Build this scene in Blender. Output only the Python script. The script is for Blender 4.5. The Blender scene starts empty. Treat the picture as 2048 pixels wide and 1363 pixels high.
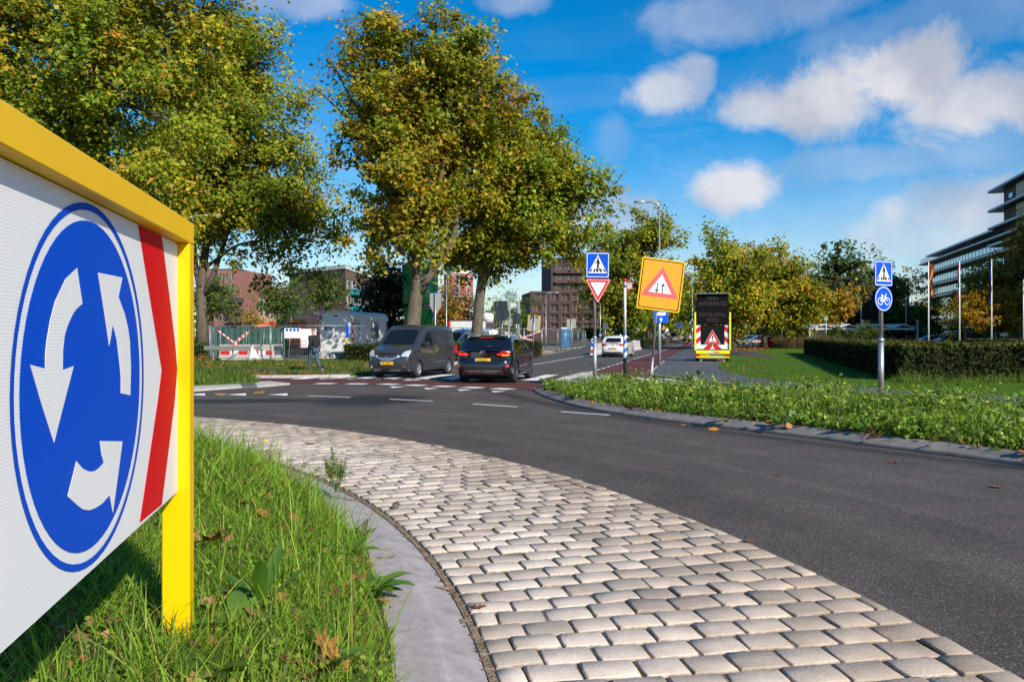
import bpy, bmesh, math, random
import numpy as np
from mathutils import Vector, Matrix

# ------------------------------------------------------------------ camera, sky, sun, exposure
sc = bpy.context.scene
R = math.radians
FPX, HC, CX, HY = 1593.0, 1.5, 1024.0, 670.0      # focal length in photo pixels, eye height, image axis, horizon row
cam_d = bpy.data.cameras.new('camera'); cam = bpy.data.objects.new('camera', cam_d)
sc.collection.objects.link(cam); sc.camera = cam
cam.location = (0, 0, HC); cam.rotation_euler = (R(90), 0, 0)
cam_d.sensor_width = 36; cam_d.lens = 36 * FPX / 2048; cam_d.shift_y = -(681.5 - HY) / 2048
cam_d.clip_start = 0.05; cam_d.clip_end = 3000

SUN_AZ, SUN_EL = R(180 - 37), R(32)                 # azimuth clockwise from +Y (view direction)
sd = bpy.data.lights.new('sun', 'SUN'); sun = bpy.data.objects.new('sun', sd); sc.collection.objects.link(sun)
sd.energy = 4.2; sd.angle = R(0.55); sd.color = (1.0, 0.93, 0.82)
tosun = Vector((math.sin(SUN_AZ) * math.cos(SUN_EL), math.cos(SUN_AZ) * math.cos(SUN_EL), math.sin(SUN_EL)))
sun.rotation_euler = tosun.to_track_quat('Z', 'Y').to_euler(); sun.location = tosun * 60

world = bpy.data.worlds.new('World'); sc.world = world; world.use_nodes = True
def build_sky():
    nt = world.node_tree; N = nt.nodes; L = nt.links; N.clear()
    def math_(op, a, b=None, clamp=False):
        n = N.new('ShaderNodeMath'); n.operation = op; n.use_clamp = clamp
        for i, v in enumerate((a, b)):
            if v is None: continue
            if isinstance(v, (int, float)): n.inputs[i].default_value = v
            else: L.new(v, n.inputs[i])
        return n.outputs[0]
    def ramp(v, lo, hi):
        n = N.new('ShaderNodeMapRange'); n.interpolation_type = 'SMOOTHSTEP'
        L.new(v, n.inputs[0]); n.inputs[1].default_value = lo; n.inputs[2].default_value = hi
        return n.outputs[0]
    out = N.new('ShaderNodeOutputWorld'); bg = N.new('ShaderNodeBackground')
    sky = N.new('ShaderNodeTexSky'); sky.sky_type = 'NISHITA'; sky.sun_disc = False
    sky.sun_elevation = SUN_EL; sky.sun_rotation = SUN_AZ
    sky.air_density = 1.0; sky.dust_density = 0.4; sky.ozone_density = 3.0; sky.altitude = 0
    tc = N.new('ShaderNodeTexCoord'); sep = N.new('ShaderNodeSeparateXYZ'); L.new(tc.outputs['Generated'], sep.inputs[0])
    x, y, z = sep.outputs
    az = math_('ARCTAN2', x, y); el = math_('ARCSINE', z)
    # cumulus: a few ragged heaps round the dome (azimuth, elevation, half widths, strength), torn up by noise
    comb = N.new('ShaderNodeCombineXYZ'); L.new(az, comb.inputs[0]); L.new(el, comb.inputs[1])
    n1 = N.new('ShaderNodeTexNoise'); n1.inputs['Scale'].default_value = 11; n1.inputs['Detail'].default_value = 8
    n1.inputs['Roughness'].default_value = 0.66; n1.inputs['Distortion'].default_value = 0.35; L.new(comb.outputs[0], n1.inputs['Vector'])
    nz = math_('MULTIPLY', math_('SUBTRACT', n1.outputs['Fac'], 0.5), 1.9)
    def PA(px, py): return math.atan2(px - CX, FPX), math.atan2(HY - py, math.hypot(FPX, px - CX))
    blobs = []
    for px, py, rx, ry, s in [(1650, 200, 190, 70, 1), (1800, 150, 150, 85, 1), (1980, 205, 190, 80, .95), (1540, 215, 120, 50, .85), (1320, 190, 100, 48, .8), (1390, 160, 40, 48, .65), (1475, 370, 115, 62, .95), (1960, 420, 190, 80, .8), (1240, 430, 130, 60, .65), (1830, 470, 160, 60, .6), (600, 0, 120, 40, .5), (1500, 25, 250, 55, .36), (1225, 285, 50, 80, .24), (1020, 0, 80, 28, .4), (1700, 330, 260, 40, .35), (1850, 60, 260, 60, .22)]:
        a, e = PA(px, py); blobs.append((a, e, rx / FPX, ry / FPX, s))
    rnd = random.Random(4)
    for k in range(22):                                  # the same kind of clouds over the rest of the sky
        a = 0.75 + (2 * math.pi - 1.5) * (k + rnd.random() * .8) / 22
        blobs.append((a if a < math.pi else a - 2 * math.pi, rnd.uniform(.1, .75), rnd.uniform(.06, .14), rnd.uniform(.03, .06), rnd.uniform(.5, 1)))
    mask = None
    for a, e, ra, re_, s in blobs:
        dx = math_('DIVIDE', math_('SUBTRACT', az, a), ra); dy = math_('DIVIDE', math_('SUBTRACT', el, e), re_)
        d = math_('SQRT', math_('ADD', math_('MULTIPLY', dx, dx), math_('MULTIPLY', dy, dy)))
        m = math_('MULTIPLY', ramp(math_('ADD', d, nz), 1.14, 0.38), s)
        mask = m if mask is None else math_('MAXIMUM', mask, m)
    # thin streaky cirrus, everywhere
    mp = N.new('ShaderNodeMapping'); mp.inputs['Scale'].default_value = (2.2, 9, 1); mp.inputs['Rotation'].default_value = (0, 0, .22); L.new(comb.outputs[0], mp.inputs[0])
    n2 = N.new('ShaderNodeTexNoise'); n2.inputs['Scale'].default_value = 1.6; n2.inputs['Detail'].default_value = 7; n2.inputs['Roughness'].default_value = .6; n2.inputs['Distortion'].default_value = .8
    L.new(mp.outputs[0], n2.inputs['Vector'])
    low = ramp(el, 0.42, 0.0)
    cir = math_('MULTIPLY', ramp(n2.outputs['Fac'], .38, .72), math_('MULTIPLY', low, .60))
    mask = math_('MAXIMUM', mask, math_('MAXIMUM', cir, math_('MULTIPLY', ramp(el, .30, .0), .42)))
    # cloud shade: lit tops, greyer bottoms through a broad noise
    n3 = N.new('ShaderNodeTexNoise'); n3.inputs['Scale'].default_value = 8; n3.inputs['Detail'].default_value = 4; L.new(comb.outputs[0], n3.inputs['Vector'])
    cr = N.new('ShaderNodeMix'); cr.data_type = 'RGBA'; L.new(ramp(n3.outputs['Fac'], .35, .65), cr.inputs[0])
    cr.inputs[6].default_value = (2.9, 3.2, 3.9, 1); cr.inputs[7].default_value = (4.9, 4.95, 5.2, 1)
    hs = N.new('ShaderNodeHueSaturation'); hs.inputs['Saturation'].default_value = 1.6; hs.inputs['Value'].default_value = .98; L.new(sky.outputs[0], hs.inputs['Color'])
    mx = N.new('ShaderNodeMix'); mx.data_type = 'RGBA'; L.new(mask, mx.inputs[0]); L.new(hs.outputs[0], mx.inputs[6]); L.new(cr.outputs[2], mx.inputs[7])
    L.new(mx.outputs[2], bg.inputs[0]); bg.inputs[1].default_value = 0.105; L.new(bg.outputs[0], out.inputs[0])
build_sky()
vs = sc.view_settings; vs.view_transform = 'Standard'; vs.look = 'None'; vs.exposure = 0.6; vs.gamma = 1.0
sc.render.engine = 'CYCLES'; cy = sc.cycles
cy.max_bounces = 6; cy.diffuse_bounces = 3; cy.glossy_bounces = 3; cy.transmission_bounces = 4; cy.transparent_max_bounces = 8
cy.use_denoising = True; cy.caustics_reflective = False; cy.caustics_refractive = False; cy.sample_clamp_indirect = 6

# ------------------------------------------------------------------ helpers
COL = sc.collection
def lin(h):
    h = h.lstrip('#'); c = [int(h[i:i + 2], 16) / 255 for i in (0, 2, 4)]
    return tuple(((v + .055) / 1.055) ** 2.4 if v > .04045 else v / 12.92 for v in c)
def G(x, y, z=0.0):
    """photo pixel -> point on the level z"""
    Y = (HC - z) * FPX / (y - HY); return ((x - CX) * Y / FPX, Y, z)
def P(x, y, Y):
    """photo pixel -> point at distance Y"""
    return ((x - CX) * Y / FPX, Y, HC + (HY - y) * Y / FPX)

MATS = {}
def mat(name, col, rough=.6, metal=0.0, var=0.0, vscale=6.0, bump=0.0, bscale=40.0, spec=.5, coat=0.0, var2=None, emit=None, detail=6, obj=False):
    if name in MATS: return MATS[name]
    m = bpy.data.materials.new(name); m.use_nodes = True; nt = m.node_tree; N = nt.nodes; L = nt.links
    b = N['Principled BSDF']; b.inputs['Roughness'].default_value = rough; b.inputs['Metallic'].default_value = metal
    b.inputs['Specular IOR Level'].default_value = spec; b.inputs['Coat Weight'].default_value = coat; b.inputs['Coat Roughness'].default_value = .04
    if isinstance(col, str): col = lin(col)
    b.inputs['Base Color'].default_value = (*col, 1)
    tc = N.new('ShaderNodeTexCoord'); src = tc.outputs['Object' if obj else 'Object']
    if not obj:
        ge = N.new('ShaderNodeNewGeometry'); src = ge.outputs['Position']
    if var > 0:
        n = N.new('ShaderNodeTexNoise'); n.inputs['Scale'].default_value = vscale; n.inputs['Detail'].default_value = detail; n.inputs['Roughness'].default_value = .65
        L.new(src, n.inputs['Vector'])
        mr = N.new('ShaderNodeMapRange'); L.new(n.outputs['Fac'], mr.inputs[0]); mr.inputs[1].default_value = .3; mr.inputs[2].default_value = .7
        mx = N.new('ShaderNodeMix'); mx.data_type = 'RGBA'; L.new(mr.outputs[0], mx.inputs[0])
        c2 = var2 if var2 else tuple(min(1, c * (1 + var)) for c in col)
        if isinstance(c2, str): c2 = lin(c2)
        mx.inputs[6].default_value = (*[c * (1 - var) for c in col], 1) if not var2 else (*col, 1); mx.inputs[7].default_value = (*c2, 1)
        L.new(mx.outputs[2], b.inputs['Base Color'])
        mr2 = N.new('ShaderNodeMapRange'); L.new(n.outputs['Fac'], mr2.inputs[0]); mr2.inputs[3].default_value = max(.02, rough - .08); mr2.inputs[4].default_value = min(1, rough + .08)
        L.new(mr2.outputs[0], b.inputs['Roughness'])
    if bump > 0:
        n = N.new('ShaderNodeTexNoise'); n.inputs['Scale'].default_value = bscale; n.inputs['Detail'].default_value = 5; L.new(src, n.inputs['Vector'])
        bp = N.new('ShaderNodeBump'); bp.inputs['Strength'].default_value = bump; bp.inputs['Distance'].default_value = .02
        L.new(n.outputs['Fac'], bp.inputs['Height']); L.new(bp.outputs[0], b.inputs['Normal'])
    if emit:
        b.inputs['Emission Color'].default_value = (*lin(emit[0]), 1); b.inputs['Emission Strength'].default_value = emit[1]
    MATS[name] = m; return m

def leafmat(name, trans=.35, rough=.45, spec=.3, attr='tint'):
    if name in MATS: return MATS[name]
    m = bpy.data.materials.new(name); m.use_nodes = True; nt = m.node_tree; N = nt.nodes; L = nt.links
    b = N['Principled BSDF']; b.inputs['Roughness'].default_value = rough; b.inputs['Specular IOR Level'].default_value = spec
    a = N.new('ShaderNodeAttribute'); a.attribute_name = attr
    L.new(a.outputs['Color'], b.inputs['Base Color'])
    t = N.new('ShaderNodeBsdfTranslucent'); hs = N.new('ShaderNodeHueSaturation'); hs.inputs['Saturation'].default_value = 1.15; hs.inputs['Value'].default_value = 1.25
    L.new(a.outputs['Color'], hs.inputs['Color']); L.new(hs.outputs[0], t.inputs[0])
    mx = N.new('ShaderNodeMixShader'); mx.inputs[0].default_value = trans; L.new(b.outputs[0], mx.inputs[1]); L.new(t.outputs[0], mx.inputs[2])
    L.new(mx.outputs[0], N['Material Output'].inputs[0]); MATS[name] = m; return m

def glass(name, col=(.02, .025, .03), rough=.03, spec=.9):
    return mat(name, col, rough, 0, spec=spec)

def tag(o, label=None, cat=None, group=None, kind=None):
    if label: o['label'] = label
    if cat: o['category'] = cat
    if group: o['group'] = group
    if kind: o['kind'] = kind
    return o
def thing(name, label, cat, loc=(0, 0, 0), rz=0.0, group=None):
    o = bpy.data.objects.new(name, None); COL.objects.link(o); o.location = loc; o.rotation_euler = (0, 0, rz); o.empty_display_size = .2
    return tag(o, label, cat, group)
def copy_tree(o, parent=None):
    c = o.copy(); COL.objects.link(c); c.parent = parent
    for ch in list(o.children): copy_tree(ch, c)
    return c
def link_mesh(name, me, parent=None):
    o = bpy.data.objects.new(name, me); COL.objects.link(o)
    if parent is not None: o.parent = parent
    return o
def np_mesh(name, V, Fc, mats, parent=None, colors=None, mi=None, smooth=False, normals=None):
    """V (n,3), Fc (m,k) polygons with k corners each; colors (n,3) -> point attribute 'tint'"""
    V = np.asarray(V, dtype=np.float32); Fc = np.asarray(Fc, dtype=np.int32); m, k = Fc.shape
    me = bpy.data.meshes.new(name); me.vertices.add(len(V)); me.vertices.foreach_set('co', V.ravel())
    me.loops.add(m * k); me.loops.foreach_set('vertex_index', Fc.ravel())
    me.polygons.add(m); me.polygons.foreach_set('loop_start', np.arange(0, m * k, k, dtype=np.int32))
    for mt in (mats if isinstance(mats, (list, tuple)) else [mats]): me.materials.append(mt)
    if mi is not None: me.polygons.foreach_set('material_index', np.asarray(mi, dtype=np.int32))
    if smooth: me.polygons.foreach_set('use_smooth', np.ones(m, dtype=bool))
    if colors is not None:
        at = me.attributes.new('tint', 'FLOAT_COLOR', 'POINT'); c = np.ones((len(V), 4), dtype=np.float32); c[:, :3] = colors; at.data.foreach_set('color', c.ravel())
    me.update(calc_edges=True); me.validate()
    return link_mesh(name, me, parent)

class MB:
    """collects faces; build() links them as one mesh object"""
    def __init__(s): s.v = []; s.f = []; s.mi = []; s.m = 0; s.sm = []; s.smooth = False
    def add(s, vs, fs):
        b = len(s.v); s.v += [tuple(v) for v in vs]
        for f in fs: s.f.append([b + i for i in f]); s.mi.append(s.m); s.sm.append(s.smooth)
        return s
    def box(s, c, d, rz=0.0, M=None, bev=0.0):
        hx, hy, hz = d[0] / 2, d[1] / 2, d[2] / 2
        if bev > 0:
            b = min(bev, hx * .9, hy * .9, hz * .9); pts = []
            for sx in (-1, 1):
                for sy in (-1, 1):
                    for sz in (-1, 1):
                        pts += [(sx * (hx - b), sy * (hy - b), sz * hz), (sx * (hx - b), sy * hy, sz * (hz - b)), (sx * hx, sy * (hy - b), sz * (hz - b))]
            bm = bmesh.new()
            for p in pts: bm.verts.new(p)
            r = bmesh.ops.convex_hull(bm, input=bm.verts[:]); bm.verts.index_update(); bm.normal_update()
            vs = [v.co[:] for v in bm.verts]; fs = [[v.index for v in f.verts] for f in bm.faces]; bm.free()
        else:
            vs = [(sx * hx, sy * hy, sz * hz) for sx in (-1, 1) for sy in (-1, 1) for sz in (-1, 1)]
            fs = [(0, 1, 3, 2), (4, 6, 7, 5), (0, 4, 5, 1), (2, 3, 7, 6), (0, 2, 6, 4), (1, 5, 7, 3)]
        ca, sa = math.cos(rz), math.sin(rz)
        o = []
        for x, y, z in vs:
            if M is not None: q = M @ Vector((x, y, z)); o.append((q.x + c[0], q.y + c[1], q.z + c[2]))
            else: o.append((c[0] + x * ca - y * sa, c[1] + x * sa + y * ca, c[2] + z))
        return s.add(o, fs)
    def tube(s, pts, rad, n=8, cap=True):
        pts = [Vector(p) for p in pts]; rad = rad if isinstance(rad, (list, tuple)) else [rad] * len(pts)
        t0 = (pts[1] - pts[0]).normalized(); a = Vector((0, 0, 1)) if abs(t0.z) < .9 else Vector((1, 0, 0)); u = t0.cross(a).normalized(); ring = []; vs = []
        for i, p in enumerate(pts):
            t = (pts[min(i + 1, len(pts) - 1)] - pts[max(i - 1, 0)]).normalized(); u = (u - t * u.dot(t)).normalized(); w = t.cross(u)
            for k in range(n):
                an = 2 * math.pi * k / n; vs.append(p + (u * math.cos(an) + w * math.sin(an)) * rad[i])
        fs = [(i * n + k, i * n + (k + 1) % n, (i + 1) * n + (k + 1) % n, (i + 1) * n + k) for i in range(len(pts) - 1) for k in range(n)]
        if cap: fs += [tuple(range(n))[::-1], tuple((len(pts) - 1) * n + k for k in range(n))]
        sm = s.smooth; s.smooth = n > 4; s.add(vs, fs); s.smooth = sm; return s
    def lathe(s, prof, c=(0, 0, 0), n=20, axis='z', M=None):
        vs = []; fs = []
        for r, h in prof:
            for k in range(n):
                a = 2 * math.pi * k / n; p = (r * math.cos(a), r * math.sin(a), h)
                if axis == 'x': p = (p[2], p[0], p[1])
                elif axis == 'y': p = (p[0], p[2], p[1])
                if M is not None: p = tuple(M @ Vector(p))
                vs.append((p[0] + c[0], p[1] + c[1], p[2] + c[2]))
        for i in range(len(prof) - 1):
            for k in range(n): fs.append((i * n + k, i * n + (k + 1) % n, (i + 1) * n + (k + 1) % n, (i + 1) * n + k))
        sm = s.smooth; s.smooth = True; s.add(vs, fs); s.smooth = sm; return s
    def prism(s, poly, d0, d1, fn):
        """poly of 2-D points, extruded between depths d0 and d1; fn(u, v, d) -> 3-D"""
        n = len(poly); vs = [fn(u, v, d0) for u, v in poly] + [fn(u, v, d1) for u, v in poly]
        return s.add(vs, [tuple(range(n)), tuple(range(2 * n - 1, n - 1, -1))] + [(i, i + n, (i + 1) % n + n, (i + 1) % n) for i in range(n)])
    def face(s, pts): return s.add(pts, [tuple(range(len(pts)))])
    def build(s, name, mats, parent=None, world=False, sharp=None):
        me = bpy.data.meshes.new(name); v = s.v
        if world and parent is not None:
            l = parent.location; ca, sa = math.cos(-parent.rotation_euler[2]), math.sin(-parent.rotation_euler[2])
            v = [((x - l.x) * ca - (y - l.y) * sa, (x - l.x) * sa + (y - l.y) * ca, z - l.z) for x, y, z in v]
        me.from_pydata(v, [], s.f)
        for m in (mats if isinstance(mats, (list, tuple)) else [mats]): me.materials.append(m)
        me.polygons.foreach_set('material_index', s.mi); me.polygons.foreach_set('use_smooth', s.sm); me.validate(); me.update()
        bm = bmesh.new(); bm.from_mesh(me); bmesh.ops.recalc_face_normals(bm, faces=bm.faces[:]); bm.to_mesh(me); bm.free()
        if sharp: me.set_sharp_from_angle(angle=R(sharp))
        return link_mesh(name, me, parent)
def text(name, body, size, m, parent=None, M=None, align='CENTER', ext=0.0, xs=1.0):
    cu = bpy.data.curves.new(name, 'FONT'); cu.body = body; cu.size = size; cu.align_x = align; cu.align_y = 'CENTER'; cu.extrude = ext; cu.resolution_u = 3
    cu.materials.append(m); tmp = bpy.data.objects.new('tmp', cu); COL.objects.link(tmp); me = bpy.data.meshes.new_from_object(tmp); bpy.data.objects.remove(tmp); me.name = name; o = link_mesh(name, me, parent)
    if M is not None: o.matrix_local = M
    if xs != 1: o.scale.x *= xs
    return o
def frame_M(o, xd, yd):
    xd = Vector(xd).normalized(); yd = Vector(yd).normalized(); zd = xd.cross(yd)
    return Matrix(((xd.x, yd.x, zd.x, o[0]), (xd.y, yd.y, zd.y, o[1]), (xd.z, yd.z, zd.z, o[2]), (0, 0, 0, 1)))
def spline(pts, n=8):
    pts = [np.array(p, float) for p in pts]; q = [2 * pts[0] - pts[1]] + pts + [2 * pts[-1] - pts[-2]]; o = []
    for i in range(1, len(q) - 2):
        for k in range(n):
            t = k / n; o.append(.5 * (2 * q[i] + (q[i + 1] - q[i - 1]) * t + (2 * q[i - 1] - 5 * q[i] + 4 * q[i + 1] - q[i + 2]) * t * t + (3 * q[i] - q[i - 1] - 3 * q[i + 1] + q[i + 2]) * t ** 3))
    o.append(pts[-1]); return [tuple(p) for p in o]
def inside(px, py, poly):
    poly = np.asarray(poly)[:, :2]; c = np.zeros(len(px), bool); n = len(poly); j = n - 1
    for i in range(n):
        xi, yi = poly[i]; xj, yj = poly[j]
        c ^= ((yi > py) != (yj > py)) & (px < (xj - xi) * (py - yi) / (yj - yi + 1e-12) + xi); j = i
    return c
def sheet(name, poly, z, m, parent=None, kind=None, thick=0.0):
    """flat ground sheet from a list of (x, y); with thick > 0 it is a slab with side faces"""
    b = MB()
    poly = [p[:2] for p in poly]
    if thick > 0: b.prism(poly, z - thick, z, lambda u, v, d: (u, v, d))
    else: b.face([(x, y, z) for x, y in poly])
    o = b.build(name, m, parent)
    if kind: o['kind'] = kind
    return o
def offset_line(pts, d):
    o = []
    for i, p in enumerate(pts):
        a = np.array(pts[max(i - 1, 0)][:2]); c = np.array(pts[min(i + 1, len(pts) - 1)][:2]); t = c - a; t = t / (np.linalg.norm(t) + 1e-9)
        o.append((p[0] - t[1] * d, p[1] + t[0] * d))
    return o

# ------------------------------------------------------------------ ground materials
def asphalt(name, base, speck, sc1=170, darkened=True):
    m = bpy.data.materials.new(name); m.use_nodes = True; nt = m.node_tree; N = nt.nodes; L = nt.links; b = N['Principled BSDF']
    ge = N.new('ShaderNodeNewGeometry'); pos = ge.outputs['Position']
    v = N.new('ShaderNodeTexVoronoi'); v.inputs['Scale'].default_value = sc1; L.new(pos, v.inputs['Vector'])
    hs = N.new('ShaderNodeSeparateColor'); L.new(v.outputs['Color'], hs.inputs[0])
    r = N.new('ShaderNodeValToRGB'); L.new(hs.outputs[0], r.inputs[0]); e = r.color_ramp.elements
    e[0].position = 0; e[0].color = (*[c * .6 for c in base], 1); e[1].position = 1; e[1].color = (*speck, 1)
    for p, f in ((.45, .88), (.75, 1.12), (.93, 1.5)):
        q = e.new(p); q.color = (*[c * f for c in base], 1)
    n = N.new('ShaderNodeTexNoise'); n.inputs['Scale'].default_value = .9; n.inputs['Detail'].default_value = 8; n.inputs['Roughness'].default_value = .7; L.new(pos, n.inputs['Vector'])
    mr = N.new('ShaderNodeMapRange'); L.new(n.outputs['Fac'], mr.inputs[0]); mr.inputs[1].default_value = .3; mr.inputs[2].default_value = .7; mr.inputs[3].default_value = .72; mr.inputs[4].default_value = 1.25
    mul = N.new('ShaderNodeMix'); mul.data_type = 'RGBA'; mul.blend_type = 'MULTIPLY'; mul.inputs[0].default_value = 1; L.new(r.outputs[0], mul.inputs[6]); L.new(mr.outputs[0], mul.inputs[7])
    vd = N.new('ShaderNodeVectorMath'); vd.operation = 'DISTANCE'; L.new(pos, vd.inputs[0]); vd.inputs[1].default_value = (-12.1, 1.4, 0)
    nr = N.new('ShaderNodeTexNoise'); nr.noise_dimensions = '1D'; nr.inputs['Scale'].default_value = 1.1; nr.inputs['Detail'].default_value = 3; L.new(vd.outputs['Value'], nr.inputs['W'])
    mr3 = N.new('ShaderNodeMapRange'); L.new(nr.outputs['Fac'], mr3.inputs[0]); mr3.inputs[1].default_value = .3; mr3.inputs[2].default_value = .7; mr3.inputs[3].default_value = .84; mr3.inputs[4].default_value = 1.14
    mu2 = N.new('ShaderNodeMix'); mu2.data_type = 'RGBA'; mu2.blend_type = 'MULTIPLY'; mu2.inputs[0].default_value = 1; L.new(mul.outputs[2], mu2.inputs[6]); L.new(mr3.outputs[0], mu2.inputs[7])
    col = mu2.outputs[2]; rough = .82
    L.new(col, b.inputs['Base Color']); b.inputs['Roughness'].default_value = rough; b.inputs['Specular IOR Level'].default_value = .35
    if darkened:  # dark marks on the carriageway: a darker, smoother patch in front of the crossing, a damp gutter along the island kerb, faint tyre bands
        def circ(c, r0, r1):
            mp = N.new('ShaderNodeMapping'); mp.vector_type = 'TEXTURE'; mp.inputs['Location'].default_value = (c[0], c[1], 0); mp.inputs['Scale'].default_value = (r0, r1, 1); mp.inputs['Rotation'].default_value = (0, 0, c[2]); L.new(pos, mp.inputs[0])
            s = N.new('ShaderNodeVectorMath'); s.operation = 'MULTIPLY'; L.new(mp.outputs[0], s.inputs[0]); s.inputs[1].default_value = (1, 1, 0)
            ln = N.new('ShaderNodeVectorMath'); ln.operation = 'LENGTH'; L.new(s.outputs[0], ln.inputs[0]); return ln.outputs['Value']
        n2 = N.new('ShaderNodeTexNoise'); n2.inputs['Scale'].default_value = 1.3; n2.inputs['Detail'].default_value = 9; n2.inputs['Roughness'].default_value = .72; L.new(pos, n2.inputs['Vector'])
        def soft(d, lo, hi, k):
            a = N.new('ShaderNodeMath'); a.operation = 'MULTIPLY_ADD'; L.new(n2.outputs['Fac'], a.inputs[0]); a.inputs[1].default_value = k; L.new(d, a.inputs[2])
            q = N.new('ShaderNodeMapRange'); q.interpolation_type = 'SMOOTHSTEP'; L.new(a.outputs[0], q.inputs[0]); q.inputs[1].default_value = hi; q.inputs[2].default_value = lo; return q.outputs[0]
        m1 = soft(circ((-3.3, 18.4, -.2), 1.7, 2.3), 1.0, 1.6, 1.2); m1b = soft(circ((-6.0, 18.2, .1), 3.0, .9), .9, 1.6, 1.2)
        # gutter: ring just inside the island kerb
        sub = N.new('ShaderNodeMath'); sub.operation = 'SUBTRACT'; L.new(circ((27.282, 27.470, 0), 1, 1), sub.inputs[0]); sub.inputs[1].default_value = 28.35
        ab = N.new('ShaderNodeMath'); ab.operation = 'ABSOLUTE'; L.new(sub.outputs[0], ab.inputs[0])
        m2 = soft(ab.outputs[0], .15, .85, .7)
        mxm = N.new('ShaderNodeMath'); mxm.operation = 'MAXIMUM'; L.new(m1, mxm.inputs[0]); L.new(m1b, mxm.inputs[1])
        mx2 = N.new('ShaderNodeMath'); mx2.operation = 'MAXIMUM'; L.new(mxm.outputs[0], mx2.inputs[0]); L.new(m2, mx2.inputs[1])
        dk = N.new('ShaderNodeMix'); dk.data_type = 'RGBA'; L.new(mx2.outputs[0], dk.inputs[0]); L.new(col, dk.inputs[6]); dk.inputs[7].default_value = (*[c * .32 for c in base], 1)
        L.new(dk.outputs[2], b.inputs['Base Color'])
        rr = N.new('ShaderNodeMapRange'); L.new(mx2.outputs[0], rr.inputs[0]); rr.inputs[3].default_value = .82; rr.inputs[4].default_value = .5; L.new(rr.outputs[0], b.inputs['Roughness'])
    bp = N.new('ShaderNodeBump'); bp.inputs['Strength'].default_value = .55; bp.inputs['Distance'].default_value = .006; L.new(v.outputs['Distance'], bp.inputs['Height']); L.new(bp.outputs[0], b.inputs['Normal'])
    MATS[name] = m; return m
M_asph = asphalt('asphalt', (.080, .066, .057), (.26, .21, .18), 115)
M_asph2 = asphalt('old_asphalt', (.078, .070, .064), (.20, .18, .16), 90, darkened=False)
M_red = asphalt('red_asphalt', (.105, .030, .026), (.20, .09, .08), 150, darkened=False)
M_white = mat('road_paint', (.78, .77, .74), .6, var=.10, vscale=14, bump=.2, bscale=120)
M_wornwhite = mat('worn_road_paint', (.66, .61, .52), .75, var=.3, vscale=9, var2=(.36, .33, .30), bump=.2, bscale=90)
M_soil = mat('soil', (.075, .05, .032), .95, var=.5, vscale=5, bump=.8, bscale=30)
M_joint = mat('joint_sand', (.25, .18, .12), .95, var=.5, vscale=14, bump=.9, bscale=70)
M_conc = mat('kerb_concrete', (.345, .305, .295), .8, var=.22, vscale=9, bump=.25, bscale=160)
M_conc2 = mat('pale_concrete', (.44, .41, .38), .8, var=.22, vscale=7, bump=.3, bscale=120)
M_concdark = mat('damp_kerb_concrete', (.175, .16, .15), .8, var=.35, vscale=4, bump=.3, bscale=130)
M_lawn = mat('lawn_grass', (.045, .105, .008), .95, spec=.05, var=.45, vscale=3.2, var2=(.085, .15, .014), bump=.6, bscale=55, detail=10)
M_verge = mat('verge_grass', (.06, .11, .014), .95, spec=.05, var=.5, vscale=2.4, var2=(.085, .13, .025), bump=1.0, bscale=50, detail=10)
M_land = mat('outlying_land', (.06, .07, .03), .95, spec=.1, var=.4, vscale=.4, var2=(.12, .10, .06), bump=.6, bscale=6)
M_tile = mat('grey_paving', (.098, .10, .108), .7, var=.22, vscale=3, bump=.25, bscale=90)

# ------------------------------------------------------------------ the setting: land, carriageway, street
S_DX = .253                                                     # the street runs off to the right by this much per metre
def dash_x(Y): return 3.13 + S_DX * (Y - 32)                     # broken line between carriageway and cycle lane
def cen_x(Y): return 1.09 + .25 * (Y - 40.6)
sheet('ground', [(-900, -300), (900, -300), (900, 1400), (-900, 1400)], -.05, M_land, kind='structure')
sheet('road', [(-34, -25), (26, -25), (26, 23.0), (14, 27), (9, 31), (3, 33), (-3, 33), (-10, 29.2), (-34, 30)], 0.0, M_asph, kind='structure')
street = [(-5.4, 26), (-3.9, 34), (1.15, 56.5), (5, 80), (9.7, 103), (9, 112), (-8, 125), (-8, 134), (11.5, 128), (28, 180), (60, 330), (80, 330), (52, 190), (dash_x(110), 110), (dash_x(60), 60), (dash_x(33), 33), (4.6, 31)]
sheet('street', street, -.006, M_asph2, kind='structure')
# red cycle ring and cycle lane
ring_out = [G(*p) for p in [(470, 756.2), (560, 756.6), (655, 757), (760, 758.2), (850, 760), (921, 762), (1000, 764.3), (1090, 767)]]
ring_in = [G(*p) for p in [(530, 763), (578, 765.5), (648, 766), (775, 766.8), (863, 770.5), (970, 774.8), (1039, 779), (1072, 780.5)]]
sheet('cycle_path', ring_out + [G(*p) for p in [(1210, 773.4), (1340, 781), (1480, 791), (1620, 800), (1760, 807), (1900, 812), (2048, 819), (2300, 832), (2600, 846)]] + [G(*p) for p in [(2600, 880), (2300, 856), (2048, 838), (1900, 829), (1760, 822), (1620, 813), (1480, 804), (1340, 794), (1200, 786.5), (1110, 782.5)]] + ring_in[::-1], .005, M_red, kind='structure')
lane = [(dash_x(Y), Y) for Y in (31.5, 36, 45, 60, 80, 110, 190, 330)]
lane_r = [(dash_x(Y) + w, Y) for Y, w in ((330, 2.0), (190, 2.0), (110, 2.0), (80, 2.0), (60, 2.0), (45, 2.0), (40, 2.1), (36, 2.3), (33.2, 2.6), (31.2, 3.4))]
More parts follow.
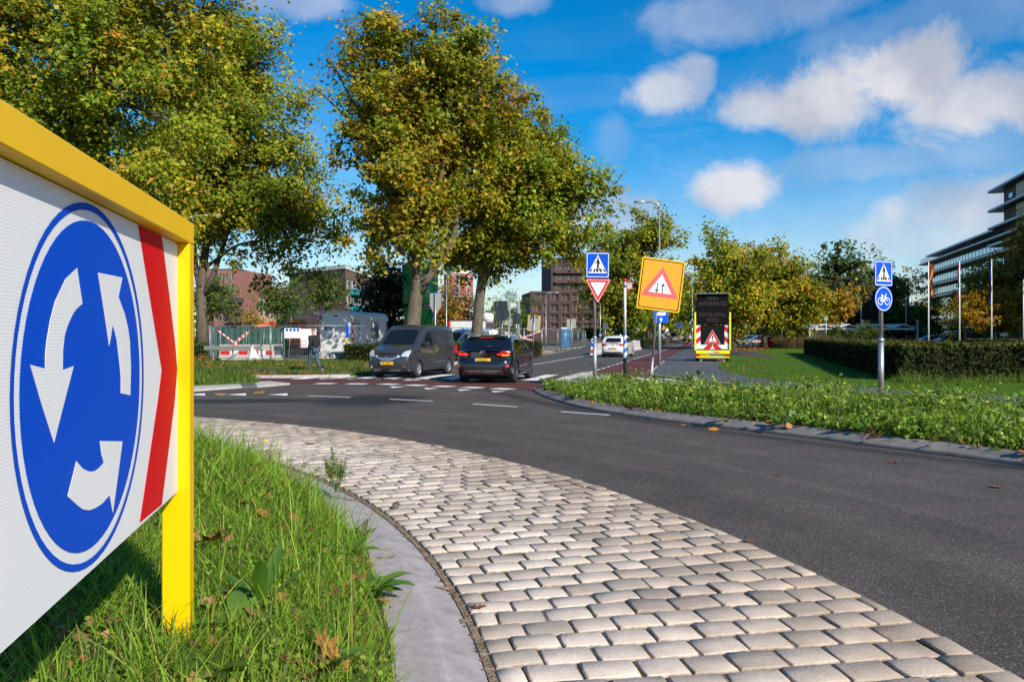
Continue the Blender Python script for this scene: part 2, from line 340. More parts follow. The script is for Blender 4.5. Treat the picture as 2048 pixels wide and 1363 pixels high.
sheet('cycle_lane', lane + lane_r + [G(*p)[:2] for p in [(1310, 755), (1350, 760), (1400, 765), (1460, 773), (1530, 783.5), (1600, 791.5), (1700, 799), (1800, 804.5), (1760, 806.2), (1620, 799.2), (1480, 790.2), (1340, 780.2), (1250, 774.6), (1244, 763), (1236, 756)]], .0065, M_red, kind='structure')

# ---- painted markings, each patch one object
def mark(pxs, z=.011, m=None, name='road_marking', label='white painted marking on the asphalt'):
    o = sheet(name, [G(*p, z) for p in pxs], z, m or M_white); o['kind'] = 'structure'; return o
def quadline(a, b, w, z=.011, m=None):
    a = np.array(a[:2]); b = np.array(b[:2]); t = (b - a) / np.linalg.norm(b - a); n = np.array((-t[1], t[0])) * w / 2
    o = sheet('road_marking', [a - n, b - n, b + n, a + n], z, m or M_white); o['kind'] = 'structure'; return o
for (x0, y0), (x1, y1) in [((300, 787), (340, 787.3)), ((616, 791.6), (701, 795.2)), ((780, 798.6), (865, 802.4)), ((946, 808.2), (1034, 814.2)), ((1122, 823.6), (1219, 830.6))]:
    quadline(G(x0, y0), G(x1, y1), .10)
for xs in (370, 452, 535):                                      # give-way teeth on the far side
    mark([(xs, 788.6), (xs + 40, 785.8), (xs + 40, 790.6)])
def along(line, s):
    d = 0
    for i in range(len(line) - 1):
        a = np.array(line[i][:2]); b = np.array(line[i + 1][:2]); l = np.linalg.norm(b - a)
        if d + l >= s: t = (b - a) / l; return a + t * (s - d), t
        d += l
    return b, t
far_l = [G(*p) for p in [(600, 757.0), (655, 757.1), (760, 757.8), (850, 758.6), (921, 760.4), (1000, 763)]]
near_l = [G(*p) for p in [(578, 766.6), (648, 767.2), (775, 768.4), (863, 771.8), (970, 776.2), (1060, 780.5)]]
for line, s0, n in ((far_l, 1.0, 7), (near_l, 1.15, 7)):
    for k in range(n):
        c, t = along(line, s0 + k * 1.02); nn = np.array((-t[1], t[0])); sh = nn * .27
        q = [c - t * .3 - sh * .9, c + t * .3 - sh * .9, c + t * .3 + sh * .9 + t * .05, c - t * .3 + sh * .9 + t * .05]
        o = sheet('road_marking', q, .011, M_white); o['kind'] = 'structure'
for k in range(4):                                              # give-way teeth in front of the cycle ring
    x = 779 + k * 67.6; y = 772.2 + k * 3.0
    mark([(x, y), (x + 32, y + .4), (x + 6, y + 3.0)])
for k in range(-1, 9):                                          # zebra bars, running with the street
    x0 = .30 - k * .98; y0 = 26.2 + .04 * k + (.55 if k > 4 else 0)
    a = (x0, y0); b = (x0 + .25 * 3.9, y0 + 3.9); o = sheet('road_marking', [a, (a[0] + .5, a[1]), (b[0] + .5, b[1]), b], .011, M_white); o['kind'] = 'structure'
mark([(1091, 764.5), (1108, 757), (1250, 762), (1254, 769), (1100, 766.6)], m=M_wornwhite, z=.013)
mark([(1128, 752.6), (1163, 744), (1178, 743.4), (1230, 754.8)], m=M_wornwhite, z=.013)
mark([(1128, 753.4), (1232, 755.4), (1244, 757.4), (1120, 754.8)], z=.013)
mark([(1258, 754.4), (1280, 755), (1432, 775), (1400, 776)], z=.013)
mark([(1256, 763), (1330, 768.4), (1400, 777), (1290, 776.5)], m=M_wornwhite, z=.013)
mark([(1315, 756.6), (1340, 757.2), (1452, 775), (1424, 774.6)], z=.013)
Y = 32.0; k = 0
while Y < 125:                                                   # broken edge line of the cycle lane
    quadline((dash_x(Y), Y), (dash_x(Y + .95), Y + .95), .13, z=.012); Y += 1.75
quadline((cen_x(36), 36), (cen_x(62), 62), .11, z=.004); quadline((cen_x(62) - .1, 62), (cen_x(75) - 1.2, 75), .11, z=.004); quadline((cen_x(60) + .35, 60), (cen_x(72) + .2, 72), .1, z=.004)
quadline((-2.2, 38), (1.3, 54.5), .12, z=.004); quadline((1.3, 54.5), (9.9, 102.6), .12, z=.004)
quadline((12.6, 92), (15.6, 104), .16, z=.004)
mark([(1314, 704), (1319, 703.4), (1322, 704.4), (1317, 705)], z=.012)

# ------------------------------------------------------------------ roundabout island: apron of cobbles, kerb, mound
CR = np.array((-12.10, 1.4)); R_GR, R_RIDGE, R_CI, R_CO = 11.74, 11.97, 12.20, 14.42
def pol(r, th, z=0.0): return (CR[0] + r * math.cos(th), CR[1] + r * math.sin(th), z)
def ring_sheet(name, r0, r1, a0, a1, z, m, n=120):
    b = MB()
    for i in range(n):
        t0 = a0 + (a1 - a0) * i / n; t1 = a0 + (a1 - a0) * (i + 1) / n
        b.face([pol(r0, t0, z), pol(r1, t0, z), pol(r1, t1, z), pol(r0, t1, z)])
    o = b.build(name, m); return o
apron = thing('roundabout_apron', 'apron of pale domed cobbles round the central island', 'pavement', pol(R_CI, 0)); apron['kind'] = 'structure'; del apron['category']
jb = MB()
for i in range(140):
    t0 = R(-9) + R(112) * i / 140; t1 = R(-9) + R(112) * (i + 1) / 140
    jb.face([pol(R_CI - .03, t0, .0215), pol(R_CO + .015, t0, .0215), pol(R_CO + .015, t1, .0215), pol(R_CI - .03, t1, .0215)])
jb.build('joint_bed', M_joint, apron, world=True)
def cobble_mat():
    m = bpy.data.materials.new('cobble'); m.use_nodes = True; nt = m.node_tree; N = nt.nodes; L = nt.links; b = N['Principled BSDF']; b.inputs['Roughness'].default_value = .8; b.inputs['Specular IOR Level'].default_value = .3
    ge = N.new('ShaderNodeNewGeometry'); pos = ge.outputs['Position']
    n = N.new('ShaderNodeTexNoise'); n.inputs['Scale'].default_value = 2.2; n.inputs['Detail'].default_value = 10; n.inputs['Roughness'].default_value = .75; L.new(pos, n.inputs['Vector'])
    r = N.new('ShaderNodeValToRGB'); L.new(n.outputs['Fac'], r.inputs[0]); e = r.color_ramp.elements; e[0].position = .3; e[0].color = (.44, .358, .28, 1); e[1].position = .62; e[1].color = (.66, .56, .465, 1)
    # long-settled road grime towards the carriageway edge of the apron
    vm = N.new('ShaderNodeVectorMath'); vm.operation = 'DISTANCE'; L.new(pos, vm.inputs[0]); vm.inputs[1].default_value = (CR[0], CR[1], 0)
    g = N.new('ShaderNodeMapRange'); L.new(vm.outputs['Value'], g.inputs[0]); g.inputs[1].default_value = 12.8; g.inputs[2].default_value = 14.3; g.inputs[3].default_value = 0; g.inputs[4].default_value = .7
    mg = N.new('ShaderNodeMix'); mg.data_type = 'RGBA'; mg.blend_type = 'MULTIPLY'; L.new(g.outputs[0], mg.inputs[0]); L.new(r.outputs[0], mg.inputs[6]); mg.inputs[7].default_value = (.62, .55, .48, 1)
    at = N.new('ShaderNodeAttribute'); at.attribute_name = 'tint'; sp = N.new('ShaderNodeSeparateColor'); L.new(at.outputs['Color'], sp.inputs[0])
    oi = N.new('ShaderNodeObjectInfo'); rv = N.new('ShaderNodeMath'); rv.operation = 'ADD'; L.new(sp.outputs[1], rv.inputs[0]); L.new(oi.outputs['Random'], rv.inputs[1])
    fr = N.new('ShaderNodeMath'); fr.operation = 'FRACT'; L.new(rv.outputs[0], fr.inputs[0])
    br = N.new('ShaderNodeMapRange'); L.new(fr.outputs[0], br.inputs[0]); br.inputs[3].default_value = .66; br.inputs[4].default_value = 1.14
    mb = N.new('ShaderNodeMix'); mb.data_type = 'RGBA'; mb.blend_type = 'MULTIPLY'; mb.inputs[0].default_value = 1; L.new(mg.outputs[2], mb.inputs[6]); L.new(br.outputs[0], mb.inputs[7])
    n2 = N.new('ShaderNodeTexNoise'); n2.inputs['Scale'].default_value = 34; n2.inputs['Detail'].default_value = 6; L.new(pos, n2.inputs['Vector'])
    ed = N.new('ShaderNodeMath'); ed.operation = 'MULTIPLY_ADD'; L.new(n2.outputs['Fac'], ed.inputs[0]); ed.inputs[1].default_value = .8; L.new(sp.outputs[0], ed.inputs[2])
    er = N.new('ShaderNodeMapRange'); er.interpolation_type = 'SMOOTHSTEP'; L.new(ed.outputs[0], er.inputs[0]); er.inputs[1].default_value = .95; er.inputs[2].default_value = 1.5
    me_ = N.new('ShaderNodeMix'); me_.data_type = 'RGBA'; L.new(er.outputs[0], me_.inputs[0]); L.new(mb.outputs[2], me_.inputs[6]); me_.inputs[7].default_value = (.20, .155, .095, 1)
    v = N.new('ShaderNodeTexVoronoi'); v.inputs['Scale'].default_value = 110; L.new(pos, v.inputs['Vector'])
    pit = N.new('ShaderNodeMapRange'); L.new(v.outputs['Distance'], pit.inputs[0]); pit.inputs[1].default_value = .0; pit.inputs[2].default_value = .30; pit.inputs[3].default_value = .55; pit.inputs[4].default_value = 1
    mp = N.new('ShaderNodeMix'); mp.data_type = 'RGBA'; mp.blend_type = 'MULTIPLY'; mp.inputs[0].default_value = .8; L.new(me_.outputs[2], mp.inputs[6]); L.new(pit.outputs[0], mp.inputs[7])
    L.new(mp.outputs[2], b.inputs['Base Color'])
    bn = N.new('ShaderNodeTexNoise'); bn.inputs['Scale'].default_value = 60; bn.inputs['Detail'].default_value = 8; L.new(pos, bn.inputs['Vector'])
    bp = N.new('ShaderNodeBump'); bp.inputs['Strength'].default_value = .55; bp.inputs['Distance'].default_value = .006; L.new(bn.outputs['Fac'], bp.inputs['Height']); L.new(bp.outputs[0], b.inputs['Normal'])
    return m
M_cob = cobble_mat()
rng = np.random.default_rng(11)
def cobble_template(seed):
    r = np.random.default_rng(seed); q = np.array([-1, -.965, -.88, 0, .88, .965, 1.0]); V = []; E = []
    for i, u in enumerate(q):
        for j, v in enumerate(q):
            d = max(abs(u), abs(v)); x, y = u, v
            if abs(u) > .7 and abs(v) > .7: k = 1 - .09 * (min(abs(u), abs(v)) - .6); x *= k; y *= k
            z = {1.0: -.016, .96: -.005, .97: -.005, .88: -.0008, 0: .0025}[round(d, 2) if d > 0 else 0]
            if abs(u) > .9 and abs(v) > .9: z -= .006
            V.append((x * .5 + r.normal(0, .006), y * .5 + r.normal(0, .008), z + r.normal(0, .0012))); E.append((1.0 if d > .98 else .75 if d > .9 else .22 if d > .7 else 0.0))
    n = len(q); Fq = [(i * n + j, (i + 1) * n + j, (i + 1) * n + j + 1, i * n + j + 1) for i in range(n - 1) for j in range(n - 1)]
    return np.array(V), np.array(E), np.array(Fq)
temps = [cobble_template(s) for s in range(6)]
tmesh = []
for k, (V, E_, Fq) in enumerate(temps):
    o = np_mesh('cobble', V, Fq, M_cob, colors=np.c_[E_, np.full(len(E_), k / 6), 0 * E_], smooth=True); tmesh.append(o.data); bpy.data.objects.remove(o)
stones = []
th = R(-8); row = 0
while th < R(100):
    dth = .190 / 13.2 * rng.uniform(.94, 1.06); r0 = R_CI + .005; first = True
    while r0 < R_CO - .05:
        ln = (.125 if (first and row % 2) else .240 * rng.uniform(.9, 1.1)); first = False
        if r0 + ln > R_CO - .06: ln = R_CO - r0
        rm = r0 + ln / 2; wob = .010 * math.sin(rm * 5 + row * .4)
        stones.append((rm, th + dth / 2 + wob / rm, ln - .006, dth * rm - .006, rng.normal(0, .003), rng.normal(0, .025), rng.normal(0, .012), rng.normal(0, .02), rng.integers(6)))
        r0 += ln
    th += dth; row += 1
def stone_pos(s): p = pol(s[0], s[1]); return p[0], p[1]
def stone_key(s):
    x, y = stone_pos(s)
    if y < 2.6: return 1e9
    px = CX + x / y * FPX; return (x * x + y * y) + (1e6 if not (-80 < px < 2150) else 0)
stones.sort(key=stone_key)
for s in stones[:300]:
    x, y = stone_pos(s); o = link_mesh('cobble', tmesh[s[8]], apron); o.location = (x - apron.location.x, y - apron.location.y, .036 + s[4])
    o.rotation_euler = (s[6], s[7], s[1] + s[5]); o.scale = (s[2], s[3], 1)
VV = []; FF = []; CC = []; b0 = 0
for s in stones[300:]:
    V, E_, Fq = temps[s[8]]; x, y = stone_pos(s); a = s[1] + s[5]; ca, sa = math.cos(a), math.sin(a)
    vx = V[:, 0] * s[2]; vy = V[:, 1] * s[3]; vz = V[:, 2] + .036 + s[4] + vx * -math.sin(s[7]) + vy * math.sin(s[6])
    VV.append(np.c_[vx * ca - vy * sa + x - apron.location.x, vx * sa + vy * ca + y - apron.location.y, vz]); FF.append(Fq + b0); CC.append(np.c_[E_, np.full(len(E_), rng.random()), 0 * E_]); b0 += len(V)
o = np_mesh('distant_cobbles', np.concatenate(VV), np.concatenate(FF), M_cob, parent=apron, colors=np.concatenate(CC), smooth=True); o['kind'] = 'stuff'

kb = MB(); kb.smooth = False; NK = 260; prof = [(R_CI - .012, -.02), (R_CI - .02, .012), (R_CI - .05, .018), (R_RIDGE + .03, .052), (R_RIDGE + .012, .060), (R_RIDGE - .012, .064), (R_GR + .02, .070), (R_GR - .02, .02)]
vs = []; fs = []
for i in range(NK + 1):
    t = R(-9) + R(112) * i / NK; w = .002 * math.sin(i * 1.7) + .003 * math.sin(i * .61)
    vs += [pol(r + w * (1 if k < 2 else 0), t, z) for k, (r, z) in enumerate(prof)]
n = len(prof); fs = [(i * n + k, i * n + k + 1, (i + 1) * n + k + 1, (i + 1) * n + k) for i in range(NK) for k in range(n - 1)]
kb.add(vs, fs); kerb_in = kb.build('kerb', M_conc); kerb_in['kind'] = 'structure'
# dirt that has crept over the kerb foot
db = MB()
for (px, py, rx, ry, sd_) in [(905, 1172, .10, .045, 1), (950, 1235, .09, .03, 2), (1010, 1330, .10, .05, 3), (775, 1125, .06, .03, 4), (870, 1090, .07, .035, 5), (690, 1000, .12, .05, 6)]:
    c = G(px, py, .03); rr = random.Random(sd_); nn = 14
    th0 = math.atan2(c[1] - CR[1], c[0] - CR[0]); r0 = math.hypot(c[0] - CR[0], c[1] - CR[1])
    pts = []
    for k in range(nn):
        a = 2 * math.pi * k / nn; q = rr.uniform(.7, 1.2); r_ = r0 + rx * q * math.cos(a); t_ = th0 + ry * q * math.sin(a) / r0
        z = np.interp(-r_, [-R_CI, -(R_CI - .05), -(R_RIDGE + .035), -R_RIDGE, -R_GR], [.012, .018, .052, .063, .070]) + .005; pts.append(pol(r_, t_, z))
    db.add(pts + [pol(r0, th0, float(np.interp(-r0, [-R_CI, -(R_CI - .05), -(R_RIDGE + .035), -R_RIDGE, -R_GR], [.012, .018, .052, .063, .070])) + .012)], [(k, (k + 1) % nn, nn) for k in range(nn)])
o = db.build('dirt_on_kerb', M_joint); tag(o, 'brown dirt washed over the foot of the grey kerb', None, kind='stuff')

def mound_z(x, y):
    d = R_GR - np.hypot(np.asarray(x) - CR[0], np.asarray(y) - CR[1])
    return np.where(d > 0, .055 + .36 * (1 - np.exp(-np.maximum(d, 0) / .45)) + .02 * np.sin(np.asarray(x) * 5.1) * np.sin(np.asarray(y) * 4.3) * np.clip(d, 0, 1), .06)
NR, NT = 26, 110; rr = np.concatenate([R_GR - np.linspace(0, 1, 14) ** 1.5 * 1.6, np.linspace(9.8, .2, 12)]); tt = np.linspace(R(-60), R(140), NT)
VX = CR[0] + rr[:, None] * np.cos(tt)[None]; VY = CR[1] + rr[:, None] * np.sin(tt)[None]; VZ = mound_z(VX, VY)
V = np.c_[VX.ravel(), VY.ravel(), VZ.ravel()]; Fq = [(i * NT + j, i * NT + j + 1, (i + 1) * NT + j + 1, (i + 1) * NT + j) for i in range(NR - 1) for j in range(NT - 1)]
o = np_mesh('island_soil', V, Fq, M_soil, smooth=True); o['kind'] = 'structure'

# ------------------------------------------------------------------ right-hand island with its kerb stones
kerb_px = [(1066, 780.5), (1072, 785.5), (1086, 792.5), (1110, 801.5), (1160, 815), (1230, 827.5), (1300, 838), (1400, 850.5), (1500, 862), (1620, 876), (1750, 893), (1900, 911.5), (2048, 932), (2300, 976), (2700, 1065)]
kerb_line = [p[:2] for p in spline([G(*p) for p in kerb_px], 8)]
isl_back = [G(*p)[:2] for p in [(1072, 780.3), (1110, 782.3), (1200, 786.3), (1340, 793.6), (1480, 803.6), (1620, 812.6), (1760, 821.6), (1900, 828.6), (2048, 837.5), (2300, 855), (2700, 890)]]
kset = thing('island_kerb', 'grey concrete kerb stones edging the weedy traffic island', 'kerb', (*kerb_line[0], 0)); kset['kind'] = 'structure'; del kset['category']
def kerb_run(line, parent, seg, h, w, m, dirn=1, name='kerb_stone', slope=.10, start=0.0):
    tot = sum(np.linalg.norm(np.subtract(line[i + 1], line[i])) for i in range(len(line) - 1)); s = start
    while s < tot - .05:
        e = min(s + seg, tot); b = MB(); pts = [along(line, s + .006 + (e - s - .012) * k / 4) for k in range(5)]; vs = []
        for c, t in pts:
            nn = np.array((-t[1], t[0])) * dirn
            for off, z in ((0, -.03), (0, .02), (.012, .045), (slope, h - .008), (slope + .02, h), (w, h), (w, -.03)):
                q = c + nn * off; vs.append((q[0], q[1], z))
        k = 7; fs = [(i * k + j, i * k + j + 1, (i + 1) * k + j + 1, (i + 1) * k + j) for i in range(4) for j in range(k - 1)] + [tuple(range(k))[::-1], tuple(4 * k + j for j in range(k))]
        b.add(vs, fs); b.build(name, m, parent, world=True); s = e
kerb_run(kerb_line, kset, 1.0, .125, .33, M_concdark, 1, slope=.20)
inner = offset_line(kerb_line, .30)
isl_poly = inner + isl_back[::-1]
sheet('island_soil', isl_poly, .10, M_soil, kind='structure', thick=.12)

# footpath of grey tiles, lawn, verges
path_in = [p[:2] for p in [(dash_x(190) + 2.05, 190), (dash_x(110) + 2.05, 110), (dash_x(60) + 2.05, 60), (dash_x(45) + 2.1, 45)]] + [G(*p)[:2] for p in [(1322, 727), (1307, 738), (1297, 748), (1311, 753.2), (1350, 758.4), (1400, 763.4), (1460, 771.4), (1530, 781.6), (1600, 789.6), (1700, 797.2), (1800, 803), (1900, 808), (2048, 815), (2300, 828), (2600, 842)]]
path_out = [(dash_x(190) + 4.4, 190), (dash_x(110) + 4.4, 110), (dash_x(60) + 5.2, 60)] + [G(*p)[:2] for p in [(1443, 722), (1437, 733), (1441, 740), (1458, 748), (1500, 757), (1560, 765), (1640, 771), (1760, 781), (1900, 790), (2048, 799), (2300, 812), (2600, 828)]]
pth = thing('footpath', 'grey tiled footpath curving past the lawn', 'path', (8, 30, 0)); pth['kind'] = 'structure'; del pth['category']
b = MB(); b.prism(path_in + path_out[::-1], -.02, .045, lambda u, v, d: (u, v, d)); b.build('tile_bed', M_joint, pth, world=True)
# single tiles where they can be told apart, the rest of the pavement laid as one mass
pp = path_in + path_out[::-1]; ang = math.atan(S_DX); ca, sa = math.cos(-ang), math.sin(-ang); T = .30; tiles = []
for i in range(-40, 150):
    for j in range(-10, 330):
        u = i * T + (T / 2 if j % 2 else 0); v = j * T; x = 4 + u * ca - v * sa; y = 12 + u * sa + v * ca
        tiles.append((x, y))
ta = np.array(tiles); ok = inside(ta[:, 0], ta[:, 1], pp); ta = ta[ok]; ta = ta[ta[:, 1] > 12]
vis = (ta[:, 0] / ta[:, 1] * FPX + CX < 2120) & (ta[:, 1] < 95); ta = ta[vis]; ta = ta[np.argsort(ta[:, 1])]
tb = MB(); tb.box((0, 0, 0), (T - .008, T - .008, .03), bev=.004)
tile_me = None; near_t = ta[:260]; far_t = ta[260:]
for x, y in near_t:
    if tile_me is None: o = tb.build('paving_tile', M_tile, pth); tile_me = o.data
    else: o = link_mesh('paving_tile', tile_me, pth)
    o.location = (x - 8, y - 30, .045 + rng.normal(0, .0025)); o.rotation_euler = (rng.normal(0, .006), rng.normal(0, .006), -ang)
h = (T - .008) / 2; VV = []; FF = []
for k, (x, y) in enumerate(far_t):
    z = .06 + rng.normal(0, .0025)
    for dx, dy in ((-h, -h), (h, -h), (h, h), (-h, h)): VV.append((x + dx * ca - dy * sa - 8, y + dx * sa + dy * ca - 30, z))
    FF.append((4 * k, 4 * k + 1, 4 * k + 2, 4 * k + 3))
o = np_mesh('distant_paving_tiles', VV, FF, M_tile, parent=pth); o['kind'] = 'stuff'
pk = thing('footpath_kerb', 'low grey kerb between footpath and red cycle path', 'kerb', (7, 28, 0)); pk['kind'] = 'structure'; del pk['category']
kerb_run([p for p in path_in[3:-1]], pk, 1.0, .075, .12, M_conc, 1, slope=.02)
lawn_poly = path_out[1:][::1] + [(60, 14), (75, 98), (30, 98)]
sheet('lawn', [(x + .02, y) for x, y in path_out[2:]] + [(60, 12), (75, 98), (32, 98), (24, 80)], .05, M_lawn, kind='structure', thick=.09)

# ---- left side: kerbs, verges, path
kl = thing('crossing_kerb', 'pale concrete kerb round the grass tip left of the crossing', 'kerb', G(480, 769)); kl['kind'] = 'structure'; del kl['category']
for pxs, m in (([(240, 782), (240, 775.5), (388, 771.6), (479, 766.8), (484, 772.0), (388, 778.6)], M_conc2), ([(479.6, 766.8), (508, 766.2), (514, 771.2), (484.6, 772.0)], M_tile), ([(508.6, 766.2), (521, 762), (540, 761.8), (580, 765.6), (514.6, 771.2)], M_conc2)):
    b = MB(); b.prism([G(*p, .05)[:2] for p in pxs], -.02, .05, lambda u, v, d: (u, v, d)); b.build('kerb_stone', m, kl, world=True)
sheet('verge', [G(*p, .05)[:2] for p in [(200, 742), (388, 743.6), (470, 749.8), (505, 759), (520, 762), (508, 766.2), (388, 771.6), (200, 778)]], .085, M_verge, kind='structure', thick=.1)
k2 = thing('verge_kerb', 'grey kerb between grass strip and red cycle path', 'kerb', G(600, 755)); k2['kind'] = 'structure'; del k2['category']
kerb_run([G(*p)[:2] for p in [(484, 756), (560, 755.8), (640, 755), (701, 753.6)]], k2, 1.0, .10, .3, M_conc, 1, slope=.04)
sheet('verge_strip', [G(*p)[:2] for p in [(486, 755.4), (560, 755), (640, 754.4), (701, 753.0), (744, 750), (748, 747), (690, 746.4), (600, 745.4), (388, 743), (388, 744), (460, 749)]], .06, M_verge, kind='structure', thick=.1)
sheet('path', [G(*p)[:2] for p in [(200, 737), (388, 737.6), (500, 738), (690, 741), (775, 744.5), (775, 749), (700, 747), (600, 745.5), (388, 743), (200, 742)]], .012, M_asph2, kind='structure')
sheet('grass_bank', [G(*p)[:2] for p in [(100, 737), (388, 737.5), (500, 737.9), (690, 740.8), (750, 743), (756, 738)]] + [(-7.2, 38), (-3.2, 42), (1.0, 57), (.2, 57), (-6, 45.5), (-14, 46.5), (-20, 46.5), (-26, 50), (-40, 50)], .05, M_verge, kind='structure', thick=.1)
k3 = thing('street_kerb', 'leaf strewn kerb along the left edge of the street', 'kerb', (-3, 38, 0)); k3['kind'] = 'structure'; del k3['category']
kerb_run([(-5.3, 32.5), (-4.3, 35.5), (-3.2, 40), (1.0, 56.5), (5.0, 79), (9.4, 101)], k3, 1.0, .11, .14, M_conc2, 1, slope=.02)
sheet('parking_ground', [(24, 99), (95, 99), (120, 190), (40, 190), (26, 120)], -.01, M_asph2, kind='structure')
sheet('works_ground', [(-70, 47), (-21, 47), (-6, 46), (.6, 57.5), (5, 80), (9, 101), (-2, 125), (-80, 130)], -.02, mat('trodden_sand', (.20, .16, .115), .95, var=.35, vscale=1.2, bump=.7, bscale=9), kind='structure')

# ------------------------------------------------------------------ sign materials and helpers
M_yel = mat('yellow_powder_coat', (.80, .47, .0), .42, var=.05, vscale=3, spec=.2)
M_galv = mat('galvanised_steel', (.45, .47, .48), .42, .75, var=.18, vscale=30, bump=.1, bscale=90)
M_alu = mat('sign_back_aluminium', (.30, .30, .27), .55, .3, var=.06, vscale=6)
M_sblue = mat('sign_blue', (.003, .075, .52), .45, spec=.2, var=.06, vscale=2.5); M_swhite = mat('sign_white', (.78, .78, .78), .4, var=.05, vscale=3)
M_sred = mat('sign_red', (.60, .012, .018), .4, var=.05, vscale=3); M_black = mat('sign_black', (.010, .010, .011), .5, spec=.12)
M_sorange = mat('sign_amber', (.80, .31, .0), .42, var=.05, vscale=5); M_pinkred = mat('sign_fluorescent_red', (.82, .10, .10), .4); M_dgrey = mat('dark_grey_print', (.06, .065, .07), .5)
M_edge = mat('sign_edge', (.10, .12, .2), .5)
def rrect(w, h, r, n=4, cx=0, cy=0):
    o = []
    for sx, sy, a0 in ((1, 1, 0), (-1, 1, 90), (-1, -1, 180), (1, -1, 270)):
        for k in range(n + 1):
            a = R(a0 + 90 * k / n); o.append((cx + sx * (w / 2 - r) + r * math.cos(a), cy + sy * (h / 2 - r) + r * math.sin(a)))
    return o
def circ(r, n=36, cx=0, cy=0): return [(cx + r * math.cos(2 * math.pi * k / n), cy + r * math.sin(2 * math.pi * k / n)) for k in range(n)]
def rpoly(pts, r, n=4):
    o = []; N_ = len(pts)
    for i in range(N_):
        p = np.array(pts[i], float); a = np.array(pts[i - 1], float) - p; c = np.array(pts[(i + 1) % N_], float) - p; a /= np.linalg.norm(a); c /= np.linalg.norm(c)
        q = r / math.tan(math.acos(np.clip(a @ c, -1, 1)) / 2); A = p + a * q; C = p + c * q
        for k in range(n + 1):
            t = k / n; o.append(tuple((1 - t) ** 2 * A + 2 * t * (1 - t) * p + t * t * C))
    return o
class Face:
    """a flat sign plate: u to the viewer's right, v up, d out of the face"""
    def __init__(s, parent, c, yaw=0.0, roll=0.0):
        # yaw 0 faces the camera side (-Y); positive turns the face towards +X
        M = Matrix.Rotation(yaw, 4, 'Z') @ Matrix.Rotation(R(90), 4, 'X') @ Matrix.Rotation(-roll, 4, 'Z'); M.translation = Vector(c) - Vector(parent.location); s.M = M; s.p = parent
    def pl(s, name, poly, d0, d1, m, parent=None):
        b = MB(); b.prism(poly, d0, d1, lambda u, v, d: tuple(s.M @ Vector((u, v, d)))); return b.build(name, m, parent or s.p)
    def ringpl(s, name, outer, inner, d, m):
        b = MB(); n = len(outer); fn = lambda u, v, d_: tuple(s.M @ Vector((u, v, d_))); vs = [fn(*p, d) for p in outer] + [fn(*p, d) for p in inner]
        b.add(vs, [(i, (i + 1) % n, n + (i + 1) % n, n + i) for i in range(n)]); return b.build(name, m, s.p)
    def tx(s, body, u, v, d, size, m, xs=1.0, name='lettering', align='CENTER'):
        o = text(name, body, size, m, s.p, align=align); o.matrix_local = s.M @ Matrix.Translation((u, v, d)); o.scale = (xs, 1, 1); return o
def scl(poly, k, cx=0, cy=0): return [(cx + (x - cx) * k, cy + (y - cy) * k) for x, y in poly]

# ------------------------------------------------------------------ foreground: roundabout board in its yellow frame
e_ = np.array((-293.0, 1593.0)); e_ /= np.linalg.norm(e_); n_ = np.array((e_[1], -e_[0]))      # along the board (away), face normal
BO = np.array((-.3992 * 3.1, 3.1))                                                          # far outer front corner of the frame
def bp(s, q, z):                                                                            # s back towards the camera, q behind the front of the frame
    p = BO - e_ * s - n_ * q; return (p[0], p[1], z)
PREC, PD = .043, .10
def PS(x, y, q=PREC):
    u = (x - CX) / FPX; O = BO - n_ * q; s = (u * O[1] - O[0]) / (-e_[0] + e_[1] * u); t = O[1] - e_[1] * s; return s, HC + (HY - y) / FPX * t
brd = thing('roundabout_sign', 'large white roundabout board with blue arrow disc in a yellow frame', 'traffic sign', (*bp(.04, .05, 0)[:2], .30))
ZT, ZB, SL = 1.934, 1.85, 2.36
def fbox(name, s0, s1, q0, q1, z0, z1, m, bev=.004):
    b = MB(); c = bp((s0 + s1) / 2, (q0 + q1) / 2, (z0 + z1) / 2); b.box(c, (abs(q1 - q0), abs(s1 - s0), abs(z1 - z0)), rz=math.atan2(-e_[0], e_[1]), bev=bev); return b.build(name, m, brd, world=True)
fbox('post', 0, .08, 0, PD, .05, ZB - .001, M_yel); fbox('post', SL, SL + .08, 0, PD, .05, ZB - .001, M_yel); fbox('top_beam', 0, SL + .08, 0, PD, ZB, ZT, M_yel)
b = MB(); c0 = bp(.002, .05, ZT)
b.box((bp(.04, .05, 0)[0], bp(.04, .05, 0)[1], ZT + .004), (.1, .08, .006), rz=math.atan2(-e_[0], e_[1])); b.build('end_cap', mat('black_plastic', (.015, .015, .016), .5), brd, world=True)
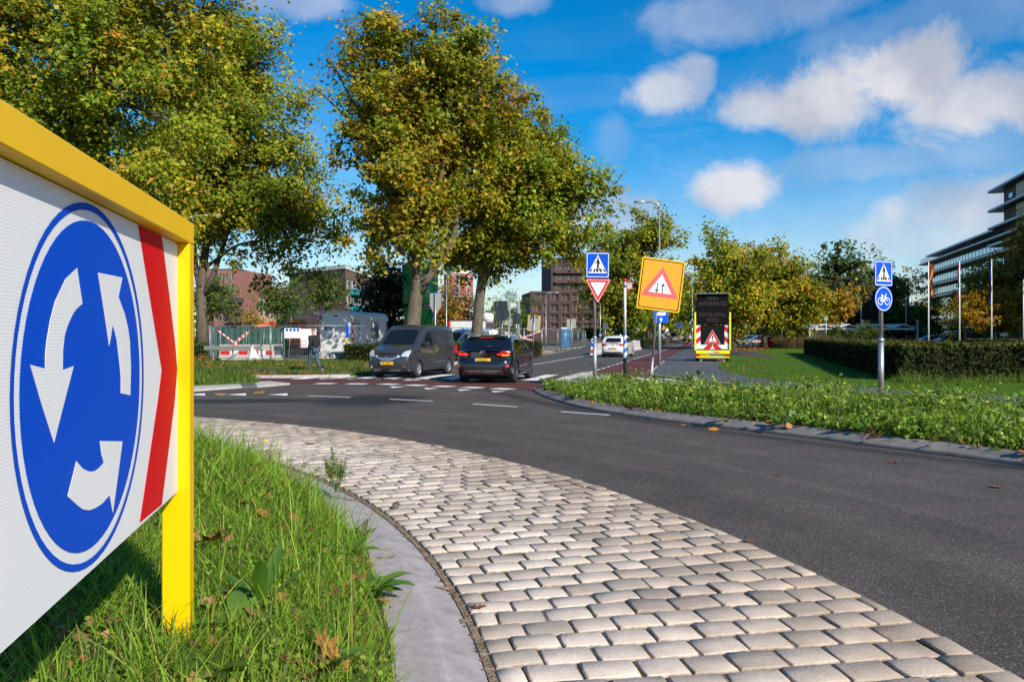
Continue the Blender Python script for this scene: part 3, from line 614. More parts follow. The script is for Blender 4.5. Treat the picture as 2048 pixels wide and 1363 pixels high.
def panel_mat():
    m = bpy.data.materials.new('prismatic_sheeting_white'); m.use_nodes = True; nt = m.node_tree; N = nt.nodes; L = nt.links; b = N['Principled BSDF']
    ge = N.new('ShaderNodeNewGeometry'); v = N.new('ShaderNodeTexVoronoi'); v.inputs['Scale'].default_value = 150; L.new(ge.outputs['Position'], v.inputs['Vector'])
    mp = N.new('ShaderNodeMapping'); mp.inputs['Rotation'].default_value = (0, 0, math.atan2(-e_[0], e_[1])); L.new(ge.outputs['Position'], mp.inputs[0])
    w = N.new('ShaderNodeTexWave'); w.wave_type = 'BANDS'; w.bands_direction = 'Z'; w.inputs['Scale'].default_value = 42; w.inputs['Distortion'].default_value = .4; L.new(mp.outputs[0], w.inputs['Vector'])
    mx = N.new('ShaderNodeMix'); mx.data_type = 'RGBA'; L.new(w.outputs['Fac'], mx.inputs[0]); mx.inputs[6].default_value = (.66, .66, .66, 1); mx.inputs[7].default_value = (.79, .79, .785, 1)
    L.new(mx.outputs[2], b.inputs['Base Color']); b.inputs['Roughness'].default_value = .4; b.inputs['Specular IOR Level'].default_value = .25
    bpn = N.new('ShaderNodeBump'); bpn.inputs['Strength'].default_value = .12; bpn.inputs['Distance'].default_value = .002; L.new(v.outputs['Distance'], bpn.inputs['Height']); L.new(bpn.outputs[0], b.inputs['Normal']); return m
M_panel = panel_mat()
def wavy(name, col, rough=.28):
    m = mat(name, col, .45, spec=.03); nt = m.node_tree; N = nt.nodes; L = nt.links; ge = N.new('ShaderNodeNewGeometry')
    w = N.new('ShaderNodeTexWave'); w.bands_direction = 'Z'; w.inputs['Scale'].default_value = 42; w.inputs['Distortion'].default_value = .4; L.new(ge.outputs['Position'], w.inputs['Vector'])
    mx = N.new('ShaderNodeMix'); mx.data_type = 'RGBA'; L.new(w.outputs['Fac'], mx.inputs[0]); mx.inputs[6].default_value = (*[c * .85 for c in col], 1); mx.inputs[7].default_value = (*[min(1, c * 1.08 + .004) for c in col], 1)
    L.new(mx.outputs[2], N['Principled BSDF'].inputs['Base Color'])
    n = N.new('ShaderNodeTexNoise'); n.inputs['Scale'].default_value = 14; L.new(ge.outputs['Position'], n.inputs['Vector']); bpn = N.new('ShaderNodeBump'); bpn.inputs['Strength'].default_value = .05; L.new(n.outputs['Fac'], bpn.inputs['Height']); L.new(bpn.outputs[0], N['Principled BSDF'].inputs['Normal']); return m
M_pblue = wavy('sheeting_blue', (.0, .068, .52)); M_pred = wavy('sheeting_red', (.60, .0, .008))
zb0 = PS(340, 995)[1]; zb1 = PS(0, 1322)[1]
b = MB(); poly = [(.081, ZB - .004), (SL - .004, ZB - .004), (SL - .004, zb1), (.081, zb0)]
b.prism(poly, PREC, PREC + .02, lambda s, z, q: bp(s, q, z)); b.build('panel', M_panel, brd, world=True)
def deco(name, pts, m, q=PREC - .0015, th=.001):
    b = MB(); b.prism(pts, q, q + th, lambda s, z, d: bp(s, d, z)); return b.build(name, m, brd, world=True)
sL, sR = PS(18, 770)[0], PS(286.5, 770)[0]; sc_, rc = (sL + sR) / 2, (sL - sR) / 2
zc = (PS(152, 395)[1] + PS(152, 1153)[1]) / 2; rz_ = (PS(152, 395)[1] - PS(152, 1153)[1]) / 2
print('disc', sc_, rc, zc, rz_, zb0, zb1)
def ell(k, n=64): return [(sc_ + rc * k * math.cos(2 * math.pi * i / n), zc + rz_ * k * math.sin(2 * math.pi * i / n)) for i in range(n)]
def ringdeco(name, k0, k1, m, q):
    b = MB(); o = ell(k1); i_ = ell(k0); n = len(o); b.add([bp(s, q, z) for s, z in o] + [bp(s, q, z) for s, z in i_], [(j, (j + 1) % n, n + (j + 1) % n, n + j) for j in range(n)]); return b.build(name, m, brd, world=True)
ringdeco('blue_rim', .962, 1.0, M_pblue, PREC - .0015); deco('blue_disc', ell(.905), M_pblue)
def arrow(pts): deco('white_arrow', [PS(*p) for p in pts], M_panel, q=PREC - .003)
arrow([(152, 536), (157, 571), (162.6, 606.6), (150, 618), (142.6, 629), (133, 650), (126.7, 671), (123.5, 700), (123, 739.7), (145, 731.7), (125, 808), (105.6, 884.9), (80, 805), (58, 729), (88, 737), (88, 710), (90.8, 681.6), (98, 640), (108, 602), (129, 557.5)])
arrow([(194, 545), (220, 550), (243, 555), (239, 574), (235, 593.4), (248, 629), (254, 655), (257.7, 681.6), (260, 735), (258.7, 790), (240, 786), (240, 755), (237.6, 729), (232, 681.6), (228, 665), (223, 650), (220, 672), (216.5, 691), (206, 620)])
arrow([(197.8, 881.3), (243, 882), (234, 950), (224, 1024), (217.5, 989), (202, 1006.5), (189, 1015), (175.8, 1019.7), (164, 1018), (153.8, 1011), (133, 992), (150.7, 922), (162.6, 936), (172, 941), (180, 942.8), (188, 941), (195.6, 936), (205.7, 925), (201, 908)])
red = [PS(*p) for p in [(275.6, 449), (323, 472), (338, 590), (350, 690), (354, 738), (349, 800), (323, 1008), (279, 1050), (315.5, 800), (323, 740)]]
deco('red_chevron', [(max(s, .083), max(min(z, ZB - .006), zb0 + .002)) for s, z in red], M_pred)
deco('red_chevron', [(SL + .08 - max(s, .083), max(min(z, ZB - .006), zb0 + .002)) for s, z in red], M_pred)

# ------------------------------------------------------------------ traffic signs on posts
def pole(parent, pts, r, m, name='post', n=12): b = MB(); b.tube(pts, r, n); return b.build(name, m, parent, world=True)
def zebra_plate(F_, w, h):
    F_.pl('zebra_plate', rrect(w, h, .04), -.012, .0, M_sblue); F_.ringpl('white_border', rrect(w * .94, h * .94, .035), rrect(w * .885, h * .885, .03), .0015, M_swhite)
    t = w * .40; hh = h * .36; F_.pl('white_triangle', [(-t, -hh * .87), (t, -hh * .87), (0, hh * 1.12)], .0008, .002, M_swhite)
    for k in range(5):
        x = (k - 2) * t * .36; F_.pl('black_bar', [(x * 1.12 - .022 * w / .6, -hh * .76), (x * 1.12 + .022 * w / .6, -hh * .76), (x * .86 + .02 * w / .6, -hh * .40), (x * .86 - .02 * w / .6, -hh * .40)], .002, .003, M_black)
    k = w / .67; body = [(-.012, .20), (.02, .20), (.055, .10), (.075, .03), (.062, .02), (.035, .08), (.030, .0), (.075, -.13), (.095, -.15), (.055, -.155), (.01, -.03), (-.035, -.16), (-.075, -.16), (-.055, -.14), (-.022, -.01), (-.025, .10), (-.085, .055), (-.09, .07), (-.03, .135)]
    F_.pl('pictogram', [(x * k, y * k - .02 * k) for x, y in body], .002, .0035, M_black); F_.pl('pictogram_head', circ(.025 * k, 12, 0, .21 * k), .002, .0035, M_black)
def yield_plate(F_, w):
    h = w * .95; tri = rpoly([(-w / 2, h * .34), (w / 2, h * .34), (0, -h * .66)], .03); F_.pl('yield_plate', tri, -.012, 0, M_sred)
    t2 = rpoly([(-w * .455, h * .305), (w * .455, h * .305), (0, -h * .595)], .022); F_.ringpl('white_border', t2, scl(t2, .94, 0, .0), .0015, M_swhite)
    F_.pl('white_triangle', [(-w * .30, h * .205), (w * .30, h * .205), (0, -h * .37)], .001, .002, M_swhite)
s1 = thing('yield_sign', 'zebra crossing plate above red yield triangle on post in the weeds', 'traffic sign', (2.37, 22.8, 0))
pole(s1, [(2.37, 22.8, 0), (2.37, 22.8, 1.42)], .058, M_galv); pole(s1, [(2.37, 22.8, 1.42), (2.36, 22.8, 3.9)], .04, M_galv); pole(s1, [(2.37, 22.8, 1.40), (2.37, 22.8, 1.46)], .064, M_galv, 'collar')
zebra_plate(Face(s1, P(1195.5, 530, 22.71), R(-4), R(1)), .665, .735)
yield_plate(Face(s1, P(1196, 574.5, 22.71), R(-4), R(1)), .745)
s2 = thing('two_way_traffic_sign', 'tilted amber temporary board with two opposite arrows in red triangle', 'traffic sign', (3.76, 21.7, 0))
b = MB(); b.tube([(3.76, 21.7, 0), P(1305.5, 715, 21.7)], .036, 10); b.build('post', M_galv, s2, world=True)
b = MB(); b.tube([P(1305.5, 715, 21.7), P(1321, 520, 21.7)], .030, 10); b.build('upper_post', M_galv, s2, world=True)
F2 = Face(s2, P(1321.8, 569.5, 21.62), R(2), R(7.2)); w2, h2 = 1.185, 1.40
F2.pl('back_plate', rrect(w2, h2, .05), -.02, 0, M_yel); F2.ringpl('black_border', rrect(w2 * .94, h2 * .945, .05), rrect(w2 * .895, h2 * .908, .045), .0025, M_black)
F2.pl('amber_field', rrect(w2 * .915, h2 * .925, .045), .0005, .0015, M_sorange)
tri = rpoly([(-.50, -.27), (.51, -.31), (-.01, .52)], .02); F2.pl('red_triangle', rpoly([(-.525, -.335), (.525, -.335), (0, .50)], .015), .0015, .003, M_pinkred)
F2.pl('white_triangle', [(-.315, -.22), (.315, -.22), (0, .285)], .003, .0045, M_swhite)
for dx, sg in ((-.095, -1), (.06, 1)):
    ar = [(-.016, -.13), (.016, -.13), (.016, .05), (.062, .045), (0, .145), (-.062, .045), (-.016, .05)]
    F2.pl('arrow', [(x + dx, y * sg - .085) for x, y in ar], .0045, .006, M_dgrey)
s3 = thing('striped_post', 'white post with blue spiral stripes and small red bordered sign', 'post', (3.46, 24.4, 0))
pole(s3, [(3.46, 24.4, 0), (3.46, 24.4, P(0, 716, 24.4)[2])], .052, M_black, 'post_foot')
M_wpost = mat('white_enamel', (.62, .61, .60), .45, var=.2, vscale=22)
ztop = P(0, 575, 24.4)[2]; zs = P(0, 716, 24.4)[2]; zm = P(0, 667, 24.4)[2]
pole(s3, [(3.46, 24.4, zm), (3.46, 24.4, ztop)], .042, M_wpost, 'post'); pole(s3, [(3.46, 24.4, ztop), (3.46, 24.4, P(0, 563, 24.4)[2])], .05, M_galv, 'clamp'); pole(s3, [(3.46, 24.4, P(0, 563, 24.4)[2]), (3.46, 24.4, P(0, 557, 24.4)[2])], .04, M_sred, 'cap')
def striped(parent, x, y, z0, z1, r, mA, mB, pitch, nseg=16, name='striped_band'):
    b = MB(); rows = 60
    for i in range(rows):
        for k in range(nseg):
            za = z0 + (z1 - z0) * i / rows; zb_ = z0 + (z1 - z0) * (i + 1) / rows; a0 = 2 * math.pi * k / nseg; a1 = 2 * math.pi * (k + 1) / nseg
            b.m = int(((za - (k / nseg) * pitch) / pitch) % 1 < .5); b.face([(x + r * math.cos(a), y + r * math.sin(a), z) for a, z in ((a0, za), (a1, za), (a1, zb_), (a0, zb_))])
    b.build(name, [mA, mB], parent, world=True)
striped(s3, 3.46, 24.4, zs, zm, .055, M_wpost, mat('stripe_blue', (.02, .14, .42), .4), .26)
F3 = Face(s3, P(1259, 571, 24.36), R(-28)); F3.pl('plate', rrect(.20, .24, .01), -.01, 0, M_sred); F3.pl('white_field', rrect(.15, .19, .01), .0, .002, M_swhite); F3.tx('route', 0, .06, .003, .045, M_sred)
# right-hand sign: zebra plate above cycle disc
s4 = thing('cycle_path_sign', 'zebra crossing plate above round blue bicycle disc beside the footpath', 'traffic sign', G(1762, 797, .05))
bx, by, _ = s4.location; pole(s4, [(bx, by, 0), (bx, by, P(0, 683, by)[2])], .062, M_galv); pole(s4, [(bx, by, P(0, 684, by)[2]), (bx, by, P(0, 676, by)[2])], .066, M_galv, 'collar'); pole(s4, [(bx, by, P(0, 678, by)[2]), (bx, by, P(0, 524, by)[2])], .045, M_galv)
yw = R(26)
F4 = Face(s4, (bx + .03, by - .07, P(0, 547, by)[2]), yw); zebra_plate(F4, .575, .58)
F5 = Face(s4, (bx + .03, by - .07, P(0, 597.5, by)[2]), yw); F5.pl('cycle_disc', circ(.288), -.012, 0, M_sblue); F5.ringpl('white_border', circ(.270), circ(.253), .0015, M_swhite)
b = MB()
def seg2(pts, w, d=.003):
    for i in range(len(pts) - 1):
        p, q = np.array(pts[i]), np.array(pts[i + 1]); t = (q - p) / (np.linalg.norm(q - p) + 1e-9); n = np.array((-t[1], t[0])) * w / 2
        b.face([tuple(F5.M @ Vector((*v, d))) for v in (p - n, q - n, q + n, p + n)])
for cx_ in (-.11, .11): seg2(circ(.078, 20, cx_, -.055) + [circ(.078, 20, cx_, -.055)[0]], .018)
seg2([(-.11, -.055), (-.055, .06), (.06, .06), (-.01, -.055), (-.11, -.055)], .017, .0036); seg2([(-.01, -.055), (-.065, .085)], .017, .0042); seg2([(.11, -.055), (.05, .10), (.095, .11)], .017, .0042); seg2([(-.095, .088), (-.04, .088)], .02, .0048)
b.build('bicycle_pictogram', M_swhite, s4)

# ------------------------------------------------------------------ street lamps and route sign
M_lamp = mat('lamp_grey', (.42, .44, .46), .4, .6, var=.1, vscale=8); M_lens = mat('lamp_lens', (.6, .62, .64), .15)
def street_lamp(x, y, zt, arm, label, r0=.075, r1=.04, head=.7, drop=0.0):
    t = thing('street_lamp', label, 'street lamp', (x, y, 0), group='street lamps')
    b = MB(); b.tube([(0, 0, 0), (0, 0, zt * .28), (0, 0, zt * .28 + .06), (0, 0, zt - .25)], [r0, r0, r1, r1 * .8], 10); b.build('pole', M_lamp, t)
    a = math.copysign(1, arm); pts = [(0, 0, zt - .25), (a * .03, 0, zt - .12), (a * .10, 0, zt - .04), (a * .2, 0, zt), (arm, 0, zt + .02)]
    b = MB(); b.tube(pts, r1 * .7, 8); b.build('arm', M_lamp, t)
    b = MB(); b.smooth = True; prof = [(.0, -.5), (.10, -.46), (.15, -.2), (.14, .2), (.08, .46), (0, .5)]
    b.lathe([(r * 1.0, h * head) for r, h in prof], (0, 0, 0), 12, axis='x'); b.v = [(x_ + arm + a * head * .42, y_ * .9, z_ * .42 + zt + .03) for x_, y_, z_ in b.v]; b.build('lamp_head', M_lamp, t)
    b = MB(); b.box((arm + a * head * .42, 0, zt - .03), (head * .6, .17, .03), bev=.01); b.build('lens', M_lens, t); return t
x, y, _ = G(1321.5, 735.5); y = 36.8
street_lamp(x, y, P(0, 405, y)[2], -.62, 'tall grey street lamp with blue route sign on its post', .075, .04, .62)
s6 = thing('route_sign', 'blue route sign with white arrow hanging on the street lamp', 'traffic sign', (x, y, P(0, 645, y)[2]))
F6 = Face(s6, P(1322, 626, y - .12), R(-2)); F6.pl('plate', rrect(.66, .88, .02), -.015, 0, M_sblue); F6.ringpl('border', rrect(.64, .86, .02), rrect(.61, .83, .018), .001, mat('sign_light_blue', (.03, .25, .62), .4))
F6.pl('name_field', rrect(.44, .15, .05, cx=0, cy=-.03), .001, .003, M_swhite); F6.tx('P-route', 0, -.03, .004, .1, M_dgrey)
F6.pl('white_arrow', [(-.03, -.40), (.03, -.40), (.03, -.29), (.09, -.29), (0, -.20), (-.09, -.29), (-.03, -.29)], .001, .003, M_swhite)
x, y = G(1384.5, 699)[:2]; y = 81.0; x = (1384.5 - CX) / FPX * y
street_lamp(x, y, P(0, 546, y)[2], -1.0, 'street lamp carrying a priority diamond beside the cycle lane', .07, .04, .7)
s7 = thing('priority_sign', 'diamond priority sign seen from behind on a lamp post', 'traffic sign', P(1384.5, 655, y - .1)); F7 = Face(s7, P(1384.5, 645.5, y - .12)); F7.pl('plate', rpoly([(-.32, 0), (0, -.36), (.32, 0), (0, .36)], .03), -.01, 0, M_galv); F7.pl('inner_diamond', rpoly([(-.20, 0), (0, -.25), (.20, 0), (0, .25)], .03), .0, .003, mat('priority_amber', (.32, .24, .06), .5))
for px, pty, pby, Y, arm, lb in [(893, 551, 660, 75, .9, 'slim street lamp beside the green silo'), (1092, 585, 690, 92, .9, 'street lamp in front of the dark brick flats'), (1232, 645, 690, 150, .8, 'short street lamp under the avenue trees'), (1200.5, 606, 700, 72, .0, '')]:
    if lb: street_lamp((px - CX) / FPX * Y, Y, P(0, pty, Y)[2], arm, lb, .07, .045, .7)
for px, pty, Y, lb in [(1574, 593, 105, 'leaning thin mast beside the parking lot tree'), (1692, 614, 112, 'flat topped lamp above the canopies'), (1722, 606, 112, 'grey lamp mast between the canopies'), (1812, 590, 112, 'tall thin lamp mast beside the last canopy')]:
    t = thing('lamp_mast', lb, 'lamp mast', ((px - CX) / FPX * Y, Y, 0)); lean = .9 if 'leaning' in lb else 0; zt = P(0, pty, Y)[2]
    b = MB(); b.tube([(-lean, 0, 0), (0, 0, zt)], .07, 8); b.build('mast', M_galv, t); b = MB(); b.box((0, 0, zt + .05), (1.1 if 'flat' in lb else .35, .35, .1), bev=.03); b.build('lamp_head', M_lamp, t)
x, y = -.64 * 30, 36; street_lamp(-.401 * 48, 48, P(0, 431, 48)[2], 1.0, 'street lamp half hidden by leaves above the yellow frame', .08, .045, .8)

# ------------------------------------------------------------------ vehicles
M_tyre = mat('tyre_rubber', (.018, .018, .019), .8, bump=.2, bscale=60); M_rim = mat('alloy_rim', (.55, .55, .57), .3, .85); M_plast = mat('black_trim_plastic', (.022, .023, .025), .55, bump=.1, bscale=200)
M_carglass = glass('car_glass', (.006, .010, .016), .03, .35); M_plate = mat('number_plate_yellow', (.80, .45, .01), .5); M_chrome = mat('chrome', (.8, .8, .82), .12, 1.0)
M_tail = mat('tail_lamp_red', (.45, .004, .01), .15, coat=1, emit=('#ff1010', .08)); M_tailon = mat('tail_lamp_lit', (.8, .03, .02), .2, emit=('#ff3018', 1.1)); M_amber = mat('indicator_amber', (.8, .25, .02), .2, emit=('#ff9a20', 1.6))
M_head = mat('headlamp_glass', (.62, .62, .62), .1, .3, coat=1); M_under = mat('underbody', (.01, .01, .01), .9); M_skin = mat('skin', (.50, .27, .19), .5)
def paint(name, col, metal=.35, rough=.28): return mat(name, col, rough, metal, coat=1.0, spec=.5)
class Car:
    rimm = None
    """body lofted from a top line; u along the car from the tail (0) to the nose (L), local +Y is forward"""
    def __init__(s, name, label, cat, loc, head, L, W, top, belt, sill, wheels, pm, tumble=.14, off_r=((0, 0),), off_f=((0, 0),), bul=.12, crown=.05, rnd=.10, group=None, copies=None):
        s.L, s.W, s.belt, s.sill, s.wh, s.tum, s.bul, s.cr, s.rnd = L, W, belt, sill, wheels, tumble, bul, crown, rnd
        s.tu = [p[0] for p in top]; s.tz = [p[1] for p in top]; s.H = max(s.tz); s.offr, s.offf = off_r, off_f; s.pm = pm
        s.t = thing(name, label, cat, loc, head, group); s.body()
    def zt(s, u): return float(np.interp(u, s.tu, s.tz))
    def wl(s, u):
        e = min(u, s.L - u); w = s.W / 2 * (1 - .05 * abs((u - s.L / 2) / (s.L / 2)) ** 4)
        if e < .3: w -= .09 * (1 - math.sqrt(max(0, 1 - (1 - e / .3) ** 2)))
        return w
    def w(s, u, z):
        b = s.belt; w = s.wl(u); h = s.H - b
        if z > b: w *= 1 - s.tum * ((z - b) / h) ** 1.15
        else: w *= 1 - .05 * ((b - z) / b) ** 2
        d = s.zt(u) - z; r = s.rnd
        if d < r: w -= r * .75 * (1 - math.sqrt(max(0, 1 - (1 - max(d, 0) / r) ** 2)))
        return w
    def de(s, u, y, z):
        fr = max(0, 1 - u / .9); ff = max(0, 1 - (s.L - u) / .9); q = (y / (s.W / 2)) ** 2
        u += fr * (float(np.interp(z, [p[0] for p in s.offr], [p[1] for p in s.offr])) + s.bul * q * q) - ff * (float(np.interp(z, [p[0] for p in s.offf], [p[1] for p in s.offf])) + s.bul * 1.4 * q)
        return (y, u - s.L / 2, z)
    def zb(s, u):
        z = s.sill
        for uw, r in s.wh:
            ra = r + .045
            if abs(u - uw) < ra: z = max(z, r + math.sqrt(ra * ra - (u - uw) ** 2))
        return z
    def body(s):
        nl, nz, M = 84, 15, 10; us = list(np.linspace(0, s.L, nl)); b = MB(); b.smooth = True
        for uw, r in s.wh:
            for k in range(9): us.append(uw + (r + .0449) * math.cos(math.pi * k / 8))
        us = sorted(set(round(u, 4) for u in us)); nl = len(us); V = []; per = 2 * nz + M - 1
        for u in us:
            z0 = s.zb(u); z1 = s.zt(u); col = []
            zs_ = [z0 + (z1 - z0) * (1 - (1 - k / (nz - 1)) ** 1.35) for k in range(nz)]
            for z in zs_: col.append((s.w(u, z), z))
            we = col[-1][0]; full = [(y, z) for y, z in col] + [(we * (1 - 2 * k / M), z1 + s.cr * (1 - (1 - 2 * k / M) ** 2)) for k in range(1, M)] + [(-y, z) for y, z in col[::-1]]
            V += [s.de(u, y, z) for y, z in full]
        fs = [(i * per + j, i * per + j + 1, (i + 1) * per + j + 1, (i + 1) * per + j) for i in range(nl - 1) for j in range(per - 1)]
        b.add(V, fs)
        for iu, u in ((0, 0.0), (nl - 1, s.L)):                      # close tail and nose
            rows = [[(s.w(u, z) * (1 - 2 * k / 12), z) for k in range(13)] for z in [s.zb(u) + (s.zt(u) - s.zb(u)) * (1 - (1 - k / (nz - 1)) ** 1.35) for k in range(nz)]]
            b.add([s.de(u, y, z) for r_ in rows for y, z in r_], [(i * 13 + j, i * 13 + j + 1, (i + 1) * 13 + j + 1, (i + 1) * 13 + j) for i in range(nz - 1) for j in range(12)])
            top = [(s.w(u, s.zt(u)) * (1 - 2 * k / 10), s.zt(u) + s.cr * (1 - (1 - 2 * k / 10) ** 2)) for k in range(11)]
            b.add([s.de(u, y, z) for y, z in top], [tuple(range(11))])
        o = b.build('body', s.pm, s.t); bm = bmesh.new(); bm.from_mesh(o.data); bmesh.ops.remove_doubles(bm, verts=bm.verts[:], dist=.0015); bmesh.ops.recalc_face_normals(bm, faces=bm.faces[:]); bm.to_mesh(o.data); bm.free(); o.data.set_sharp_from_angle(angle=R(38))
        b = MB(); b.box((0, 0, s.sill + .14), (s.W * .82, s.L * .93, .24)); 
        b.build('underbody', M_under, s.t)
        for uw, r in s.wh:
            for sd in (-1, 1): s.wheel(uw, r, sd)
            b = MB(); b.box((0, uw - s.L / 2, r + .05), (s.W * .80, 2 * r + .06, 2 * r - .12)); b.build('wheel_well', M_under, s.t)
    def wheel(s, uw, r, sd):
        c = (sd * (s.W / 2 - .12), uw - s.L / 2, r); b = MB(); w = .105
        b.lathe([(r * .64, -w), (r * .95, -w), (r, -w * .7), (r, w * .7), (r * .95, w), (r * .64, w), (r * .64, -w)], c, 28, axis='x'); ty = b.build('tyre', M_tyre, s.t)
        b = MB(); b.lathe([(r * .645, sd * .01), (r * .645, sd * w * .96), (r * .60, sd * w * .9), (r * .60, sd * .02), (0, sd * .02)], c, 24, axis='x')
        for k in range(10 if r < .31 else 5):
            a = 2 * math.pi * k / (10 if r < .31 else 5); n_sp = .045 if r < .31 else .07
            M = Matrix.Rotation(a, 3, 'X'); q = M @ Vector((0, 0, r * .33)); b.box((c[0] + sd * w * .78, c[1] + q.y, c[2] + q.z), (.03, n_sp, r * .58), M=M)
        b.lathe([(r * .15, sd * w * .7), (r * .15, sd * w * .98), (0, sd * w * .98)], c, 12, axis='x'); b.build('rim', s.rimm or M_rim, ty)
    def side(s, name, poly, m, off=.006, sides=(-1, 1), parent=None, sub=4):
        pts = []
        for i in range(len(poly)):
            p, q = poly[i], poly[(i + 1) % len(poly)]
            for k in range(sub): pts.append((p[0] + (q[0] - p[0]) * k / sub, p[1] + (q[1] - p[1]) * k / sub))
        for sd in sides:
            b = MB(); b.face([s.de(u, sd * (s.w(u, z) + off), z) for u, z in pts]); o = b.build(name, m, parent or s.t)
        return o
    def end_u(s, y, z, front):
        u0 = s.L if front else 0.0; z0 = s.zt(u0)
        if z <= z0: return u0
        we = s.w(u0 + (.6 if not front else -.8), z); zz = z - s.cr * (1 - min(1, (y / max(we, .3))) ** 2); us = np.linspace(u0, s.L / 2, 200)
        for u in us:
            if s.zt(u) >= zz: return float(u)
        return float(us[-1])
    def end(s, name, poly, m, front=False, off=.012, parent=None, sub=5, grid=None):
        pts = []
        for i in range(len(poly)):
            p, q = poly[i], poly[(i + 1) % len(poly)]
            for k in range(sub): pts.append((p[0] + (q[0] - p[0]) * k / sub, p[1] + (q[1] - p[1]) * k / sub))
        def mp(y, z): u = s.end_u(y, z, front) + (off if front else -off); x, yy, zz = s.de(u, y, z); return (x, yy, zz + (off * .5 if z > s.zt(s.L if front else 0) else 0))
        cy_ = sum(p[0] for p in pts) / len(pts); cz_ = sum(p[1] for p in pts) / len(pts); n = len(pts); vs = [mp(*p) for p in pts]; fs = []; prev = list(range(n)); base = n
        for kk in (.66, .33):
            vs += [mp(cy_ + (y - cy_) * kk, cz_ + (z - cz_) * kk) for y, z in pts]; fs += [(prev[i], prev[(i + 1) % n], base + (i + 1) % n, base + i) for i in range(n)]; prev = list(range(base, base + n)); base += n
        vs.append(mp(cy_, cz_)); fs += [(prev[i], prev[(i + 1) % n], base) for i in range(n)]
        b = MB(); b.smooth = True; b.add(vs, fs); return b.build(name, m, parent or s.t)
    def plate(s, z, body, front=False, w=.52):
        u = s.L if front else 0; x, y, zz = s.de(u, 0, z); sg = 1 if front else -1; b = MB(); b.box((0, y + sg * .022, z), (w, .012, .11), bev=.004); pl = b.build('number_plate', M_plate, s.t)
        b = MB(); b.box((-sg * -1 * 0 + (w / 2 - .02) * (1 if front else -1), y + sg * .0295, z), (.04, .003, .108)); b.build('blue_strip', M_sblue, pl)
        M = frame_M((-.015 * sg * -1, y + sg * .030, z), (-sg, 0, 0), (0, 0, 1)); text('lettering', body, .105, M_black, pl, M, xs=.82)
    def mirror(s, u, z, m, w=.2):
        for sd in (-1, 1):
            b = MB(); y = s.w(u, z); b.box((sd * (y + .13), u - s.L / 2, z + .07), (w, .10, .15), bev=.035); mo = b.build('wing_mirror', m, s.t); b = MB(); b.box((sd * (y + .03), u - s.L / 2, z), (.1, .05, .04)); b.build('mirror_arm', M_plast, mo)

def sym(poly): return poly
# --- grey panel van turning off the street
hd = math.atan2(.93, -2.7) * 1.0
vloc = G(820, 755.5); fw = np.array((-.93, -2.7)); fw /= np.linalg.norm(fw)
Lv = 4.40
fa = np.array(G(836, 754.5)[:2]); ra_ = np.array(G(900, 747)[:2]); axis = (fa - ra_) / np.linalg.norm(fa - ra_)
right_of = np.array((axis[1], -axis[0]))                        # the van's own right; the photo shows its left flank
cen = fa + right_of * .80 - axis * (4.40 / 2 - .83)
van = Car('grey_van', 'dark grey panel van with lit headlamps at the crossing', 'van', (*cen, 0), math.atan2(-axis[0], axis[1]), 4.40, 1.70,
          [(0, 1.72), (.12, 1.80), (.4, 1.84), (2.0, 1.86), (2.55, 1.83), (2.85, 1.75), (3.55, 1.17), (3.65, 1.12), (4.15, .98), (4.32, .90), (4.40, .82)], 1.02, .24, [(.86, .30), (3.57, .30)], paint('grey_metallic_paint', (.055, .059, .068), .45, .2), tumble=.14, off_r=((.2, .04), (.5, -.02), (.7, 0), (1.7, .06)), off_f=((.2, .08), (.35, .0), (.6, -.02), (.82, .03), (.95, .06)), bul=.14, crown=.04, rnd=.09)
van.end('windscreen', [(-.62, 1.17), (.62, 1.17), (.56, 1.66), (.3, 1.70), (-.3, 1.70), (-.56, 1.66)], M_carglass, True, off=.012)
for sd in (-1, 1):
    van.end('headlamp', [(sd * .50, .76), (sd * .60, .93), (sd * .76, .98), (sd * .80, .86), (sd * .70, .76)][::sd], M_head, True, off=.02)
    van.end('fog_lamp', circ(.055, 12, sd * .63, .40), M_chrome, True, off=.025); van.end('fog_recess', rrect(.26, .14, .05, cx=sd * .63, cy=.40), M_plast, True, off=.012)
    van.end('front_indicator', rrect(.10, .08, .03, cx=sd * .42, cy=.765), M_head, True, off=.022)
van.end('upper_grille', [(-.46, .80), (-.30, .70), (-.14, .645), (.14, .645), (.30, .70), (.46, .80), (.36, .83), (-.36, .83)], M_plast, True, off=.014)
van.end('chrome_strip', [(-.48, .775), (-.30, .685), (-.14, .63), (.14, .63), (.30, .685), (.48, .775), (.48, .755), (.30, .665), (.14, .612), (-.14, .612), (-.30, .665), (-.48, .755)], M_rim, True, off=.02)
b = MB(); x_, y_, z_ = van.de(van.L, 0, .72); b.lathe([(.055, 0), (.055, .02), (.042, .025), (.042, .0)], (0, y_ + .015, .72), 18, axis='y'); b.box((0, y_ + .035, .72), (.13, .012, .02)); b.build('round_emblem', M_chrome, van.t)
van.end('bumper', [(-.78, .36), (.78, .36), (.80, .60), (.5, .66), (.15, .60), (-.15, .60), (-.5, .66), (-.80, .60)], mat('dark_grey_bumper', (.045, .047, .052), .42, .2), True, off=.006)
van.end('lower_grille', rrect(.95, .13, .03, cx=0, cy=.385), M_plast, True, off=.018); van.plate(.525, 'VP-778-Z', True)
van.side('door_window', [(2.42, 1.14), (3.20, 1.13), (2.88, 1.52), (2.70, 1.60), (2.42, 1.62)], M_carglass, sub=3); van.side('quarter_window', [(3.26, 1.10), (3.46, 1.08), (3.30, 1.26)], M_carglass)
M_seam = mat('panel_gap', (.008, .008, .008), .8); M_vanpanel = paint('grey_pressed_panel', (.070, .074, .082), .5, .26)
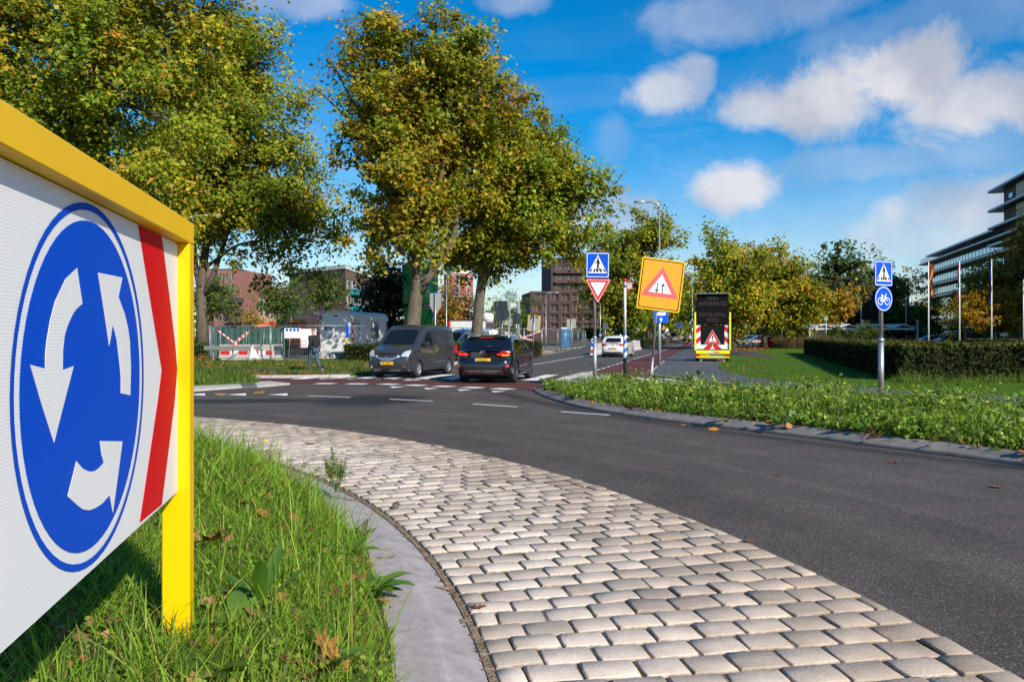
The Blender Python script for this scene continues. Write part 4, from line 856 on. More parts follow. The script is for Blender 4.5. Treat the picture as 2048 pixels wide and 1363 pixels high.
van.side('pressed_panel', [(.38, 1.19), (1.98, 1.19), (2.02, 1.55), (.52, 1.58)], M_vanpanel, off=.004)
for u0, u1, z0, z1 in ((2.14, 2.155, .34, 1.66), (3.28, 3.292, .62, 1.06), (1.0, 1.01, .62, 1.2), (.4, 2.14, .99, 1.0)): van.side('panel_gap', [(u0, z0), (u1, z0), (u1, z1), (u0, z1)], M_seam, off=.003)
van.side('door_handle', [(2.22, .92), (2.38, .92), (2.38, .97), (2.22, .97)], M_plast, off=.02); van.side('sill_trim', [(1.28, .26), (3.14, .26), (3.14, .33), (1.28, .33)], M_plast, off=.008)
van.mirror(3.22, 1.12, M_plast, .22)
for sd in (-1,):
    x_, y_, z_ = van.de(1.75, -(van.w(1.75, .52) + .012), .52); text('flank_lettering', 'slopen  cement  verhuur', .12, mat('faded_lettering', (.16, .17, .18), .5), van.t, frame_M((x_, y_, z_), (0, -1, 0), (0, 0, 1)), xs=.9)
for sd in (-1, 1): b = MB(); b.box((sd * .78, -2.17, .95), (.08, .10, .34), bev=.02); b.build('tail_lamp', M_tail, van.t)
# driver seen behind the windscreen edge
# --- black crossover seen from behind
ra2 = (np.array(G(1027, 764.6)[:2])); fa2 = np.array(G(1058, 755.4)[:2]); ax = fa2 - ra2; ax /= np.linalg.norm(ax)
lft = np.array((-ax[1], ax[0])); cen = ra2 + lft * .80 + ax * (4.395 / 2 - .86)
Car.rimm = mat('dark_rim', (.10, .10, .11), .35, .7)
suv = Car('black_crossover', 'black crossover car seen from behind at the crossing', 'car', (*cen, 0), math.atan2(-ax[0], ax[1]), 4.395, 1.83,
          [(0, .98), (.10, 1.03), (.20, 1.08), (.62, 1.38), (.78, 1.43), (1.2, 1.465), (1.9, 1.485), (2.5, 1.44), (3.3, 1.02), (3.4, .99), (4.1, .87), (4.3, .78), (4.395, .70)], .93, .24, [(.86, .335), (3.51, .335)], paint('black_paint', (.006, .0065, .009), .0, .12), tumble=.20, off_r=((.22, .12), (.36, .0), (.52, -.05), (.68, -.03), (.80, .05), (.98, .0)), off_f=((.2, .08), (.5, 0), (.7, .02)), bul=.20, crown=.05, rnd=.10)
Car.rimm = None
suv.end('rear_window', [(-.60, 1.10), (.60, 1.10), (.52, 1.34), (.3, 1.37), (-.3, 1.37), (-.52, 1.34)], M_carglass, off=.02)
b = MB(); b.box((0, -4.395 / 2 + .66, 1.43), (1.18, .26, .035), bev=.012); b.build('roof_spoiler', suv.pm, suv.t); b = MB(); b.box((0, -4.395 / 2 + .525, 1.425), (.46, .02, .022)); b.build('high_brake_lamp', M_tail, suv.t)
for sd in (-1, 1):
    suv.end('tail_lamp', [(sd * .42, .90), (sd * .74, .86), (sd * .86, .92), (sd * .84, 1.0), (sd * .60, 1.0)][::sd], M_tail, off=.02)
    suv.end('tail_light_strip', [(sd * .45, .895), (sd * .76, .872), (sd * .82, .94), (sd * .80, .94), (sd * .75, .892), (sd * .45, .913)][::sd], M_tailon, off=.03)
    suv.end('rear_reflector', [(sd * .70, .48), (sd * .80, .52), (sd * .82, .60), (sd * .74, .60)][::sd], M_tail, off=.018)
    suv.end('bumper_wing', [(sd * .58, .56), (sd * .66, .34), (sd * .80, .36), (sd * .74, .46)][::sd], mat('gloss_black_trim', (.01, .01, .011), .12, coat=1), off=.012)
    suv.end('exhaust_trim', [(sd * .43, .30), (sd * .66, .29), (sd * .60, .40), (sd * .43, .40)][::sd], M_chrome, off=.028); suv.end('exhaust_opening', [(sd * .46, .315), (sd * .61, .305), (sd * .57, .37), (sd * .46, .37)][::sd], M_under, off=.034)
    b = MB(); x0 = suv.w(1.9, 1.44) * sd * .93; b.tube([(x0 * .95, -4.395 / 2 + .78, 1.44), (x0, -4.395 / 2 + .95, 1.51), (x0, -4.395 / 2 + 1.7, 1.53), (x0, -4.395 / 2 + 2.35, 1.48)], .022, 8); b.build('roof_rail', M_rim, suv.t)
suv.end('indicator', [(.60, .865), (.82, .875), (.82, .895), (.60, .89)], M_amber, off=.034)
suv.end('skid_plate', [(-.62, .30), (.62, .30), (.56, .42), (-.56, .42)], mat('satin_silver', (.35, .35, .36), .35, .8), off=.02); suv.end('lower_bumper', [(-.66, .42), (.66, .42), (.62, .56), (-.62, .56)], M_plast, off=.01)
suv.end('plate_recess', [(-.50, .64), (.50, .64), (.56, .80), (-.56, .80)], mat('gloss_black_trim', (.01, .01, .011), .12), off=.006); suv.plate(.735, 'J-453-KS')
suv.end('emblem', [(-.09, .96), (.09, .96), (.07, 1.0), (-.07, 1.0)], M_chrome, off=.016)
x_, y_, z_ = suv.de(0, 0, .91); text('model_lettering', 'X C E E D', .06, M_chrome, suv.t, frame_M((0, y_ - .035, .905), (1, 0, 0), (0, 0, 1)))
suv.side('rear_side_window', [(.78, 1.06), (1.72, 1.02), (1.72, 1.36), (1.2, 1.37)], M_carglass, sub=3); suv.side('front_side_window', [(1.78, 1.02), (2.95, 1.0), (2.45, 1.33), (1.78, 1.36)], M_carglass, sub=3)
suv.side('wheel_arch_trim', [(.86 + .46 * math.cos(a), .335 + .46 * math.sin(a)) for a in np.linspace(0, math.pi, 15)] + [(.86 + .385 * math.cos(a), .335 + .385 * math.sin(a)) for a in np.linspace(math.pi, 0, 15)], M_plast, off=.012, sub=1)
suv.side('wheel_arch_trim', [(3.51 + .46 * math.cos(a), .335 + .46 * math.sin(a)) for a in np.linspace(0, math.pi, 15)] + [(3.51 + .385 * math.cos(a), .335 + .385 * math.sin(a)) for a in np.linspace(math.pi, 0, 15)], M_plast, off=.012, sub=1)
suv.side('sill_trim', [(1.34, .26), (3.04, .26), (3.04, .38), (1.34, .38)], M_plast, off=.01); suv.side('chrome_sill', [(1.36, .37), (3.02, .37), (3.02, .385), (1.36, .385)], M_chrome, off=.014)
for u0, u1, z0, z1 in ((1.745, 1.755, .4, 1.0), (2.98, 2.99, .45, .95)): suv.side('panel_gap', [(u0, z0), (u1, z0), (u1, z1), (u0, z1)], M_seam, off=.003)
for u0 in (1.55, 2.6): suv.side('door_handle', [(u0, .90), (u0 + .17, .90), (u0 + .17, .93), (u0, .93)], suv.pm, off=.025)
suv.mirror(2.92, 1.0, suv.pm, .2)
b = MB(); b.tube([(0, -2.17, .34), (0, -2.30, .33), (0, -2.33, .42)], .022, 8); b.lathe([(0, .025), (.02, .018), (.025, 0), (.02, -.018), (0, -.025)], (0, -2.33, .44), 10); b.build('tow_bar', M_plast, suv.t)
b = MB(); b.box((0, -1.45, 1.55), (.03, .10, .06), bev=.012); b.build('aerial_fin', suv.pm, suv.t)
b = MB(); b.tube([(.0, -2.03, 1.14), (.24, -1.99, 1.16)], .012, 6); b.build('rear_wiper', M_plast, suv.t)

# --- white hatchback, silver car, far vans
def hatch(label, loc, head, pm, plate, dark=False):
    c = Car('hatchback', label, 'car', loc, head, 4.07, 1.75, [(0, .95), (.12, 1.0), (.45, 1.32), (.6, 1.39), (1.3, 1.45), (2.0, 1.44), (2.4, 1.38), (3.1, .98), (3.8, .85), (4.0, .76), (4.07, .66)], .93, .2, [(.72, .31), (3.27, .31)], pm, tumble=.18, off_r=((.2, .08), (.4, -.02), (.6, -.03), (.75, .02), (.95, 0)), bul=.18, crown=.05)
    c.end('rear_window', [(-.55, 1.02), (.55, 1.02), (.48, 1.30), (-.48, 1.30)], M_carglass, off=.02)
    for sd in (-1, 1): c.end('tail_lamp', [(sd * .40, .84), (sd * .78, .74), (sd * .82, .92), (sd * .44, .90)][::sd], M_tail, off=.02)
    c.end('lower_bumper', [(-.72, .22), (.72, .22), (.62, .34), (-.62, .34)], M_plast, off=.012); c.plate(.60, plate); c.end('emblem', circ(.05, 14, 0, .86), M_chrome, off=.016)
    c.side('rear_side_window', [(.60, 1.02), (1.62, .98), (1.62, 1.33), (1.0, 1.33)], M_carglass, sub=3); c.side('front_side_window', [(1.68, .98), (2.85, .97), (2.35, 1.29), (1.68, 1.33)], M_carglass, sub=3); c.mirror(2.85, .98, pm, .2); return c
sa_ = -math.atan(S_DX)
x, y = G(1231, 714)[:2]; c = hatch('white hatchback driving away past the concrete barrier', (x + .45, y + 2.0, 0), sa_ - .06, paint('white_paint', (.72, .73, .74), 0, .2), 'GTV-85-T')
b = MB(); b.tube([(.35, -1.1, 1.47), (.35, -1.1, 1.56)], .06, 8); b.build('roof_sign_stub', M_swhite, c.t)
c.end('red_sticker', [(.20, .90), (.38, .90), (.32, .86), (.24, .86)], M_sred, off=.02); c.side('red_sticker', [(.5, .98), (.62, .98), (.72, 1.25), (.60, 1.22)], M_sred, off=.012)
hatch('silver hatchback with a glowing brake lamp farther down the street', ((1325 - CX) / FPX * 118, 120, 0), sa_, paint('silver_paint', (.32, .33, .36), .6, .3), 'K-219-FB')
def boxvan(label, loc, head, pm, L=5.4, W=2.0, H=2.45, rear=True):
    c = Car('panel_van', label, 'van', loc, head, L, W, [(0, H * .95), (.15, H * .99), (1.5, H), (L - 2.0, H * .99), (L - 1.7, H * .93), (L - .95, H * .52), (L - .3, H * .45), (L, H * .36)], H * .48, .28, [(1.1, .34), (L - .95, .34)], pm, tumble=.10, bul=.08, crown=.04)
    c.end('rear_window', [(-.72, H * .55), (.72, H * .55), (.66, H * .82), (-.66, H * .82)], M_carglass, off=.015)
    for sd in (-1, 1): c.end('tail_lamp', [(sd * .84, .8), (sd * .95, .8), (sd * .93, 1.2), (sd * .83, 1.2)][::sd], M_tail, off=.02)
    c.end('bumper', [(-.9, .3), (.9, .3), (.9, .5), (-.9, .5)], M_plast, off=.01); c.end('windscreen', [(-.72, H * .55), (.72, H * .55), (.64, H * .86), (-.64, H * .86)], M_carglass, True, off=.015)
    c.side('door_window', [(L - 2.1, H * .56), (L - 1.1, H * .54), (L - 1.6, H * .80), (L - 2.1, H * .82)], M_carglass); c.plate(.7, 'VN-14-LK'); return c
boxvan('silver delivery van far down the street', ((1355 - CX) / FPX * 168, 170, 0), sa_, paint('silver_van_paint', (.40, .41, .42), .5, .35))
boxvan('small white van ahead of the silver delivery van', ((1369.5 - CX) / FPX * 205, 205, 0), sa_, paint('white_paint', (.72, .73, .74)), H=2.3)
boxvan('yellow and white van parked behind the hedge', ((931 - CX) / FPX * 58, 60, 0), R(128), paint('white_paint', (.72, .73, .74)), L=4.8, W=1.85, H=1.95).end('yellow_rear', [(-.80, .55), (.80, .55), (.70, 1.75), (-.70, 1.75)], mat('van_yellow', (.78, .50, .01), .35), off=.008)
boxvan('dark grey van parked beside the office entrance', ((1905 - CX) / FPX * 108, 108, 0), R(88), paint('charcoal_paint', (.07, .075, .08), .3, .3), L=5.2, W=1.95, H=2.0)
for px, Y, hd_, col, lb in [(1518, 112, 80, (.62, .63, .66), 'white parked car under the trees, right end of the row'), (1497, 116, 82, (.03, .03, .035), 'dark parked car second from the trees'), (1484, 122, 80, (.2, .21, .23), 'grey parked car half behind the warning trailer'), (1857, 112, 95, (.05, .07, .10), 'dark blue car parked beside the flagpoles'), (1740, 108, 30, (.55, .56, .58), 'pale car parked under the zigzag canopies'), (1700, 108, 20, (.04, .045, .05), 'black car parked under the zigzag canopies')]:
    hatch(lb, ((px - CX) / FPX * Y, Y, 0), R(hd_), paint('paint_%d' % px, col, .3, .3), 'H-620-ZR')

# ------------------------------------------------------------------ warning trailer with text matrix
tx0, ty0 = (1425 - CX) / FPX * 43.8, 43.8
tr = thing('warning_trailer', 'yellow trailer with black text matrix and red striped warning board', 'trailer', (tx0, ty0, 0), R(-13.5))
M_ty = mat('signal_yellow', (.82, .78, .015), .35); M_led = mat('led_matrix', (.006, .006, .007), .6, bump=.4, bscale=180, spec=.08); M_amb = mat('dim_led_letters', (.045, .032, .032), .6)
k = 43.8 / FPX
def zt_(py): return HC + (HY - py) * k
b = MB(); b.box((0, 1.95, .58), (1.7, 3.4, .14), bev=.02); b.build('chassis', M_under, tr)
b = MB(); b.box((0, -.05, .565), (1.82, .16, .21), bev=.03); b.build('rear_beam', M_ty, tr); b = MB(); b.box((0, -.05, .285), (1.78, .12, .075), bev=.02); b.build('lower_beam', M_ty, tr)
b = MB(); b.box((0, .0, .40), (1.74, .06, .2)); b.build('lamp_panel', M_galv, tr)
for sd in (-1, 1):
    b = MB(); b.box((sd * .76, -.05, .39), (.22, .05, .13), bev=.01); b.build('tail_lamp', M_tail, tr)
    b = MB(); b.box((sd * .93, -.02, (zt_(624) + zt_(700)) / 2), (.09, .10, zt_(624) - zt_(700)), bev=.01); b.build('side_post', M_ty, tr)
    b = MB(); b.lathe([(.12, -.09), (.30, -.09), (.32, -.05), (.32, .05), (.30, .09), (.12, .09), (.0, .09)], (sd * .82, 1.2, .32), 20, axis='x'); b.build('wheel', M_tyre, tr)
    b = MB(); b.box((sd * .62, .08, .15), (.12, .10, .3)); b.build('support_leg', M_galv, tr)
b = MB(); b.box((-.40, -.075, .39), (.52, .012, .11), bev=.003); pl = b.build('number_plate', M_plate, tr); text('lettering', '24-WZ-XJ', .10, M_black, pl, frame_M((-.40, -.083, .39), (1, 0, 0), (0, 0, 1)), xs=.85)
b = MB(); b.box((.05, -.137, zt_(703.6)), (.62, .008, .075)); pl = b.build('name_strip', M_swhite, tr); b = MB(); b.box((.21, -.143, zt_(703.6)), (.29, .006, .07)); b.build('red_field', M_sred, pl); text('lettering', 'Groote', .07, M_sblue, pl, frame_M((-.1, -.143, zt_(703.6)), (1, 0, 0), (0, 0, 1))); text('lettering', 'Scheme', .06, M_swhite, pl, frame_M((.21, -.148, zt_(703.6)), (1, 0, 0), (0, 0, 1)))
b = MB(); zz0, zz1 = zt_(648.5), zt_(588); b.box((0, .02, (zz0 + zz1) / 2), (1.70, .16, zz1 - zz0), bev=.015); b.build('text_matrix', M_led, tr)
b = MB(); b.box((0, -.03, zz1 + .03), (1.86, .42, .035)); b.build('sun_hood', M_lamp, tr)
for body, py in (('MEER', 596.5), ('INFORMATIE:', 607.5), ('ZWOLLE.NL/', 629.5), ('WZN', 640.5)): text('led_text', body, .30, M_amb, tr, frame_M((0 if body != 'INFORMATIE:' else .02, -.064, zt_(py)), (1, 0, 0), (0, 0, 1)), xs=.86)
zb_, zt2 = zt_(697.5), zt_(649.5); b = MB(); b.box((0, .05, (zb_ + zt2) / 2), (1.78, .06, zt2 - zb_)); b.build('warning_board', M_black, tr)
Fw = Face(tr, (0, 0, 0)); Fw.M = Matrix.Rotation(R(90), 4, 'X'); Fw.M.translation = Vector((0, .018, (zb_ + zt2) / 2)); hh = (zt2 - zb_) / 2
for sd in (-1, 1):
    Fw.pl('white_panel', [(sd * .64, -hh + .24), (sd * .88, -hh + .24), (sd * .88, hh), (sd * .64, hh)], .0, .004, M_swhite)
    for q in (0, 1): z0 = hh - .14 - q * .56; Fw.pl('red_stripe', [(sd * .64, z0 + .10), (sd * .64, z0 - .18), (sd * .88, z0 - .36), (sd * .88, z0 - .08)] if True else [], .004, .007, M_sred)
Fw.pl('white_panel', [(-.88, -hh), (.88, -hh), (.88, -hh + .235), (-.88, -hh + .235)], .0, .004, M_swhite)
for sd in (-1, 1): Fw.pl('red_stripe', [(sd * .02, -hh + .235), (sd * .26, -hh + .235), (sd * .50, -hh), (sd * .16, -hh), (sd * .02, -hh + .10)], .004, .007, M_sred)
Fw.pl('warning_triangle', rpoly([(-.43, -.37), (.43, -.37), (0, .40)], .02), .0, .006, M_swhite); Fw.pl('red_triangle', rpoly([(-.405, -.355), (.405, -.355), (0, .37)], .015), .006, .009, M_sred); Fw.pl('white_triangle', [(-.23, -.26), (.23, -.26), (0, .17)], .009, .012, M_swhite)
Fw.pl('exclamation_mark', [(-.028, -.12), (.028, -.12), (.038, .05), (0, .09), (-.038, .05)], .012, .014, M_black); Fw.pl('exclamation_dot', circ(.035, 12, 0, -.19), .012, .014, M_black)

# ------------------------------------------------------------------ people
def skin_mesh(name, joints, edges, m, parent, sub=2, flat=1.0):
    me = bpy.data.meshes.new(name); me.from_pydata([j[0] for j in joints], edges, []); me.materials.append(m); o = link_mesh(name, me, parent)
    bm = bmesh.new(); bm.from_mesh(me); ly = bm.verts.layers.skin.verify()
    for i, v in enumerate(bm.verts):
        r = joints[i][1]; v[ly].radius = r if isinstance(r, tuple) else (r, r); v[ly].use_root = (i == 0)
    bm.to_mesh(me); bm.free(); o.modifiers.new('skin', 'SKIN').use_smooth_shade = True; s_ = o.modifiers.new('sub', 'SUBSURF'); s_.levels = sub; s_.render_levels = sub; return o
def ellipsoid(b, c, r, n=14, m=9, top=1.0, bot=-1.0):
    b.lathe([(math.sqrt(max(0, 1 - t * t)), t) for t in np.linspace(bot, top, m)], (0, 0, 0), n); k = n * m
    b.v[-k:] = [(c[0] + x * r[0], c[1] + y * r[1], c[2] + z * r[2]) for x, y, z in b.v[-k:]]; return b
M_hood = mat('black_hoodie', (.012, .012, .014), .9, var=.3, vscale=9); M_jean = mat('blue_jeans', (.045, .08, .125), .85, var=.35, vscale=7); M_hair = mat('grey_hair', (.16, .12, .10), .9); M_shoe = mat('dark_shoe', (.03, .03, .035), .7)
px0, py0, _ = G(628, 742)
man = thing('person', 'person in black hoodie and blue jeans walking along the path', 'person', (px0, py0, 0), R(20), )
# walking to the left, seen from behind; local +x is the way he walks (rotated below)
man.rotation_euler[2] = R(148)
K = 1.0
hip = (0, 0, .92)
legF = [((.02, .09, .90), .115), ((.16, .09, .50), .09), ((.27, .09, .12), .07)]
legB = [((-.02, -.09, .90), .115), ((-.08, -.09, .49), .09), ((-.29, -.09, .15), .07)]
skin_mesh('body', [((0, 0, .95), .12), ((.01, 0, 1.2), .13), ((.0, 0, 1.42), .12), ((.02, 0, 1.52), .055), ((.04, 0, 1.60), .075), ((.05, 0, 1.70), .085), ((.05, 0, 1.75), .05)] + [(p, r * .7) for p, r in legF] + [(p, r * .7) for p, r in legB] + [((0, .2, 1.40), .05), ((-.06, .27, 1.12), .04), ((.06, .25, .92), .03), ((0, -.2, 1.40), .05), ((.02, -.27, 1.12), .04), ((.16, -.24, .94), .03)],
          [(0, 1), (1, 2), (2, 3), (3, 4), (4, 5), (5, 6), (0, 7), (7, 8), (8, 9), (0, 10), (10, 11), (11, 12), (2, 13), (13, 14), (14, 15), (2, 16), (16, 17), (17, 18)], M_skin, man)
skin_mesh('hoodie', [((0, 0, .90), (.20, .15)), ((.0, 0, 1.12), (.205, .155)), ((0, 0, 1.36), (.20, .14)), ((.0, 0, 1.49), (.11, .09)), ((-.03, 0, 1.53), (.09, .085)), ((0, .19, 1.42), .085), ((-.08, .29, 1.14), .075), ((.05, .27, .94), .055), ((0, -.19, 1.42), .085), ((.0, -.29, 1.14), .075), ((.14, -.26, .95), .055)], [(0, 1), (1, 2), (2, 3), (3, 4), (2, 5), (5, 6), (6, 7), (2, 8), (8, 9), (9, 10)], M_hood, man)
skin_mesh('jeans', [((0, 0, .92), (.17, .13))] + legF + legB, [(0, 1), (1, 2), (2, 3), (0, 4), (4, 5), (5, 6)], M_jean, man)
b = MB(); ellipsoid(b, (.035, 0, 1.715), (.098, .082, .075), top=1, bot=-.2); b.build('hair', M_hair, man)
b = MB()
for sy in (-1, 1): ellipsoid(b, (.045, sy * .083, 1.655), (.018, .012, .03), 8, 5)
ellipsoid(b, (.145, 0, 1.64), (.02, .014, .022), 8, 5); b.build('ears_and_nose', M_skin, man)
for (x, y, z, a) in ((.33, .09, .06, -.2), (-.27, -.09, .07, .45)):
    b = MB(); Mr = Matrix.Rotation(a, 3, 'Y'); b.box((x, y, z), (.29, .105, .085), M=Mr, bev=.035); sh = b.build('shoe', M_shoe, man); b = MB(); b.box((x - .04 * math.sin(a), y, z - .042), (.29, .11, .022), M=Mr, bev=.008); b.build('sole', M_swhite, sh)
def cyclist(x, y, head, top, lb, cap, low='#20232a'):
    t = thing('cyclist', lb, 'person', (x, y, 0), head); mt = mat('jacket_' + cap[1:], cap, .85); ml = mat('trousers_' + low[1:], low, .85)
    skin_mesh('body', [((0, -.18, .98), .13), ((0, -.10, 1.25), .14), ((0, 0, 1.45), .12), ((0, .04, 1.55), .06), ((0, .07, 1.66), .09), ((0, .07, 1.72), .07), ((.10, -.1, .92), .10), ((.11, .22, .80), .075), ((.10, .05, .45), .06), ((-.10, -.1, .92), .10), ((-.11, .20, .62), .075), ((-.10, .0, .28), .06), ((.2, .02, 1.42), .07), ((.26, .18, 1.2), .055), ((.22, .38, 1.1), .04), ((-.2, .02, 1.42), .07), ((-.26, .18, 1.2), .055), ((-.22, .38, 1.1), .04)], [(0, 1), (1, 2), (2, 3), (3, 4), (4, 5), (0, 6), (6, 7), (7, 8), (0, 9), (9, 10), (10, 11), (2, 12), (12, 13), (13, 14), (2, 15), (15, 16), (16, 17)], M_skin, t, 1)
    skin_mesh('jacket', [((0, -.16, 1.0), (.20, .16)), ((0, -.10, 1.25), (.21, .17)), ((0, 0, 1.46), .14), ((.2, .02, 1.42), .085), ((.27, .18, 1.2), .07), ((.22, .36, 1.1), .05), ((-.2, .02, 1.42), .085), ((-.27, .18, 1.2), .07), ((-.22, .36, 1.1), .05)], [(0, 1), (1, 2), (2, 3), (3, 4), (4, 5), (2, 6), (6, 7), (7, 8)], mt, t, 1)
    skin_mesh('trousers', [((0, -.18, .98), .15), ((.10, -.1, .92), .11), ((.11, .22, .80), .085), ((.10, .05, .42), .06), ((-.10, -.1, .92), .11), ((-.11, .20, .62), .085), ((-.10, .0, .25), .06)], [(0, 1), (1, 2), (2, 3), (0, 4), (4, 5), (5, 6)], ml, t, 1)
    b = MB(); ellipsoid(b, (0, .06, 1.73), (.10, .11, .08), top=1, bot=-.2); b.build('cap', mat('cap_' + top[1:], top, .8), t)
    k = thing('bicycle', 'black city bicycle ridden by the ' + lb.split(' riding')[0], 'bicycle', (x, y, 0), head)
    for yy in (-.53, .55):
        b = MB(); n = 24; pts = [(0, yy + .34 * math.cos(2 * math.pi * i / n), .34 + .34 * math.sin(2 * math.pi * i / n)) for i in range(n + 1)]; b.tube(pts, .02, 6, cap=False); b.build('tyre', M_tyre, k)
    b = MB(); b.tube([(0, -.53, .34), (0, -.05, .30), (0, .42, .85), (0, -.18, .62), (0, -.05, .30)], .018, 6); b.tube([(0, .55, .34), (0, .42, .85), (0, .38, 1.05)], .018, 6); b.tube([(0, -.05, .30), (0, -.2, .92)], .016, 6); b.build('frame', M_plast, k)
    b = MB(); b.tube([(-.3, .32, 1.07), (0, .40, 1.05), (.3, .32, 1.07)], .016, 6); b.build('handlebar', M_plast, k); b = MB(); b.box((0, -.22, .94), (.16, .26, .06), bev=.025); b.build('saddle', M_plast, k); b = MB(); b.box((0, -.62, .62), (.05, .02, .04)); b.build('rear_light', M_tailon, k)
cyclist(*[(1380 - CX) / FPX * 104, 104], -math.atan(S_DX), '#2f6fb0', 'cyclist in pale jacket and blue cap riding away on the red lane', '#c9ccc9')
cyclist(*[(1373 - CX) / FPX * 120, 120], -math.atan(S_DX), '#15161a', 'cyclist in dark clothes riding ahead on the red lane', '#17181c')

# ------------------------------------------------------------------ buildings
def brick_mat(name, c1, c2, mortar, sc_=1.0):
    m = bpy.data.materials.new(name); m.use_nodes = True; nt = m.node_tree; N = nt.nodes; L = nt.links; b = N['Principled BSDF']; b.inputs['Roughness'].default_value = .85
    tc = N.new('ShaderNodeTexCoord'); br = N.new('ShaderNodeTexBrick'); br.inputs['Scale'].default_value = 1; br.inputs['Brick Width'].default_value = .22 * sc_; br.inputs['Row Height'].default_value = .065 * sc_; br.inputs['Mortar Size'].default_value = .008
    br.inputs['Color1'].default_value = (*c1, 1); br.inputs['Color2'].default_value = (*c2, 1); br.inputs['Mortar'].default_value = (*mortar, 1); L.new(tc.outputs['UV'], br.inputs['Vector'])
    n = N.new('ShaderNodeTexNoise'); n.inputs['Scale'].default_value = .5; n.inputs['Detail'].default_value = 8; n.inputs['Roughness'].default_value = .7; L.new(tc.outputs['UV'], n.inputs['Vector'])
    mr = N.new('ShaderNodeMapRange'); L.new(n.outputs['Fac'], mr.inputs[0]); mr.inputs[3].default_value = .6; mr.inputs[4].default_value = 1.4
    mx = N.new('ShaderNodeMix'); mx.data_type = 'RGBA'; mx.blend_type = 'MULTIPLY'; mx.inputs[0].default_value = 1; L.new(br.outputs[0], mx.inputs[6]); L.new(mr.outputs[0], mx.inputs[7]); L.new(mx.outputs[2], b.inputs['Base Color']); return m
M_win = glass('window_glass', (.03, .045, .06), .04, .9); M_curt = mat('net_curtain', (.45, .46, .46), .8)
def facade(parent, A, B, z0, z1, wins, wall, frame, depth=.18, glass_m=None, sill=False, mull=True, world_par=True):
    """wall from A to B (seen from the camera side, A left); wins = (u0, u1, w0, w1) openings; each window is a part with panes"""
    A = np.array(A, float); B = np.array(B, float); Lw = np.linalg.norm(B - A); t = (B - A) / Lw; n = np.array((t[1], -t[0]))        # outward normal
    def pt(u, z, d=0.0): q = A + t * u + n * d; return (q[0], q[1], z)
    us = sorted({0, Lw, *[w[0] for w in wins], *[w[1] for w in wins]}); zs = sorted({z0, z1, *[w[2] for w in wins], *[w[3] for w in wins]})
    b = MB(); uvs = []
    for i in range(len(us) - 1):
        for j in range(len(zs) - 1):
            cu, cz = (us[i] + us[i + 1]) / 2, (zs[j] + zs[j + 1]) / 2
            if any(w[0] < cu < w[1] and w[2] < cz < w[3] for w in wins): continue
            b.face([pt(us[i], zs[j]), pt(us[i + 1], zs[j]), pt(us[i + 1], zs[j + 1]), pt(us[i], zs[j + 1])]); uvs += [(us[i], zs[j]), (us[i + 1], zs[j]), (us[i + 1], zs[j + 1]), (us[i], zs[j + 1])]
    for w in wins:
        for (ua, za), (ub, zb_) in (((w[0], w[2]), (w[1], w[2])), ((w[1], w[2]), (w[1], w[3])), ((w[1], w[3]), (w[0], w[3])), ((w[0], w[3]), (w[0], w[2]))):
            b.face([pt(ua, za), pt(ub, zb_), pt(ub, zb_, -depth), pt(ua, za, -depth)]); uvs += [(ua, za), (ub, zb_), (ub + .1, zb_ + .1), (ua + .1, za + .1)]
    # uv per loop, order preserved
    me = bpy.data.meshes.new('wall'); l = parent.location; me.from_pydata([(x - l.x, y - l.y, z - l.z) for x, y, z in b.v], [], b.f); me.materials.append(wall); uvl = me.uv_layers.new(name='UVMap')
    uvl.data.foreach_set('uv', np.array(uvs, dtype=np.float32).ravel()); me.validate(); me.update(); link_mesh('wall', me, parent)
    for w in wins:
        fb = MB(); fw_ = .09; u0, u1, w0, w1 = w[:4]; d = -depth + .05
        def bar(ua, ub, za, zb_):
            q = [pt(ua, za, d), pt(ub, za, d), pt(ub, zb_, d), pt(ua, zb_, d)]; q2 = [pt(ua, za, -depth - .02), pt(ub, za, -depth - .02), pt(ub, zb_, -depth - .02), pt(ua, zb_, -depth - .02)]
            fb.add(q + q2, [(0, 1, 2, 3), (4, 7, 6, 5), (0, 4, 5, 1), (1, 5, 6, 2), (2, 6, 7, 3), (3, 7, 4, 0)])
        bar(u0, u1, w0, w0 + fw_); bar(u0, u1, w1 - fw_, w1); bar(u0, u0 + fw_, w0 + fw_, w1 - fw_); bar(u1 - fw_, u1, w0 + fw_, w1 - fw_)
        if mull and u1 - u0 > 1.3: bar((u0 + u1) / 2 - .04, (u0 + u1) / 2 + .04, w0 + fw_, w1 - fw_)
        if mull and len(w) > 4: bar(u0 + fw_, u1 - fw_, w[4] - .04, w[4] + .04)
        wo = fb.build('window', frame, parent, world=True)
        pb = MB(); pb.face([pt(u0, w0, -depth), pt(u1, w0, -depth), pt(u1, w1, -depth), pt(u0, w1, -depth)]); pn = pb.build('pane', glass_m or M_win, wo, world=False); pn.data.transform(Matrix.Translation(-parent.location))
        if sill: sb = MB(); sb.add([pt(u0 - .05, w0 - .06, .06), pt(u1 + .05, w0 - .06, .06), pt(u1 + .05, w0 - .002, .06), pt(u0 - .05, w0 - .002, .06), pt(u0 - .05, w0 - .06, -.02), pt(u1 + .05, w0 - .06, -.02), pt(u1 + .05, w0 - .002, -.02), pt(u0 - .05, w0 - .002, -.02)], [(0, 1, 2, 3), (3, 2, 6, 7), (0, 4, 5, 1), (4, 7, 6, 5)]); so = sb.build('sill', M_conc2, wo); so.data.transform(Matrix.Translation(-parent.location))
    return pt
def slab(parent, pts, z0, z1, m, name='roof'): b = MB(); b.prism(pts, z0, z1, lambda u, v, d: (u, v, d)); return b.build(name, m, parent, world=True)
def XY(px, Y): return np.array(((px - CX) / FPX * Y, Y))
def ZZ(py, Y): return HC + (HY - py) * Y / FPX
